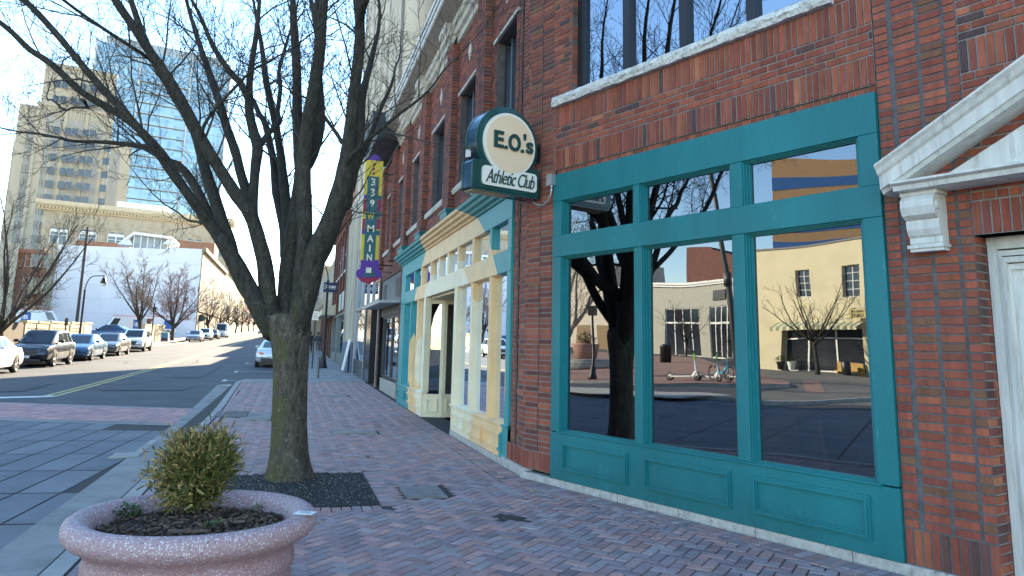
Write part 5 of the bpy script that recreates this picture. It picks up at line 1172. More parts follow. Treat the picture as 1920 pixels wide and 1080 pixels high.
# ------------------------------------------------------------------ cars
TYRE = M('tyre_rubber', (.015, .015, .016), .85, var=.15); RIM = M('alloy_rim', (.45, .45, .47), .3, metal=.8, var=.05); CARG = M('car_glass', (.012, .016, .02), .06, var=.0, spec=.9)
HLAMP = M('headlamp_lens', (.55, .58, .6), .1, var=.05, spec=.9); TLAMP = M('tail_lamp_red', (.35, .01, .008), .2, var=.05); TLIT = M('tail_lamp_orange', (.75, .16, .03), .2, var=.05); PLATE = M('number_plate', (.6, .62, .62), .5, var=.03)
TRIMB = M('black_trim', (.02, .02, .022), .5, var=.1)
PAINT = {}
def paint(k, c, metal=.25, r=.28):
    if k not in PAINT: PAINT[k] = M('car_paint_' + k, c, r, metal=metal, var=.04, coat=.7)
    return PAINT[k]
def ipl(tab, x):
    for (a, *va), (b, *vb) in zip(tab, tab[1:]):
        if a <= x <= b: f = (x - a) / (b - a); return [p + (q - p) * f for p, q in zip(va, vb)]
    return list(tab[-1][1:] if x > tab[-1][0] else tab[0][1:])
KIND = {
 'sedan': dict(L=4.7, W=1.82, wb=2.75, wr=.33, tab=[(-2.35, .42, .62, .80), (-2.28, .30, .86, .87), (-2.0, .26, 1.0, .90), (-1.6, .24, 1.02, .91), (-.8, .22, .95, .91), (.8, .22, .92, .91), (1.2, .24, .92, .91), (1.9, .24, .80, .89), (2.2, .24, .68, .84), (2.35, .36, .52, .70)], rf=(-1.85, -.95, .25, 1.15), H=1.45, rw=.60, bw=.82),
 'suv': dict(L=4.6, W=1.88, wb=2.69, wr=.37, tab=[(-2.3, .45, .95, .84), (-2.22, .34, 1.08, .91), (-1.9, .32, 1.10, .94), (-.8, .30, 1.06, .94), (.8, .30, 1.05, .94), (1.1, .32, 1.06, .94), (1.9, .32, .98, .92), (2.2, .32, .86, .87), (2.3, .42, .62, .74)], rf=(-2.2, -1.75, .35, 1.12), H=1.68, rw=.66, bw=.84),
 'van': dict(L=5.6, W=2.0, wb=3.6, wr=.36, tab=[(-2.8, .45, 1.2, .96), (-2.75, .35, 1.25, 1.0), (-1.5, .3, 1.25, 1.0), (1.2, .3, 1.2, 1.0), (1.7, .3, 1.22, .99), (2.3, .3, 1.08, .96), (2.7, .32, .92, .90), (2.8, .45, .7, .78)], rf=(-2.78, -2.7, 1.1, 1.95), H=2.5, rw=.88, bw=.97),
}
def car(kind, name, label, col, tail='red', group=None, cat='car'):
    K = KIND[kind]; t = thing(name, label, cat, (0, 0, 0), 0, group); pm = paint(*col); L, W = K['L'], K['W']
    ys = sorted({a[0] for a in K['tab']} | {a[0] * .5 + b[0] * .5 for a, b in zip(K['tab'], K['tab'][1:])}); rings = []
    for y in ys:
        zb, zt, hw = ipl(K['tab'], y); zm = zb + (zt - zb) * .55
        half = [(hw * .80, zb), (hw * .96, zb + .05), (hw, zb + .16), (hw * 1.0, zm), (hw * .985, zm + (zt - zm) * .5), (hw * .93, zt - .025), (hw * .80, zt), (hw * .4, zt + .02)]
        rings.append([V((x, y, z)) for x, z in half] + [V((-x, y, z)) for x, z in reversed(half)])
    mb = MB(); mb.loft(rings, True, True, True)
    # cabin
    rb, r0, r1, wf = K['rf']; H, rw, bw = K['H'], K['rw'], K['bw']; zbR = ipl(K['tab'], rb)[1] - .03; zbF = ipl(K['tab'], wf)[1] - .03; zbM = ipl(K['tab'], 0)[1] - .03
    base = [V((bw * .82, rb, zbR)), V((bw, rb + .3, zbR)), V((bw, 0, zbM)), V((bw, wf - .3, zbF)), V((bw * .78, wf, zbF))]; zr_ = H - .05
    rof = [V((rw * .9, r0, zr_)), V((rw, r0 + .2, zr_ + .01)), V((rw, (r0 + r1) / 2, zr_ + .015)), V((rw, r1 - .15, zr_)), V((rw * .88, r1, zr_ - .015))]
    crn = [V((rw * .72, r0 + .10, H - .01)), V((rw * .78, r0 + .28, H)), V((rw * .78, (r0 + r1) / 2, H)), V((rw * .78, r1 - .2, H)), V((rw * .70, r1 - .08, H - .015))]
    mir = lambda p: V((-p.x, p.y, p.z)); full = lambda h: h + [mir(p) for p in reversed(h)]
    mb.loft([full(base), full(rof), full(crn)], True, False, True)
    body = mb.build('body', pm, t, True); smooth_by_angle(body, 38)
    # glazing, a few millimetres proud
    def quad(mb, a, b, c, d, off):
        n = (b - a).cross(d - a).normalized()
        ctr = (a + b + c + d) / 4
        if n.dot(ctr - V((0, 0, .8))) < 0: n = -n
        mb.poly([p + n * off for p in (a, b, c, d)])
    def lp(a, b, f): return a + (b - a) * f
    mb = MB(); a, b = lp(base[4], rof[4], .10), lp(base[4], rof[4], .93); quad(mb, V((-a.x * .93, a.y, a.z)), V((a.x * .93, a.y, a.z)), V((b.x * .93, b.y, b.z)), V((-b.x * .93, b.y, b.z)), .007); mb.build('windscreen', CARG, t)
    if kind != 'van' or True:
        mb = MB(); a, b = lp(base[0], rof[0], .18), lp(base[0], rof[0], .9); quad(mb, V((-a.x * .9, a.y, a.z)), V((a.x * .9, a.y, a.z)), V((b.x * .9, b.y, b.z)), V((-b.x * .9, b.y, b.z)), .007); mb.build('rear_window', CARG, t)
    def side(y, f):  # point on the cabin side at length y (base) and height fraction f
        yb = y; y0 = rb + .3; y1 = wf - .3; k = (yb - y0) / (y1 - y0); lo = V((bw, yb, zbM + .0)); hi = V((rw, (r0 + .2) + k * ((r1 - .15) - (r0 + .2)), zr_)); return lp(lo, hi, f)
    y0, y1 = rb + .36, wf - .36; cuts = [y0, y0 + (y1 - y0) * .24, y0 + (y1 - y0) * .27, y0 + (y1 - y0) * .60, y0 + (y1 - y0) * .635, y1] if kind != 'van' else [wf - 1.25, wf - .42]
    for s in (1, -1):
        for a, b in zip(cuts[::2], cuts[1::2]):
            mb = MB(); q = [side(a, .12), side(b, .12), side(b, .88), side(a, .88)]
            q = [V((s * p.x, p.y, p.z)) for p in q]; quad(mb, *q, .008); mb.build('side_window', CARG, t)
        # door seams
        mb = MB()
        for yy in ((cuts[2] + cuts[1]) / 2 - .05, (cuts[3] + cuts[4]) / 2, y1 + .06) if kind != 'van' else (-.9, .95):
            zb, zt, hw = ipl(K['tab'], yy); mb.box(s * hw - .004, s * hw + .004, yy - .008, yy + .008, zb + .15, zt - .06)
        mb.build('door_seam', TRIMB, t)
        mb = MB(); mb.lathe([(0, -.1), (.09, -.08), (.1, 0), (.085, .09), (0, .11)], 8, (0, 0, 0), 'Y'); m_ = Matrix.Translation((s * (bw + .13), wf - .5, zbF + .14)) @ Matrix.Diagonal((1.2, .8, .85, 1))
        mb.v = [tuple(m_ @ V(v)) for v in mb.v]; mb.box(min(s * bw * .95, s * (bw + .12)), max(s * bw * .95, s * (bw + .12)), wf - .53, wf - .47, zbF + .08, zbF + .13); mb.build('mirror', pm if kind != 'suv' else TRIMB, t, True)
        # wheels
        for yw in (K['wb'] / 2 + .02, -K['wb'] / 2 + .02):
            r = K['wr']; hw = W / 2; xo = s * (hw - .0)
            mb = MB(); mb.lathe([(r + .055, -.25), (r + .055, .006), (r - .1, .007)], 22, (0, 0, 0), 'X'); mb.v = [(s * (v[0]) + s * (ipl(K['tab'], yw)[2]), v[1] + yw, v[2] + r) for v in mb.v]
            mb.v = [(x, y, max(z, .17)) for x, y, z in mb.v]; mb.build('wheel_arch', TRIMB, t)
            mb = MB(); mb.lathe([(r * .64, .0), (r * .68, .012), (r * .93, .010), (r, -.03), (r, -.17), (r * .9, -.2), (.02, -.2)], 24, (0, 0, 0), 'X'); mb.v = [(s * (v[0] + .012) + xo, v[1] + yw, v[2] + r) for v in mb.v]; w_ = mb.build('wheel', TYRE, t, True)
            mb = MB(); mb.lathe([(r * .65, .0), (r * .60, -.01), (r * .58, -.05)], 24, (0, 0, 0), 'X'); mb.lathe([(0, .005), (r * .16, .004), (r * .17, -.04)], 12, (0, 0, 0), 'X')
            for k in range(5):
                a = k * 2 * pi / 5 + .3; 
                for da in (-.16, .16): mb.tube([(-.012, r * .12 * cos(a), r * .12 * sin(a)), (-.004, r * .62 * cos(a + da), r * .62 * sin(a + da))], .022, 4)
            mb.v = [(s * (v[0] + .012) + xo, v[1] + yw, v[2] + r) for v in mb.v]; mb.build('rim', RIM, w_, False)
            mb = MB(); mb.lathe([(0, -.06), (r * .62, -.06)], 20, (0, 0, 0), 'X'); mb.v = [(s * (v[0] + .012) + xo, v[1] + yw, v[2] + r) for v in mb.v]; mb.build('brake_disc', BLACK, w_)
    yF, yR = K['tab'][-1][0], K['tab'][0][0]; zF = ipl(K['tab'], yF - .15)[1]
    # front: lamps, grille, bumper opening, plate
    for s in (1, -1):
        mb = MB(); hz = ipl(K['tab'], yF - .12)[1] - .09
        for k in range(1): mb.add([(s * .42, yF - .02 + .03, hz - .05), (s * .80, yF - .26 + .03, hz - .02), (s * .84, yF - .36 + .03, hz + .10), (s * .46, yF - .10 + .02, hz + .05), (s * .42, yF - .2, hz - .05), (s * .78, yF - .5, hz - .02), (s * .8, yF - .5, hz + .1), (s * .46, yF - .3, hz + .05)], [(0, 1, 2, 3), (4, 5, 6, 7), (0, 1, 5, 4), (1, 2, 6, 5), (2, 3, 7, 6), (3, 0, 4, 7)])
        mb.build('headlight', HLAMP, t)
        mb = MB(); tz = ipl(K['tab'], yR + .1)[1] - .14
        if kind == 'van': mb.box(min(s * .86, s * .98), max(s * .86, s * .98), yR - .02, yR + .12, 1.0, 1.4)
        else: mb.add([(s * .50, yR - .015, tz - .06), (s * .80, yR + .05, tz - .05), (s * .885, yR + .28, tz - .02), (s * .885, yR + .28, tz + .07), (s * .80, yR + .06, tz + .08), (s * .5, yR + .02, tz + .06)], [(0, 1, 4, 5), (1, 2, 3, 4)])
        mb.build('taillight', TLIT if tail == 'orange' else TLAMP, t)
    mb = MB(); g0, g1 = (.42, .60) if kind == 'sedan' else (.52, .80)
    mb.prism([(-.40, yF + .012, g0), (.40, yF + .012, g0), (.50, yF - .01, g1), (-.5, yF - .01, g1)], (0, -.12, 0)); mb.box(-.6, .6, yF - .15, yF - .005, .28, .38)
    mb.build('grille', TRIMB, t)
    mb = MB(); mb.box(-.62, .62, yR - .012, yR + .1, .32, .5); mb.build('rear_bumper', TRIMB, t)
    mb = MB(); mb.box(-.16, .16, yF + .012, yF + .022, g0 - .1, g0 + .02); mb.box(-.16, .16, yR - .022, yR - .01, .52 if kind == 'sedan' else .78, .64 if kind == 'sedan' else .9); mb.build('number_plate', PLATE, t)
    mb = MB(); mb.box(-W / 2 * .8, W / 2 * .8, yR + .2, yF - .2, .16, .3); mb.build('underbody', BLACK, t)
    return t
def place(t, x, y, rz=0): t.location = W(x, y, gr0(x, y) - .128); slope = atan2(zg(y + 1) - zg(y - 1), 2 * 1.446); t.rotation_euler = (slope if abs(rz) < 1 else -slope, 0, rz)
WH = ('white', (.72, .72, .70), 0, .35)
place(car('sedan', 'sedan', 'white sedan cut by the left edge, first in the parked row', WH), -10.85, 25.9, pi)
place(car('suv', 'suv', 'dark navy SUV parked behind the white sedan at the left', ('navy', (.006, .007, .016), .2)), -10.82, 31.2, pi)
place(car('sedan', 'sedan', 'light blue sedan parked between the navy SUV and the grey sedan', ('blue', (.06, .15, .26), .4)), -10.82, 36.2, pi)
place(car('sedan', 'sedan', 'beige-grey sedan parked before the white SUV', ('grey', (.17, .165, .15), .5)), -10.9, 41.4, pi)
place(car('suv', 'suv', 'white SUV at the far end of the near parked row', ('pearl', (.70, .70, .69), .05)), -10.9, 47.4, pi)
place(car('sedan', 'sedan', 'silver sedan parked by the sandwich board farther up the street', ('silver', (.38, .38, .39), .6)), -11.0, 74.5, pi)
place(car('suv', 'suv', 'white SUV behind the silver sedan up the street', ('white', 0)), -11.0, 82.5, pi)
place(car('sedan', 'sedan', 'dark green sedan half hidden before the white van', ('dkgreen', (.015, .03, .025), .3)), -10.9, 89.5, pi)
place(car('van', 'van', 'white high-roofed van parked up the street facing the camera', ('white', 0), cat='van'), -10.9, 100, pi)
place(car('sedan', 'sedan', 'silver-white sedan with orange tail lamps parked half behind the tree trunk', ('pale', (.55, .57, .60), .35), 'orange'), -.78, 31.6, 0)
place(car('suv', 'suv', 'white car driving far up the street', ('white', 0)), -4.1, 128, pi)
place(car('sedan', 'sedan', 'pale car far up the street beyond the parked vans', ('silver', 0)), -7.8, 165, pi)
BLUEP = M('blue_panel', (.02, .12, .35), .5, var=.1); LADR = M('red_ladder_rack', (.45, .10, .07), .6, var=.15)
def lot_van(label, x, y_, Y, rz, logo, ytop):
    Yo = Y
    t = car('van', 'van', label, ('white', 0), cat='van'); p = on_plane(x, y_, Y); X, Y = p.x, p.y
    mb = MB()
    for sx in (-.5, .5): mb.tube([(sx, -2.6, 2.62), (sx, 1.0, 2.62)], .035, 5)
    for k in range(9): mb.box(-.5, .5, -2.5 + k * .42, -2.46 + k * .42, 2.6, 2.64)
    mb.build('ladder', LADR, t)
    for s in (1, -1):
        mb = MB(); lo, hi = (-2.2, -1.2); mb.add([(s * 1.015, lo, .95), (s * 1.015, hi, .95), (s * 1.005, hi, 1.2), (s * .925, hi, 2.2), (s * .925, lo, 2.2), (s * 1.005, lo, 1.2)], [(0, 1, 2, 5), (5, 2, 3, 4)]); lg = mb.build('logo_panel', BLUEP, t)
        if logo:
            m_ = Matrix.Translation((s * .985, -1.7, 1.62)) @ (Matrix.Rotation(s * pi / 2, 4, 'Z')) @ Matrix.Rotation(pi / 2 - .09, 4, 'X')
            mb = MB(); mb.mesh(fit_data(TX['B'], .45, .5), m_); 
            for k in range(3): mb.add([m_ @ V(p) for p in [(-.42, -.2 + k * .17, 0), (-.26, -.2 + k * .17, 0), (-.26, -.12 + k * .17, 0), (-.42, -.12 + k * .17, 0)]], [(0, 1, 2, 3)])
            mb.build('letter', OFFW, lg)
    t.location = (X, Y, on_plane(x, ytop, Yo).z - 2.64); t.rotation_euler.z = rz; return t
lot_van('white work van with blue letter panel and red ladders behind the lattice wall', 78, 600, 80, -pi / 2 + .3, 1, 580)
lot_van('white work van with its nose to the left in the lot before the white wall', 228, 605, 76, pi / 2 + .3, 1, 592)
lot_van('white work van with red ladder rack half hidden behind the left bare tree', 288, 608, 84, pi / 2 + .3, 0, 593)
c_ = car('sedan', 'sedan', 'dark blue sedan parked inside the lot behind the grey sedan', ('dblue', (.02, .05, .11), .3)); p = on_plane(205, 618, 56); c_.location = (p.x, p.y, gr(p.x, p.y) + .3); c_.rotation_euler.z = 1.3
# ------------------------------------------------------------------ people
SKIN = M('skin', (.30, .17, .11), .6, var=.05)
def skinned(name, mat, parent, chain, radii, root=0, sub=1):
    vs = []; es = []; idx = {}
    for k, p in chain['v'].items(): idx[k] = len(vs); vs.append(p)
    es = [(idx[a], idx[b]) for a, b in chain['e']]
    me = bpy.data.meshes.new(name); me.from_pydata(vs, es, []); o = bpy.data.objects.new(name, me); COL.objects.link(o); me.materials.append(mat); o.parent = parent
    m = o.modifiers.new('skin', 'SKIN'); 
    for i, (k, p) in enumerate(chain['v'].items()):
        r = radii[k]; me.skin_vertices[0].data[i].radius = r if isinstance(r, tuple) else (r, r)
    me.skin_vertices[0].data[root].use_root = True
    s = o.modifiers.new('sub', 'SUBSURF'); s.levels = sub; s.render_levels = sub
    return o
def person(label, loc, rz, jacket, trousers, hair):
    t = thing('person', label, 'person', (0, 0, 0))
    v = {'pel': (0, 0, .95), 'sp': (0, .01, 1.12), 'ch': (0, .0, 1.32), 'nk': (0, .01, 1.48), 'hd': (0, .03, 1.56), 'ht': (0, .02, 1.70)}
    e = [('pel', 'sp'), ('sp', 'ch'), ('ch', 'nk'), ('nk', 'hd'), ('hd', 'ht')]; r = {'pel': (.15, .10), 'sp': (.13, .10), 'ch': (.16, .11), 'nk': .055, 'hd': (.075, .09), 'ht': (.065, .08)}
    for s, n_, st in ((1, 'r', .16), (-1, 'l', -.14)):
        v.update({'sh' + n_: (s * .17, 0, 1.41), 'el' + n_: (s * .24, -st * .5 - .03, 1.14), 'wr' + n_: (s * .2, -st * .4 + .12, .96), 'ha' + n_: (s * .18, -st * .4 + .17, .90)})
        v.update({'hp' + n_: (s * .09, 0, .90), 'kn' + n_: (s * .1, st * .6 + .03, .5), 'an' + n_: (s * .1, st, .09 + (.05 if st < 0 else 0)), 'to' + n_: (s * .11, st + .16, .05 + (.0 if st < 0 else 0))})
        e += [('ch', 'sh' + n_), ('sh' + n_, 'el' + n_), ('el' + n_, 'wr' + n_), ('wr' + n_, 'ha' + n_), ('pel', 'hp' + n_), ('hp' + n_, 'kn' + n_), ('kn' + n_, 'an' + n_), ('an' + n_, 'to' + n_)]
        r.update({'sh' + n_: .07, 'el' + n_: .048, 'wr' + n_: .035, 'ha' + n_: (.04, .025), 'hp' + n_: .10, 'kn' + n_: .065, 'an' + n_: .042, 'to' + n_: (.045, .035)})
    skinned('body', SKIN, t, dict(v=v, e=e), r)
    sel = lambda ks: (dict(v={k: v[k] for k in ks}, e=[x for x in e if x[0] in ks and x[1] in ks]))
    up = ['sp', 'pel', 'ch', 'shr', 'elr', 'wrr', 'shl', 'ell', 'wrl']; skinned('jacket', jacket, t, sel(up), {k: tuple(x * 1.18 + .012 for x in (r[k] if isinstance(r[k], tuple) else (r[k], r[k]))) for k in up})
    lo = ['pel', 'hpr', 'knr', 'anr', 'hpl', 'knl', 'anl']; skinned('trousers', trousers, t, sel(lo), {k: tuple(x * 1.1 + .01 for x in (r[k] if isinstance(r[k], tuple) else (r[k], r[k]))) for k in lo})
    for n_ in 'rl': ks = ['an' + n_, 'to' + n_]; skinned('shoe', OFFW if jacket.name.startswith('slate') else BLACK, t, sel(ks), {k: tuple(x * 1.15 + .01 for x in (r[k] if isinstance(r[k], tuple) else (r[k], r[k]))) for k in ks})
    mb = MB(); mb.lathe([(.0, .13), (.06, .12), (.088, .07), (.092, 0), (.08, -.06), (.06, -.09)], 12, (0, 0, 1.64)); mb.v = [(x, y * 1.1 - .005 + .012, z) for x, y, z in mb.v]; mb.build('hair', hair, t, True)
    t.location = loc; t.rotation_euler.z = rz; return t
HAIR = M('dark_hair', (.015, .012, .01), .7)
p = ground_pt(595, 662); person('person in a slate jacket, grey trousers and white shoes walking away on the pavement', p, 0, M('slate_jacket', (.05, .06, .07), .8, var=.2), M('grey_trousers', (.14, .16, .19), .85), HAIR)
p = ground_pt(581, 662); person('person in dark clothes half hidden by the big tree trunk', p, pi, M('dark_jacket', (.012, .013, .03), .8), M('dark_trousers', (.02, .022, .035), .85), HAIR)
WARP = True
# ------------------------------------------------------------------ background buildings
def repeat(o, offs):
    for d in offs:
        c = o.copy(); COL.objects.link(c); c.location = o.location + V(d)
        for ch in o.children:
            g = ch.copy(); COL.objects.link(g); g.parent = c
def vprism(root, name, mat, x0, x1, y, dep, z0, z1):   # a block whose flanks run straight away from the viewer's side
    mb = MB(); k = dep / y; mb.add([(x0, y, z0), (x1, y, z0), (x1 * (1 + k), y + dep, z0), (x0 * (1 + k), y + dep, z0), (x0, y, z1), (x1, y, z1), (x1 * (1 + k), y + dep, z1), (x0 * (1 + k), y + dep, z1)], [(3, 2, 1, 0), (4, 5, 6, 7), (0, 1, 5, 4), (1, 2, 6, 5), (2, 3, 7, 6), (3, 0, 4, 7)]); return mb.build(name, mat, root)
def box_part(root, name, mat, *b, label=None): mb = MB(); mb.box(*b); return mb.build(name, mat, root, label=label)
WGL = M('far_window_glass', (.03, .045, .065), .08, var=.3, vs=.3, spec=.8); WGD = M('dark_window_glass', (.02, .024, .03), .1, var=.4, vs=.5, spec=.8)
WFR = M('pale_window_frame', (.5, .5, .48), .7); TFR = M('grey_window_frame', (.17, .165, .15), .7)
def win_grid(root, F, us, vs, w, h, wo=.02, nx=2, ny=2, fm=None, gm=None, dep=.1):
    """window (frame) > pane, one each, shared mesh"""
    mb = MB(F); u, v = us[0], vs[0]; b = .07
    mb.box(u, u + w, wo - dep, wo, v, v + b); mb.box(u, u + w, wo - dep, wo, v + h - b, v + h)
    for i in range(nx + 1): c = u + (w - b) * i / nx; mb.box(c, c + b, wo - dep, wo, v + b, v + h - b)
    for i in range(1, ny): c = v + h * i / ny; mb.box(u + b, u + w - b, wo - dep, wo - .01, c - b / 2, c + b / 2)
    f = mb.build('window', fm or WFR, root); mb = MB(F); mb.poly([(u, wo - dep * .6, v), (u + w, wo - dep * .6, v), (u + w, wo - dep * .6, v + h), (u, wo - dep * .6, v + h)]); mb.build('pane', gm or WGL, f)
    R3 = F.to_3x3(); repeat(f, [R3 @ V((a - u, 0, c - v)) for c in vs for a in us if (a, c) != (u, v)])
# --- right side of the street --------------------------------------------------
XF = 2.74
STONEW = M('fluted_pale_stone', (.52, .48, .40), .9, var=.15, vs=.8, bump=.004, col2=(.24, .22, .18), c2s=.9, c2t=(.5, .75), stretch=(1, 1, .25)); STONEF = M('flat_cream_stone', (.62, .57, .47), .9, var=.1, vs=.6, col2=(.4, .36, .29), c2s=.7, c2t=(.55, .8))
tw_ = thing('stone_tower', 'tall pale tower with fluted stone front above the brick building', 'building', (3.1, 17.75, 0))
TY0, TY1, TH = 17.78, 29.2, 24.0
bk_ = thing('shade_block', 'tall plain office block set back behind the pale tower', 'building', (6, 29, 0)); box_part(bk_, 'wall', M('plain_block', (.4, .37, .32), .9), 6.0, 18, 29.3, 42.5, 0, 27)  # unseen block, added to cast shade over the near road
box_part(tw_, 'wall', STONEF, 3.12, 16, TY0, TY1, 0, TH)
mb = MB()
for k in range(19):
    y = TY0 + .25 + k * .60; mb.lathe([(.16, 9.0), (.16, TH)], 8, (3.12, y, 0)); 
    if k % 3 == 0: mb.box(2.92, 3.12, y + .2, y + .42, 9, TH)
mb.build('flute', STONEW, tw_, True)
box_part(tw_, 'corner_strip', M('grey_corner', (.2, .19, .17), .9), 3.03, 3.13, TY0 - .03, TY0 + .1, 8.9, TH)
box_part(tw_, 'base_wall', STONEW, XF + .02, 3.2, TY0, TY1, 5.9, 9.3)
FY = frame((XF, 0, 0), (0, 1), (-1, 0))
# black glass shop
g0 = zg(20)
mb = MB(FY); mb.box(17.76, 18.0, -.3, 0, g0, 5.9); mb.box(24.2, 24.6, -.3, .03, g0, 5.9); mb.box(18.0, 24.2, -.3, .02, 3.0, 3.12); mb.box(21.0, 21.15, -.25, .02, g0, 3.05); mb.box(18.0, 24.2, -.1, .0, 5.7, 5.9)
for y in (19.5, 21, 22.6): mb.box(y, y + .05, -.1, .0, 3.12, 5.7)
mb.build('shop_frame', M('brushed_frame', (.30, .30, .30), .5, metal=.5), tw_)
mb = MB(FY); mb.poly([(18, -.06, 3.1), (24.2, -.06, 3.1), (24.2, -.06, 5.75), (18, -.06, 5.75)]); mb.build('pane', glass('silver_glass', (.2, .2, .2), 4.0), tw_)
for a, b, w in ((21.15, 24.2, -.02), (18.0, 19.6, -1.0)): mb = MB(FY); mb.poly([(a, w, .8), (b, w, .8), (b, w, 3.02), (a, w, 3.02)]); mb.build('pane', GLASS, tw_)
mb = MB(FY); mb.box(21.15, 24.2, -.1, 0, g0 - .1, .85); mb.box(19.6, 21.1, -1.3, -.02, g0 - .1, 3.0); mb.box(18, 24.2, -2.8, -2.7, 0, 3.0); mb.box(18.0, 19.6, -1.04, -1.0, g0, .8); mb.box(18, 24.2, -2.8, 0, 3.0, 3.02); mb.build('black_tile', M('black_tile', (.008, .008, .010), .12, var=.1), tw_)
# fluted pilasters at pavement level, blue below
for k in range(5):
    mb = MB(FY); y = 24.7 + k * .9; mb.box(y, y + .55, -.2, .10, 1.6, 8.0); mb.box(y + .12, y + .2, .1, .13, 1.6, 8.0); mb.box(y + .34, y + .42, .1, .13, 1.6, 8.0); mb.build('pilaster', STONEW, tw_)
box_part(tw_, 'lower_wall', STONEW, XF + .05, XF + .3, 24.6, 29.2, .1, 8.0)
PBASE = M('blue_grey_paint', (.12, .17, .25), .7, var=.1)
for k in range(5): y = 24.7 + k * .9; mb = MB(FY); mb.box(y, y + .55, -.2, .11, .1, 1.6); mb.build('painted_base', PBASE, tw_)
if 0: mb.build('painted_base', M('blue_grey_paint', (.12, .17, .25), .7, var=.1), tw_)
mb = MB(); mb.obox((2.5, 25.4, 1.0), (.04, .9, 1.5), 0, 0, .18); top(mb.build('leaning_board', OFFW), 'white board leaning against the pale fluted pilasters', 'board')
# brick row building with arched windows
RB = M('red_brick_far', (.17, .065, .045), .9, var=.25, vs=5, col2=(.10, .045, .04), c2s=6, c2t=(.45, .65)); BEIGE = M('beige_render', (.34, .28, .195), .9, var=.12, vs=1.5, col2=(.24, .20, .145), c2s=1.2, c2t=(.55, .75))
b5 = thing('row_building', 'brick row building with arched upper windows beyond the pale pilasters', 'building', (2.74, 29.2, .25))
box_part(b5, 'wall', RB, XF, 14, 29.22, 38.6, 3.3, 8.9)
for k in range(6): y = 29.3 + k * 1.82; box_part(b5, 'pilaster', RB, XF - .12, XF, y, y + .32, 3.3, 8.5)
mb = MB(FY); mb.prism([(29.2, w, v) for w, v in [(0, 8.4), (.1, 8.4), (.14, 8.6), (.3, 8.7), (.34, 8.95), (0, 8.95)]], (9.4, 0, 0)); mb.build('cornice', RB, b5)
def arched(F, u, v, w, h, root):
    mb = MB(F); mb.prism([(u + w / 2 + w / 2 * cos(a), -.0, v + h - w / 2 + w / 2 * sin(a)) for a in [pi * i / 10 for i in range(11)]] + [(u, 0, v), (u + w, 0, v)], (0, .03, 0)); f = mb.build('window', M('blue_window', (.05, .12, .2), .15, var=.3), root)
    mb = MB(F); mb.box(u - .08, u + w + .08, 0, .1, v - .12, v); mb.box(u + w / 2 - .03, u + w / 2 + .03, .03, .05, v, v + h - .05); mb.box(u, u + w, .03, .05, v + h * .5, v + h * .5 + .06); mb.build('frame', WFR, f); return f
f = arched(FY, 29.8, 5.75, 1.3, 1.9, b5); repeat(f, [(0, 1.82 * k, 0) for k in range(1, 5)])
mb = MB(FY); mb.box(29.2, 38.6, -.2, .03, 3.2, 3.45); mb.box(29.2, 29.6, -.2, .06, .2, 3.2); mb.box(34.2, 34.6, -.2, .06, .3, 3.2); mb.box(38.3, 38.6, -.2, .05, .3, 3.2); mb.box(29.6, 38.3, -.2, .02, .2, .9); mb.build('shop_frame', M('sage_frame', (.16, .17, .14), .7), b5)
mb = MB(FY); mb.box(29.4, 33.0, .03, .1, 3.45, 4.5); mb.build('sign_board', M('pale_green_sign', (.40, .46, .38), .7, var=.1), b5)
mb = MB(FY); mb.poly([(29.6, -.08, .8), (38.3, -.08, .8), (38.3, -.08, 3.25), (29.6, -.08, 3.25)]); mb.build('pane', GLASS, b5); box_part(b5, 'interior', DIM, XF + 1.2, XF + 1.3, 29.3, 38.5, 0, 3.3)
b6 = thing('row_building', 'cream two-storey row building with awning farther along the near pavement', 'building', (2.74, 38.7, .45))
box_part(b6, 'wall', BEIGE, XF, 14, 38.62, 52, 0, 7.9); win_grid(b6, FY, [39.4, 41.6, 43.8, 46, 48.2, 50.2], [5.0], 1.2, 1.9, .03)
for k in range(7): y = 38.7 + k * 2.1; mb = MB(FY); mb.box(y, y + .5, 0, .15, .4, 4.2); mb.build('pilaster', RB, b6)
mb = MB(FY); mb.prism([(36.2, 0, 4.15), (36.2, .9, 3.75), (36.2, .9, 3.4), (36.2, 0, 3.4)], (7.5, 0, 0)); mb.build('awning', M('cream_awning', (.62, .56, .40), .8, var=.08), b6)
mb = MB(FY); mb.poly([(38.7, .02, .9), (51.9, .02, .9), (51.9, .02, 3.3), (38.7, .02, 3.3)]); mb.build('pane', WGD, b6)
b7 = thing('row_building', 'distant brick and cream row building at the far end of the near pavement', 'building', (2.74, 52.1, .8))
box_part(b7, 'wall', RB, XF, 14, 52.05, 74, 0, 5.2); box_part(b7, 'upper_wall', BEIGE, XF - .003, 13.9, 52.06, 73.9, 5.2, 9.0); win_grid(b7, FY, [53 + 2.2 * k for k in range(9)], [6.0], 1.1, 1.8, .03)
for k in range(9): y = 52.4 + 2.4 * k; box_part(b7, 'pilaster', BEIGE, XF - .15, XF, y, y + .5, .5, 5.2)
pk = thing('pink_building', 'tall pinkish building glimpsed above the row behind the tree limbs', 'building', (3.2, 40, 0)); box_part(pk, 'wall', M('pink_render', (.55, .32, .25), .9, var=.08), 3.2, 12, 37.8, 43.5, 8.5, 17.4); win_grid(pk, frame((3.2, 37.8, 0), (1, 0), (0, -1)), [.8, 2.6, 4.4, 6.2], [9.5, 12.5], 1.0, 1.5, .02)
b8 = thing('far_block', 'far block closing the near side of the street', 'building', (3, 75, 1)); box_part(b8, 'wall', BEIGE, XF + .2, 20, 74.5, 140, 0, 12); win_grid(b8, frame((XF + .2, 0, 0), (0, 1), (-1, 0)), [76 + 3 * k for k in range(18)], [5, 8.6], 1.4, 1.9, .02)
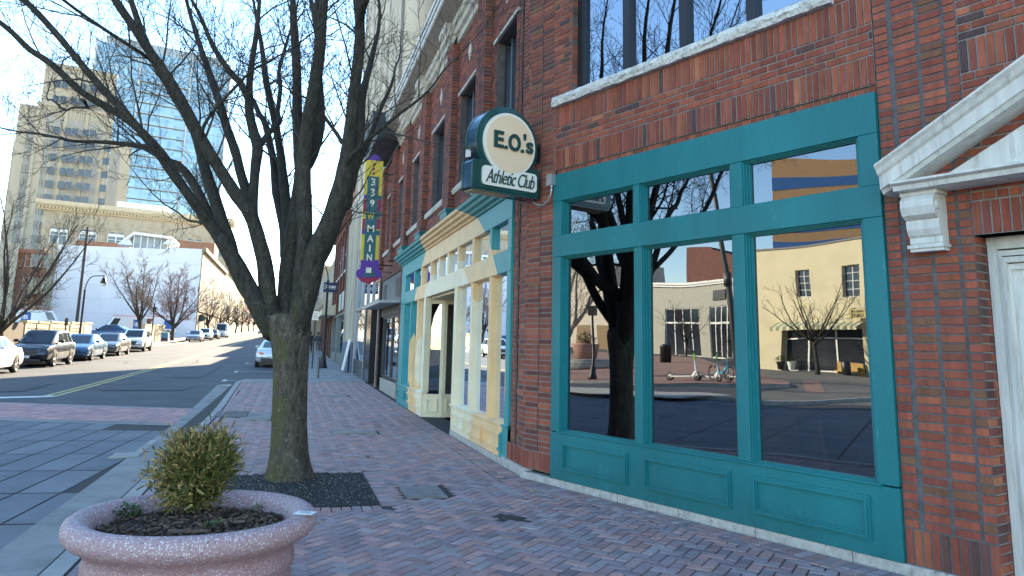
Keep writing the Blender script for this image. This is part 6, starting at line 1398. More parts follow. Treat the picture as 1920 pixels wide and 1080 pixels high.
# --- left side: white wall and street front -------------------------------------
WPAINT = M('white_wall_paint', (.74, .74, .78), .85, var=.05, vs=.5, col2=(.68, .68, .72), c2s=.4, c2t=(.45, .8))
BR2 = M('orange_brick', (.30, .14, .08), .9, var=.25, vs=4, col2=(.18, .09, .06), c2s=5, c2t=(.45, .65)); TANS = M('sunny_tan_stone', (.27, .205, .125), .9, var=.12, vs=1, col2=(.19, .145, .09), c2s=.8, c2t=(.5, .75))
def X_at(x, y, Y): d = ray0(x, y); return d.x * Y / d.y
def Z_at(x, y, Y): d = ray0(x, y); return EYE + d.z * Y / d.y
ww = thing('white_wall_building', 'building with a big blank white side wall facing the parking lot', 'building', (-24, 95, 1.8))
xl, xr = X_at(98, 560, 95), X_at(372, 560, 95); zt = Z_at(372, 466, 95); zt2 = Z_at(98, 458, 95)
mb = MB(); mb.prism([(xl, 95, 1), (xr, 95, 1), (xr, 95, zt), (xr - 5, 95, zt - .2), (xr - 5, 95, zt - .5), (xl, 95, zt2)], (0, 32, 0)); mb.build('side_wall', WPAINT, ww)
mb = MB()
for k in range(6): mb.box(xl, xr, 94.97, 95, 3 + 2.1 * k, 3.03 + 2.1 * k)
mb.build('wall_joint', M('wall_joint_grey', (.5, .51, .55), .9), ww)
FL = frame((xr, 0, 0), (0, 1), (1, 0))
mb = MB(FL); mb.box(95.02, 127, 0, .15, 1.5, zt); mb.build('street_front', TANS, ww); win_grid(ww, FL, [96.5 + 3.1 * k for k in range(10)], [7.2, 11.0], 1.5, 2.4, .17); win_grid(ww, FL, [97 + 4 * k for k in range(7)], [2.6], 2.6, 2.6, .17)
mb = MB(FL); mb.box(94.9, 127, 0, .6, zt - .4, zt + .3); mb.box(94.95, 127, 0, .35, 6.0, 6.5); mb.build('cornice', TANS, ww)
# roof terrace structure
def PX(x, y, Y): return V((X_at(x, y, Y), Y, Z_at(x, y, Y)))
zw = lambda x, y: (100 + x / 4.153, 380 + y / 4.153)
rp = thing('rooftop_pavilion', 'white roof pavilion standing on top of the white-walled building', 'pavilion', PX(*zw(750, 340), 98))
a, b = PX(*zw(640, 235), 98), PX(*zw(900, 275), 98); c = PX(*zw(640, 345), 98); 
mb = MB(); mb.prism([(a.x, 98, a.z), (b.x, 98, b.z), (b.x, 98, c.z - .8), (a.x, 98, c.z - .8)], (0, 6, 0)); mb.build('wall', M('grey_glazed_wall', (.32, .33, .33), .6, var=.3, vs=.5), rp)
mb = MB(); mb.prism([(a.x - 1.3, 97.4, a.z - 1.3), (a.x, 97.4, a.z + .1), (b.x + .6, 97.4, b.z + .2), (b.x + .6, 97.4, b.z - .2), (a.x, 97.4, a.z - .35), (a.x - 1.3, 97.4, a.z - 1.8)], (0, 6.6, 0)); mb.build('roof', OFFW, rp)
mb = MB(); 
for k in range(6): x = a.x + (b.x - a.x) * k / 5; mb.box(x - .06, x + .06, 97.9, 98.0, c.z - .8, a.z - .2)
mb.build('post', OFFW, rp)
for xx, w in ((570, 40), (915, 45)):
    q = PX(*zw(xx, 300), 97.5); mb = MB(); s = 1.0; mb.add([(q.x - s, 97.2, q.z - .6), (q.x + s, 97.2, q.z - .6), (q.x + s, 99.2, q.z - .6), (q.x - s, 99.2, q.z - .6), (q.x, 98.2, q.z + 1.0)], [(0, 1, 4), (1, 2, 4), (2, 3, 4), (3, 0, 4)]); mb.tube([(q.x, 98.2, q.z - 2), (q.x, 98.2, q.z + .9)], .04, 5); top(mb.build('parasol', OFFW), 'white roof parasol at the %s end of the rooftop pavilion' % ('left' if xx < 600 else 'right'), 'parasol')
rb_ = thing('roof_block', 'low red brick roof block on the skyline above the white wall', 'building', PX(*zw(340, 330), 110))
a, b = PX(*zw(190, 290), 110), PX(*zw(430, 330), 110); mb = MB(); mb.box(a.x, X_at(*zw(600, 300), 110), 110, 118, 8, a.z); mb.build('wall', BR2, rb_)
a, b = PX(*zw(960, 300), 112), PX(*zw(1260, 330), 112); mb = MB(); mb.box(a.x, b.x, 112, 118, 8, a.z + .3); mb.build('wall', BR2, rb_)
# neighbours on the left
lb = thing('brick_house', 'orange-brown brick building with white-framed windows left of the white wall', 'building', (-40, 93, 1.5))
xa = X_at(22, 560, 93); vprism(lb, 'wall', BR2, xa, xl - .3, 93, 14, 1, Z_at(60, 468, 93)); Fb = frame((xa, 93, 0), (1, 0), (0, -1)); wd = xl - .3 - xa
win_grid(lb, Fb, [wd * .28, wd * .50, wd * .70], [3.4, 7.4, 11.2], 1.25, 2.3, .03)
mb = MB(Fb); mb.box(-.2, wd + .1, 0, .3, Z_at(60, 468, 93) - .6, Z_at(60, 468, 93)); mb.box(wd * .84, wd * .9, 0, .4, 1, 14); mb.build('cornice', BR2, lb)
CRB = M('shaded_cream_render', (.46, .40, .30), .9, var=.12, vs=1.2)
lc = thing('cream_block', 'cream block at the left edge of the street behind the bare branches', 'building', (-50, 80, 1.2)); xb = X_at(24, 560, 88); vprism(lc, 'wall', CRB, xb - 30, xb, 88, 14, 1, Z_at(20, 455, 88)); win_grid(lc, frame((xb - 30, 88, 0), (1, 0), (0, -1)), [2 + 3.4 * k for k in range(8)], [3.6, 8, 12], 1.6, 2.6, .03)
# arcade building with deep cornice
CORN = M('cream_cornice', (.60, .50, .34), .9, var=.1, vs=1); BUFF = M('buff_brick', (.44, .36, .26), .9, var=.1, vs=.8, col2=(.28, .22, .15), c2s=.7, c2t=(.5, .75))
ab = thing('arcade_building', 'buff building with deep cream cornice and round-arched windows above the white wall', 'building', (-30, 130, 2))
ax0, ax1, az = -48.6, -14.6, 28.9
vprism(ab, 'wall', BUFF, ax0 + 1, ax1, 130, 34, 2, 27.4)
mb = MB(); Fa = frame((ax0, 130, 0), (1, 0), (0, -1)); mb.prism([Fa @ V((0, w, v)) for w, v in [(0, 26.9), (.3, 27.0), (.4, 27.4), (.9, 27.7), (1.2, 28.1), (1.3, 28.9), (0, 28.9)]], (ax1 - ax0 + 1.2, 0, 0)); 
for k in range(60): u = .3 + k * .57; mb.box(u, u + .3, .3, .8, 27.3, 27.62, None, Fa)
mb.build('cornice', CORN, ab)
mb = MB(); mb.box(-36, -27, 131, 150, 28.9, 30.6); mb.build('roof_screen', OFFW, ab)
for k in range(7):
    u = 2.2 + k * 4.75; mb = MB(Fa); n = 14
    mb.loft([[(u + 1.7 + r * cos(pi * i / n), w, 22.9 + r * sin(pi * i / n)) for r, w in ((1.5, .02), (1.5, .14), (2.05, .14), (2.05, .02))] for i in range(n + 1)], True); arc_ = mb.build('arch_moulding', BUFF, ab)
    for s in (0, 1):
        mb = MB(Fa); x0 = u + .35 + s * 1.42; mb.prism([(x0 + .62 + .62 * cos(a), .02, 23.0 + .62 * sin(a)) for a in [pi * i / 8 for i in range(9)]] + [(x0, .02, 20.2), (x0 + 1.24, .02, 20.2)], (0, .03, 0)); w_ = mb.build('window', WGL, ab)
        mb = MB(Fa); mb.box(x0, x0 + 1.24, .05, .09, 21.9, 22.0); mb.box(x0 - .1, x0, .02, .12, 20.2, 23); mb.box(x0 + 1.24, x0 + 1.34, .02, .12, 20.2, 23); mb.box(x0, x0 + 1.24, .045, .07, 22.6, 23.2); mb.build('frame', OFFW, w_)
# tan setback tower
TAN = M('tan_tower_stone', (.42, .37, .29), .9, var=.06, vs=.25, col2=(.35, .305, .24), c2s=.12, c2t=(.45, .7), stretch=(1, 1, .35)); SPAN = M('grey_spandrel', (.30, .29, .265), .7, var=.15)
tt = thing('setback_tower', 'tan art deco setback tower with vertical window bays', 'building', (-57, 170, 3)); Ft = frame((0, 170, 0), (1, 0), (0, -1))
vprism(tt, 'wall', TAN, -66.2, -50.2, 171.2, 20, 3, 76.0); vprism(tt, 'wall', TAN, -66.3, -49.6, 170, 22, 3, 63.6); vprism(tt, 'wing', TAN, -70.2, -66.3, 170.6, 20, 3, 63.0); vprism(tt, 'wing', TAN, -49.6, -44.9, 170.6, 20, 3, 56.2); vprism(tt, 'wing', TAN, -71.4, -70.2, 173, 18, 3, 53)
mb = MB(Ft)
for x in (-65.9, -60.0, -55.4, -50.3): mb.box(x - .35, x + .35, 0, .28, 20, 63.6)
for k in range(18): x = -65.8 + k * .93; mb.box(x, x + .35, 0, .15, 60.6, 63.4)
mb.box(-66.4, -49.5, 0, .3, 63.4, 63.9); mb.box(-66.3, -50.1, -1.3, -.9, 75.3, 76.2); mb.build('pilaster', TAN, tt)
rows = [56.7 - 3.76 * k for k in range(10)] 
for x in (-63.9, -62.15, -59.35, -57.6, -54.9, -53.15): box_part(tt, 'spandrel', SPAN, x, x + 1.3, 169.95, 169.99, 20, 60.4)
for x in (-68.0, -48.9): box_part(tt, 'spandrel', SPAN, x - .08, x + 1.58, 170.55, 170.6, 20, 56 if x < -60 else 53)
win_grid(tt, Ft, [-63.9, -62.15, -59.35, -57.6, -54.9, -53.15], [r - .95 for r in rows], 1.3, 1.95, .1, 2, 2, gm=WGL, fm=TFR); win_grid(tt, frame((0, 170.6, 0), (1, 0), (0, -1)), [-68.0, -48.9], [r - 4.9 for r in rows[:-1]], 1.5, 1.95, .1, 2, 2, gm=WGL, fm=TFR)
win_grid(tt, frame((0, 171.2, 0), (1, 0), (0, -1)), [-63.8, -62.0, -59.3, -57.4, -54.9, -53.0], [65.0, 69.3], 1.3, 2.0, .08, 2, 2, gm=WGL, fm=TFR)
# glass tower
def curtain():
    m, t, ns, ln, b = nt('glass_curtain'); g = N(ns, 'ShaderNodeNewGeometry'); sx = N(ns, 'ShaderNodeSeparateXYZ'); ln.new(g.outputs['Position'], sx.inputs[0]); cb = N(ns, 'ShaderNodeCombineXYZ'); ln.new(sx.outputs[0], cb.inputs[0]); ln.new(sx.outputs[2], cb.inputs[1])
    br = N(ns, 'ShaderNodeTexBrick'); br.offset = 0; br.inputs['Scale'].default_value = 1; br.inputs['Brick Width'].default_value = 1.45; br.inputs['Row Height'].default_value = 1.95; br.inputs['Mortar Size'].default_value = .05
    br.inputs['Color1'].default_value = (.30, .44, .50, 1); br.inputs['Color2'].default_value = (.12, .22, .29, 1); br.inputs['Mortar'].default_value = (.42, .48, .52, 1); br.inputs['Bias'].default_value = -.2; ln.new(cb.outputs[0], br.inputs['Vector'])
    ln.new(br.outputs['Color'], b.inputs['Base Color']); b.inputs['Roughness'].default_value = .12; b.inputs['Specular IOR Level'].default_value = .9; b.inputs['Metallic'].default_value = .35; return m
CUR = curtain(); BAND = M('pale_floor_band', (.50, .55, .58), .6, var=.08)
gt_ = thing('glass_tower', 'pale blue glass high-rise with white balcony bands behind the tan tower', 'building', (-48, 210, 4)); gx0, gx1, gz = -68.5, -27.0, 104
vprism(gt_, 'curtain_wall', CUR, gx0, gx1, 210, 22, 4, gz)
o = box_part(gt_, 'floor_band', BAND, gx0 - .1, gx1 + .1, 209.8, 210, 30, 30.22); repeat(o, [(0, 0, 3.9 * k) for k in range(1, 20)])
o = box_part(gt_, 'balcony', BAND, gx0 + 13, gx1 - 13, 209.3, 209.8, 30.0, 30.2); mb = MB(); mb.poly([(gx0 + 13, 209.32, 30.2), (gx1 - 13, 209.32, 30.2), (gx1 - 13, 209.32, 31.3), (gx0 + 13, 209.32, 31.3)]); mb.build('railing', CUR, o); repeat(o, [(0, 0, 3.9 * k) for k in range(1, 17)])
for x in (gx0, gx0 + 13, gx1 - 13, gx1 - .5): box_part(gt_, 'fin', BAND, x, x + .5, 209.4, 210, 20, gz + 1)
box_part(gt_, 'crown', M('grey_crown', (.3, .36, .40), .5, var=.2), gx0 + 2, gx1 - 2, 212, 230, gz, gz + 4)
# far street on the left
for i, (y0, y1, h, m, lbl) in enumerate(((127.2, 150, 15, BEIGE, 'cream street building beyond the white wall'), (150.2, 178, 19, TANS, 'taller tan street building beyond the cream one'), (178.2, 215, 14, BR2, 'brick street building farther up the left side'), (215.2, 300, 18, BEIGE, 'last pale building up the left side of the street'))):
    b_ = thing('street_building', lbl, 'building', (-14.6, y0, zg(y0))); box_part(b_, 'wall', m, -40, xr, y0, y1, zg(y0) - 1, zg(y0) + h); n = int((y1 - y0 - 2) / 3.2)
    win_grid(b_, FL, [y0 + 1.2 + 3.2 * k for k in range(n)], [zg(y0) + 5 + 3.8 * j for j in range(int((h - 6) / 3.8))], 1.5, 2.3, .03); mb = MB(FL); mb.box(y0, y1, 0, .7, zg(y0) + h - .7, zg(y0) + h + .2); mb.box(y0, y1, 0, .3, zg(y0) + 3.9, zg(y0) + 4.4); mb.build('cornice', m, b_)
hb = thing('hill_trees', 'hazy line of distant bare trees closing the end of the street', 'trees', (0, 420, 10)); mb = MB(); rg_ = random.Random(9)
for k in range(420):
    x = rg_.uniform(-45, 40); y = rg_.uniform(400, 470); z = zg(y); h = rg_.uniform(7, 13); p0 = V((x, y, z)); q = fork_path(p0, V((rg_.gauss(0, .1), 0, 1)), h, 4, .1, 0, rg_); mb.tube(q, [.25, .2, .15, .1, .03], 4)
    twigs(mb, q, [.25, .2, .15, .1, .03], rg_, .9, 4.5, 0, .25, .3)
hb = None
o = mb.build('far_trees', M('hazy_twigs', (.30, .25, .20), .95)); struct(o, 'stuff'); o['label'] = 'hazy mass of distant bare trees closing the end of the street'; o['category'] = 'trees'
bpy.data.objects.remove(bpy.data.objects['hill_trees'])

WARP = False
# ------------------------------------------------------------------ across the junction (seen in the shop glass)
GP = V((3.086, 8.786, 0)) + V((.9386, .345, 0)) * .06; GN = V((-.9386, -.345, 0))
def refl(x, y):
    r = ray(x, y); C0 = V((0, 0, EYE)); t = (GP - C0).dot(GN) / r.dot(GN); q = C0 + r * t; return q, r - GN * (2 * r.dot(GN))
def rplane(x, y, A, Bq):
    q, v = refl(x, y); d = (Bq - A).normalized(); n = V((d.y, -d.x, 0)); t = (A - q).dot(n) / v.dot(n); p = q + v * t; return (p - A).dot(d), p.z
z1 = lambda x, y: (1050 + x / 3.376, 440 + y / 3.376)
z2 = lambda x, y: (1380 + x / 3, 400 + y / 3)
SUNC = M('sunny_cream_wall', (.62, .54, .34), .85, var=.05, vs=.7, col2=(.55, .47, .30), c2s=.8, c2t=(.5, .75))
A, Bq = V((-42.2, 19.4, 0)), V((-38.4, 11.3, 0)); d_ = (Bq - A).normalized(); n_ = V((-d_.y, d_.x, 0)); n_ = n_ if n_.x > 0 else -n_
FC = frame((A.x, A.y, 0), (d_.x, d_.y), (n_.x, n_.y))
cbd = thing('cream_corner_shop', 'sunlit cream two-storey corner shop with striped awning across the junction', 'building', A)
GC = .44
def S(zf, x, y): return rplane(*zf(x, y), A, Bq)
zr_ = S(z2, 125, 205)[1]; sL, sR = -.3, S(z2, 790, 945)[0] + 3.5
w1 = (S(z2, 345, 482)[0], S(z2, 425, 480)[0]); w2 = (S(z2, 597, 478)[0], S(z2, 690, 478)[0]); wz = (S(z2, 345, 482)[1], S(z2, 345, 320)[1])
sh_ = (S(z2, 270, 800)[0], S(z2, 715, 800)[0]); shz = (.25, S(z2, 250, 655)[1])
mb = MB(FC)
for r in wall_holes(sL, sR, -.2, zr_, [(w1[0], w1[1], wz[0], wz[1]), (w2[0], w2[1], wz[0], wz[1]), (sh_[0], sh_[1], -.2, shz[1])]): mb.box(r[0], r[1], -.35, 0, r[2], r[3])
mb.box(sL, sR, -9, -8.8, -.2, zr_); mb.box(sL, sL + .2, -9, -.35, -.2, zr_); mb.box(sR - .2, sR, -9, -.35, -.2, zr_); mb.box(sL, sR, -9, -.1, zr_ - .3, zr_ - .1); mb.box(sL - .05, sL + .5, 0, .12, -.2, zr_ - 1.6); mb.build('wall', SUNC, cbd)
box = MB(FC); box.box(sL - .1, sR + .1, -.4, .08, zr_, zr_ + .12); box.build('coping', M('grey_coping_far', (.2, .19, .17), .8), cbd)
for w in (w1, w2): sash(FC, w[0], w[1], wz[0], wz[1], -.2, 2, WFR, cbd, .07, ny=4, gl=WGD, room=0)
mb = MB(FC); mb.box(sh_[0], sh_[1], -.5, -.4, .1, .4); 
for f in (0, .28, .62, .99): u = sh_[0] + (sh_[1] - sh_[0]) * f; mb.box(u - .05, u + .05, -.5, -.38, .1, shz[1])
mb.box(sh_[0], sh_[1], -.5, -.38, shz[1] - .7, shz[1] - .6); mb.build('shop_frame', OFFW, cbd)
mb = MB(FC); mb.poly([(sh_[0], -.45, .2), (sh_[1], -.45, .2), (sh_[1], -.45, shz[1]), (sh_[0], -.45, shz[1])]); mb.build('pane', WGD, cbd)
AWN = M('striped_awning_green', (.25, .27, .12), .85, var=.1); AWW = M('striped_awning_cream', (.6, .56, .42), .85, var=.05)
for q in (0, 1):
    mb = MB(FC); n = 26
    for k in range(n):
        if k % 2 == q: a_, b_ = sh_[0] - .25 + (sh_[1] - sh_[0] + .4) * k / n, sh_[0] - .25 + (sh_[1] - sh_[0] + .4) * (k + 1) / n; mb.prism([(a_, 0, shz[1] + .45), (a_, .8, shz[1] + .12), (a_, .8, shz[1] - .1), (a_, .78, shz[1] - .1), (a_, .78, shz[1] + .1), (a_, 0, shz[1] + .43)], (b_ - a_, 0, 0))
    mb.build('awning', (AWN, AWW)[q], cbd)
ts_ = S(z2, 652, 565); tsn = thing('hanging_sign', 'small yellow hanging sign of the pizzeria on the cream corner shop', 'sign', FC @ V((ts_[0], .5, ts_[1]))); su, sz_ = ts_[0] + .1, ts_[1]
mb = MB(FC); mb.box(su, su + 1.15, .45, .52, sz_ - .3, sz_ + .3); mb.build('sign_plate', M('sign_gold', (.45, .36, .12), .6), tsn)
mb = MB(FC); glyph(mb, FC, 'toro', su + .57, sz_ - .1, .8, .22, .53); glyph(mb, FC, 'pizz', su + .57, sz_ + .15, .8, .13, .53); mb.build('lettering', BLACK, tsn); mb = MB(FC); mb.tube([(su + .1, 0, sz_ + .36), (su + .1, .5, sz_ + .36)], .02, 5); mb.tube([(su + .1, .48, sz_ + .36), (su + 1.1, .48, sz_ + .36)], .02, 5); mb.build('bracket', BLACK, tsn)
for (x, y, lb) in ((300, 880, 'dark pot with loose shrub at the cream shop door'), (357, 885, 'white pot with small shrub at the cream shop door')):
    s_, _ = S(z2, x, y); c = FC @ V((s_, .5, GC)); t = thing('potted_shrub', lb, 'plant', c); mb = MB(); mb.lathe([(0, 0), (.16, 0), (.25, .45), (.27, .5), (.22, .5), (.2, .44)], 12, c); mb.build('pot', OFFW if x > 320 else BLACK, t); mb = MB()
    for k in range(160): dd_ = V((R.gauss(0, 1), R.gauss(0, 1), abs(R.gauss(0, 1)))).normalized(); p = c + V((0, 0, .5)) + dd_ * R.uniform(.1, .4); mb.add([p, p + dd_ * .1 + V((.03, 0, 0)), p + dd_ * .12, p + dd_ * .1 - V((.0, .03, 0))], [(0, 1, 2, 3)], (.08, .1, .04))
    mb.build('leaves', GREENL, t)
s_, _ = S(z2, 640, 880); mb = MB(FC); mb.box(s_ - .9, s_ + .9, .1, .2, .5, .95); mb.box(s_ - .9, s_ + .9, .05, .45, .42, .5); 
for u in (-.8, .75): mb.box(s_ + u, s_ + u + .08, .05, .45, -.05, .42)
top(mb.build('bench', M('orange_wood', (.42, .24, .06), .6)), 'orange wooden bench before the cream corner shop window', 'bench')
mb = MB(FC); mb.lathe([(0, -.1), (.25, -.1), (.27, .85), (.22, .9), (0, .92)], 14, (s_ + .2, .9, .1)); top(mb.build('litter_bin', BLACK, None, True), 'black litter bin before the bench of the cream corner shop', 'bin')
# white shop row
A2, B2 = V((-70.0, 42, 0)), V((-64.5, 28.0, 0)); d2 = (B2 - A2).normalized(); n2 = V((-d2.y, d2.x, 0)); n2 = n2 if n2.x > 0 else -n2; F2_ = frame((A2.x, A2.y, .5), (d2.x, d2.y), (n2.x, n2.y)); F2_.translation.z = .7; L2 = (B2 - A2).length
S2 = lambda x, y: rplane(*z1(x, y), A2, B2)
PALEW = M('pale_grey_brick', (.42, .40, .32), .9, var=.1, vs=3)
ws = thing('white_shop_row', 'low pale shop row with big glazed fronts and dark brick storey behind', 'building', A2); cz = S2(900, 310)[1] - .5
hol = []; 
mb = MB(F2_)
bays = [(S2(660, 700)[0], S2(880, 700)[0]), (S2(950, 700)[0], S2(1100, 700)[0]), (S2(130, 700)[0] - .3, S2(180, 700)[0]), (S2(200, 700)[0], S2(270, 700)[0] + .3)]
hz_ = S2(690, 470)[1] - .5; tz_ = S2(640, 570)[1] - .5
for a_, b_ in bays: hol.append((min(a_, b_), max(a_, b_), .3, hz_))
for r in wall_holes(-2, L2 + 4, -.5, cz, hol): mb.box(r[0], r[1], -.4, 0, r[2], r[3])
mb.box(-2, L2 + 4, -10, -9.8, -.5, cz); mb.box(-2, L2 + 4, -10, -.1, cz - .3, cz - .1); mb.build('wall', PALEW, ws)
mb = MB(F2_); mb.box(-2, L2 + 4, -.2, .25, cz, cz + .2); mb.box(-2, L2 + 4, -.2, .15, cz - .2, cz); mb.build('cornice', OFFW, ws)
for a_, b_, c_, e_ in hol: sash(F2_, a_, b_, c_, e_, -.1, 4, OFFW, ws, .1, gl=WGD, room=0); mb = MB(F2_); mb.box(a_, b_, -.2, -.05, tz_ - .1, tz_ + .1); mb.build('transom', OFFW, ws)
a_ = S2(965, 420); mb = MB(F2_); mb.box(a_[0], a_[0] + 1.6, .0, .12, a_[1] - .55, a_[1] + .5); mb.build('sign_board', BLACK, ws)
mb = MB(F2_); bt = S2(840, 100)[1] - .5; bt2 = S2(1110, 190)[1] - .5; u0, u1 = S2(760, 290)[0] - 1, L2 + 6; mb.prism([(u0, -2, cz), (u1, -2, cz), (u1, -2, bt2 - .6), (S2(880, 120)[0], -2, bt - .3), (S2(860, 110)[0], -2, bt), (u0, -2, bt + .3)], (0, -8, 0)); mb.build('upper_storey', RB, ws)
pkb = thing('pale_arcade', 'pale rendered building with square openings beyond the round planter', 'building', (-46, 22, .5)); mb = MB(F2_); mb.box(-22, -2.02, -9, 0, -.5, 11); mb.build('wall', M('pale_pink_render', (.56, .48, .38), .9, var=.06), pkb)
for u in (-18, -13.5, -9, -5): mb = MB(F2_); mb.box(u, u + 2.6, 0, .03, .1, 3.4); mb.build('doorway', M('tan_recess', (.25, .17, .09), .9), pkb)
# island with steps, planter, lamp, scooters, bicycle
isl = [(-20.0, 25), (-19.3, 21), (-19.6, 17.5), (-20.8, 14.8), (-22.6, 13.4), (-25.1, 12.75), (-27, 13.3), (-31, 15.5), (-40, 20.5), (-58, 29), (-58, 40), (-24, 34)]
mb = MB(); cen = V((-27, 24, 0)); den = dense(isl + [isl[0]], 1.5)
for (xa_, ya_), (xb_, yb_) in zip(den, den[1:]):
    for i in range(10):
        qs = [cen.lerp(V((xx, yy, 0)), t) for xx, yy, t in ((xa_, ya_, i / 10), (xb_, yb_, i / 10), (xb_, yb_, (i + 1) / 10), (xa_, ya_, (i + 1) / 10))]
        mb.poly([(k.x, k.y, gr(k.x, k.y) + .02) for k in (qs if i else qs[1:])])
io = struct(mb.build('traffic_island', M('island_brick', (.34, .19, .14), .9, var=.25, vs=3, col2=(.24, .14, .11), c2s=4, c2t=(.45, .65))))
mb = MB(); struct(kerb(dense(isl[:8]), .3, .16, gr).build('island_kerb', CONC_L))
q = V((-30.5, 26.2, gr(-30.5, 26.2) + .02)); sp = thing('stepped_plinth', 'round pale stepped plinth on the island across the junction', 'steps', q); mb = MB(); mb.lathe([(2.6, 0), (2.6, .15), (2.1, .152), (2.1, .31), (1.6, .312), (1.6, .47), (0, .472)], 40, q); mb.build('step', CONC_L, sp)
q2 = q + V((-.4, .3, .472)); p2 = thing('planter', 'large round terracotta-coloured planter on the stepped plinth across the junction', 'planter', q2); mb = MB(); mb.lathe([(0, 0), (.6, 0), (.75, .55), (.85, .75), (.85, .85), (.7, .85), (.6, .7), (0, .7)], 30, q2); mb.build('bowl', M('terracotta_planter', (.36, .2, .16), .8, var=.15, vs=10), p2, True); mb = MB()
for k in range(300): dd_ = V((R.gauss(0, 1), R.gauss(0, 1), abs(R.gauss(0, 1)) + .4)).normalized(); p = q2 + V((0, 0, .7)) + dd_ * R.uniform(.1, .8); mb.add([p, p + dd_ * .12 + V((.03, 0, 0)), p + dd_ * .16, p + dd_ * .1 - V((.0, .03, 0))], [(0, 1, 2, 3)], (.11, .08, .05))
mb.build('shrub', GREENL, p2)
lq = V((-19.9, 20.3, gr(-19.9, 20.3) + .02)); sp = thing('signal_post', 'black post with square signal box on the island, before the round planter', 'signal', lq); mb = MB(); mb.lathe([(0, 0), (.2, 0), (.2, .1), (.13, .25), (.13, .5), (.07, .65), (.055, 2.9), (0, 2.9)], 12, lq); mb.build('pole', IRON, sp, True); mb = MB(); mb.obox(lq + V((0, 0, 3.1)), (.3, .42, .5)); mb.build('signal_box', BLACK, sp)
q, v = refl(*z1(1110, 640)); q1, v1_ = refl(*z1(1015, 20)); kk = 27 / hypot(v.x, v.y); b0 = q + v * kk; b1 = q1 + v1_ * (27 / hypot(v1_.x, v1_.y)); dv = (b0 - b1).normalized(); b0 = b0 + dv * (b0.z / -dv.z)
mb = MB(); mb.tube([b0, b0.lerp(b1, .5), b1, b1 - dv * 5], [.17, .14, .12, .09], 12); mb.obox(b0.lerp(b1, .72), (.3, .3, .6)); top(mb.build('signal_mast', M('grey_mast', (.06, .06, .06), .5, metal=.3), None, True), 'tall dark leaning mast rising behind the scooters on the island', 'mast')
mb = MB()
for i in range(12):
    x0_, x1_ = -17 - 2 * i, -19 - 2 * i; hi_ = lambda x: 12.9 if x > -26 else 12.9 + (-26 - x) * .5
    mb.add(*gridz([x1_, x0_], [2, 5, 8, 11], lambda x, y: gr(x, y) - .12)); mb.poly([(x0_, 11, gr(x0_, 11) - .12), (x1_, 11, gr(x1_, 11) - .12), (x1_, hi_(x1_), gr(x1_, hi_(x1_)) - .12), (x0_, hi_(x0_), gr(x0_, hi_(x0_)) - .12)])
struct(mb.build('sunlit_road_sheet', M('sun_toned_asphalt', (.15, .14, .12), .9, var=.2, vs=.6, bump=.004, bs=100)))  # paler sheet over the asphalt, with the sunlight on the road put into its colour
mb = MB(); mb.poly([(x, y, gr(x, y) - .108) for x, y in [(-22.5, 11.6), (-31, 13.6), (-31.2, 12.9), (-22.6, 10.9)]]); struct(mb.build('brick_band', io.data.materials[0]))
lq = V((-44, 26.5, gr(-44, 26.5))); mb = MB(); mb.lathe([(0, 0), (.33, 0), (.35, 1.05), (.38, 1.1), (.38, 1.2), (.2, 1.3), (0, 1.3)], 16, lq); top(mb.build('litter_bin', BLACK, None, True), 'black round litter bin on the island left of the scooters', 'bin')
WHP = M('scooter_white', (.62, .64, .62), .4, var=.05); GRN = M('scooter_green', (.22, .55, .05), .4, var=.05); CYAN = M('bike_cyan', (.05, .42, .52), .35, var=.05)
def scooter(label):
    t = thing('electric_scooter', label, 'scooter', (0, 0, 0), 0, 'hire scooters on the island')
    mb = MB(); mb.prism([(-.5, -.08, .14), (.35, -.08, .14), (.40, -.06, .2), (-.48, -.06, .2)], (0, .15, 0)); mb.prism([(.30, -.05, .14), (.46, -.05, .14), (.56, -.05, .36), (.50, -.05, .40)], (0, .1, 0)); mb.build('deck', WHP, t)
    mb = MB(); mb.tube([(.57, 0, .26), (.50, 0, .5), (.44, 0, .82)], [.045, .04, .035], 8); mb.build('stem', WHP, t); mb = MB(); mb.tube([(.445, 0, .80), (.40, 0, 1.06)], .036, 8); mb.build('stem_wrap', GRN, t)
    mb = MB(); mb.tube([(.40, 0, 1.05), (.385, 0, 1.16)], .026, 8); mb.tube([(.37, -.25, 1.17), (.39, 0, 1.16), (.37, .25, 1.17)], .018, 6); mb.build('handlebar', BLACK, t)
    for x in (-.52, .60): mb = MB(); mb.lathe([(.05, -.03), (.13, -.03), (.15, -.015), (.15, .015), (.13, .03), (.05, .03)], 18, (x, 0, .15), 'Y'); mb.build('wheel', BLACK, t, True)
    mb = MB(); mb.tube([(-.68, 0, .2), (-.58, 0, .33), (-.44, 0, .30), (-.36, 0, .2)], .03, 5); mb.build('mudguard', BLACK, t); return t
sc = scooter('white and green hire scooter, leftmost of the group on the island'); gi = gr(-22, 16.5) + .02
sc.location = (-22.1, 16.9, gi); sc.rotation_euler = (.12, 0, -1.25); sc.scale = (1.22,) * 3
for (x, y, r, lb) in ((-22.0, 15.7, -1.1, 'white and green hire scooter leaning beside the cyan bicycle'), (-23.9, 14.7, -1.2, 'white and green hire scooter, rightmost behind the cyan bicycle')):
    o = dup(sc, (x, y, gi), r, lb, None, 1.22); o.rotation_euler = (.12, 0, r)
bk = thing('bicycle', 'cyan hire bicycle with black basket parked among the scooters', 'bicycle', (0, 0, 0))
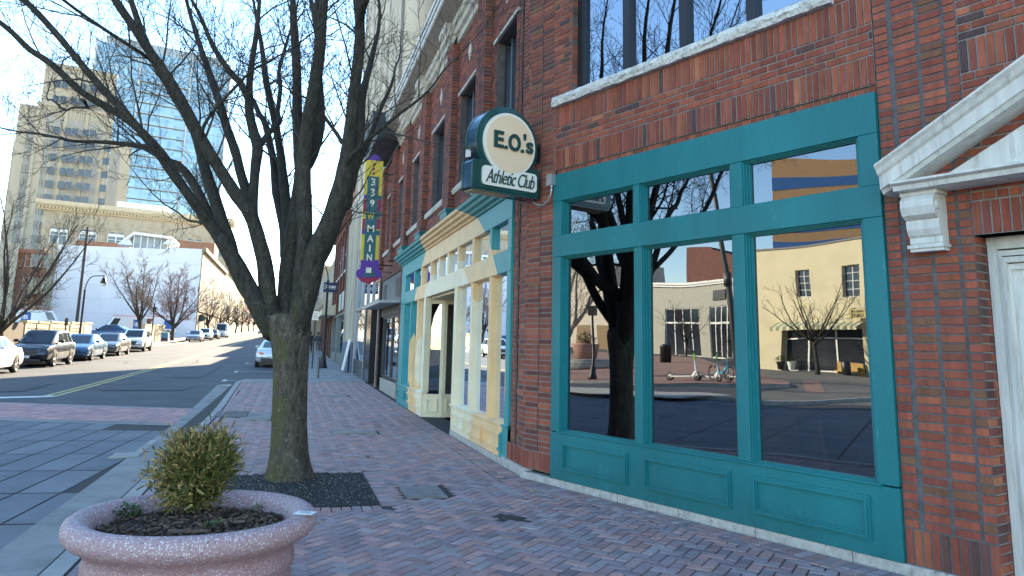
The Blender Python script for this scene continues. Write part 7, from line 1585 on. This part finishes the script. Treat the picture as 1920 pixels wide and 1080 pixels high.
for x in (-.55, .55):
    mb = MB(); n = 24; mb.loft([[V((x + (.31 + .022 * cos(b)) * cos(a), .022 * sin(b), .33 + (.31 + .022 * cos(b)) * sin(a))) for b in (0, 1.57, 3.14, 4.71)] for a in [2 * pi * k / n for k in range(n + 1)]], True); w_ = mb.build('wheel', BLACK, bk)
    mb = MB(); mb.tube([(x, -.05, .33), (x, .05, .33)], .03, 6)
    for k in range(9): a = k * 2 * pi / 9; mb.tube([(x, 0, .33), (x + .3 * cos(a), 0, .33 + .3 * sin(a))], .004, 3)
    mb.build('spoke', RIM, w_)
mb = MB(); mb.tube([(.55, 0, .33), (.42, 0, .72), (.36, 0, .98)], .03, 7); mb.tube([(.43, 0, .70), (.2, 0, .40), (-.05, 0, .33)], [.05, .06, .05], 8); mb.tube([(-.05, 0, .33), (-.2, 0, .62), (-.24, 0, .74)], [.05, .04, .03], 8); mb.tube([(-.05, 0, .33), (-.55, 0, .33)], .025, 6); mb.build('frame', CYAN, bk, True)
mb = MB(); mb.tube([(-.24, 0, .72), (-.28, 0, .92)], .015, 6); mb.obox((-.29, 0, .94), (.26, .15, .06)); mb.build('saddle', BLACK, bk); mb = MB(); mb.tube([(.28, -.28, 1.04), (.37, -.1, 1.02), (.37, .1, 1.02), (.28, .28, 1.04)], .014, 6); mb.build('handlebar', BLACK, bk)
mb = MB(); 
for k in range(6): x = .42 + k * .055; mb.box(x, x + .008, -.18, .18, .72, .73); mb.box(x, x + .008, -.18, -.172, .72, .98); mb.box(x, x + .008, .172, .18, .72, .98)
for z in (.8, .88, .97): mb.box(.42, .71, -.18, -.172, z, z + .012); mb.box(.42, .71, .172, .18, z, z + .012); mb.box(.70, .71, -.18, .18, z, z + .012); mb.box(.42, .43, -.18, .18, z, z + .012)
mb.build('basket', BLACK, bk); mb = MB(); mb.loft([[V((-.55 + .36 * cos(a), w, .33 + .36 * sin(a))) for w in (-.03, .03)] for a in [.3 + 2.2 * k / 10 for k in range(11)]], False); mb.build('mudguard', BLACK, bk); bk.location = (-22.7, 15.3, gi); bk.rotation_euler = (.1, 0, -1.0); bk.scale = (1.15,) * 3
# trees over there
q, v = refl(*z2(455, 915)); s_, _ = S(z2, 455, 900); c = q.lerp(FC @ V((s_, 0, 0)), .93); c.z = gr(c.x, c.y) - .1
tA = small_tree('bare_tree', 'young bare tree in front of the cream corner shop', 71, 6.2, dens=2.2, tr=.10, nl=10, fork=.3, lvl=1, cols=LIMB, tmin=.009); tA.location = c
o = dup(tA, (-62, 32, .6), 1.9, 'young bare tree in front of the white shop row', None, 1.05)
t9 = small_tree('bare_tree', 'tall bare sunlit tree across the junction seen only in the upper glass', 83, 11, dens=1.5, tr=.2, nl=9, fork=.2, lvl=2, cols=TWIG_L, bark=M('sunny_pale_bark', (.30, .26, .21), .9, var=.3), tmin=.008); t9.location = (-24, 24, 0)
# banded office tower far behind
q, v = refl(*z2(650, 90)); D = 150; p = q + v * (D / hypot(v.x, v.y)); ot = thing('banded_tower', 'distant office tower in orange brick and blue glass bands', 'building', (p.x, p.y, 0)); hd = atan2(v.y, v.x)
F9 = frame((p.x, p.y, 0), (-sin(hd), cos(hd)), (-cos(hd), -sin(hd))); zt_ = p.z + 14
mb = MB(F9); mb.box(-14, 14, -24, 0, 0, zt_); mb.build('wall', M('orange_band', (.45, .25, .12), .8), ot); o = None
mb = MB(F9); mb.box(-14.05, 14.05, -23, .06, 1.6, 3.7); o = mb.build('glass_band', M('blue_band_glass', (.04, .12, .3), .15), ot); repeat(o, [(0, 0, 4.0 * k) for k in range(1, int(zt_ / 4))])
# chairs inside the teal shop
LEA = M('tan_leather', (.20, .13, .08), .6, var=.1)
def cafe_chair(label):
    t = thing('cafe_chair', label, 'chair', (0, 0, 0), 0, 'chairs inside the teal shop'); mb = MB(); mb.loft([[V((x, -.21 - .0 * x, z)) for x, z in [(-.2, .46), (.2, .46), (.2, .5), (-.2, .5)]], [V((x, .21, z)) for x, z in [(-.22, .44), (.22, .44), (.22, .48), (-.22, .48)]]], True, True, True); mb.build('seat', LEA, t)
    mb = MB(); mb.loft([[V((x, y, .50 + .0)) for x, y in [(-.2, -.2), (.2, -.2), (.2, -.16), (-.2, -.16)]], [V((x, y - .06, .75)) for x, y in [(-.22, -.2), (.22, -.2), (.22, -.16), (-.22, -.16)]], [V((x, y - .13, .98)) for x, y in [(-.16, -.2), (.16, -.2), (.16, -.17), (-.16, -.17)]]], True, True, True); mb.build('backrest', LEA, t)
    for x in (-.18, .18):
        for y in (-.18, .18): mb = MB(); mb.tube([(x, y, .45), (x * 1.2, y * 1.2, 0)], .013, 6); mb.build('leg', BLACK, t)
    return t
cc = cafe_chair('tan chair just inside the middle pane of the teal shop'); cc.location = FT @ V((1.95, -.75, 0)); cc.rotation_euler.z = 2.0
dup(cc, FT @ V((2.75, -.7, 0)), 3.4, 'tan chair just inside the right pane of the teal shop'); dup(cc, FT @ V((.6, -.8, 0)), .6, 'tan chair just inside the left pane of the teal shop')
# display in the small shop
dt = thing('display_table', 'cloth-draped display table with a dummy bust in the small shop window', 'table', (3.3, 15.5, .47)); mb = MB(FS); mb.box(14.8, 16.6, -.9, -.4, .47, 1.15); mb.build('cloth', M('pale_cloth', (.55, .48, .36), .9, var=.2, vs=6), dt); mb = MB(FS); mb.lathe([(.0, 1.15), (.1, 1.15), (.03, 1.2), (.03, 1.4), (.13, 1.42), (.19, 1.7), (.2, 1.85), (.07, 1.95), (.05, 2.02), (0, 2.03)], 14, (15.3, -.65, 0)); mb.build('bust', M('pale_bust', (.6, .5, .36), .8), dt, True)
cs = thing('chalk_board', 'small black chalk board with white lettering in the small shop window', 'sign', (3, 14.6, .5)); mb = MB(FS); mb.box(14.35, 14.95, -.24, -.20, .52, 1.12); mb.build('board', BLACK, cs)
FSr = frame((2.902, .915, 0), (0, -1), (-1, 0)); mb = MB(FSr); glyph(mb, FSr, 'chalk', -14.65 * 1.446, .84, .55, .42, -.19); mb.build('lettering', OFFW, cs)
# ------------------------------------------------------------------ light
SAZ, SEL = radians(22.3), radians(22.3)
w = bpy.data.worlds.new('World'); SC.world = w; w.use_nodes = True; ns, ln = w.node_tree.nodes, w.node_tree.links
sky = ns.new('ShaderNodeTexSky'); sky.sky_type = 'NISHITA'; sky.sun_disc = False; sky.sun_elevation = SEL; sky.sun_rotation = SAZ; sky.air_density = 1.0; sky.dust_density = 0.0; sky.ozone_density = 2.0
bg = ns['Background']; hs_ = N(ns, 'ShaderNodeHueSaturation'); hs_.inputs['Saturation'].default_value = 1.12; ln.new(sky.outputs[0], hs_.inputs['Color']); ln.new(hs_.outputs[0], bg.inputs[0]); bg.inputs[1].default_value = .15
sun = bpy.data.lights.new('sun', 'SUN'); sun.energy = 5.0; sun.angle = radians(.5); sun.color = (1, .89, .70); so_ = bpy.data.objects.new('sun', sun); COL.objects.link(so_)
so_.rotation_euler = V((sin(SAZ) * cos(SEL), cos(SAZ) * cos(SEL), sin(SEL))).to_track_quat('Z', 'Y').to_euler()
SC.view_settings.view_transform = 'Standard'; SC.view_settings.look = 'None'; SC.view_settings.exposure = 0; SC.view_settings.use_white_balance = True; SC.view_settings.white_balance_temperature = 7250; SC.view_settings.white_balance_tint = 10
SC.cycles.film_exposure = 4.7; SC.render.engine = 'CYCLES'; SC.cycles.use_denoising = True; SC.cycles.max_bounces = 8; SC.cycles.transparent_max_bounces = 16
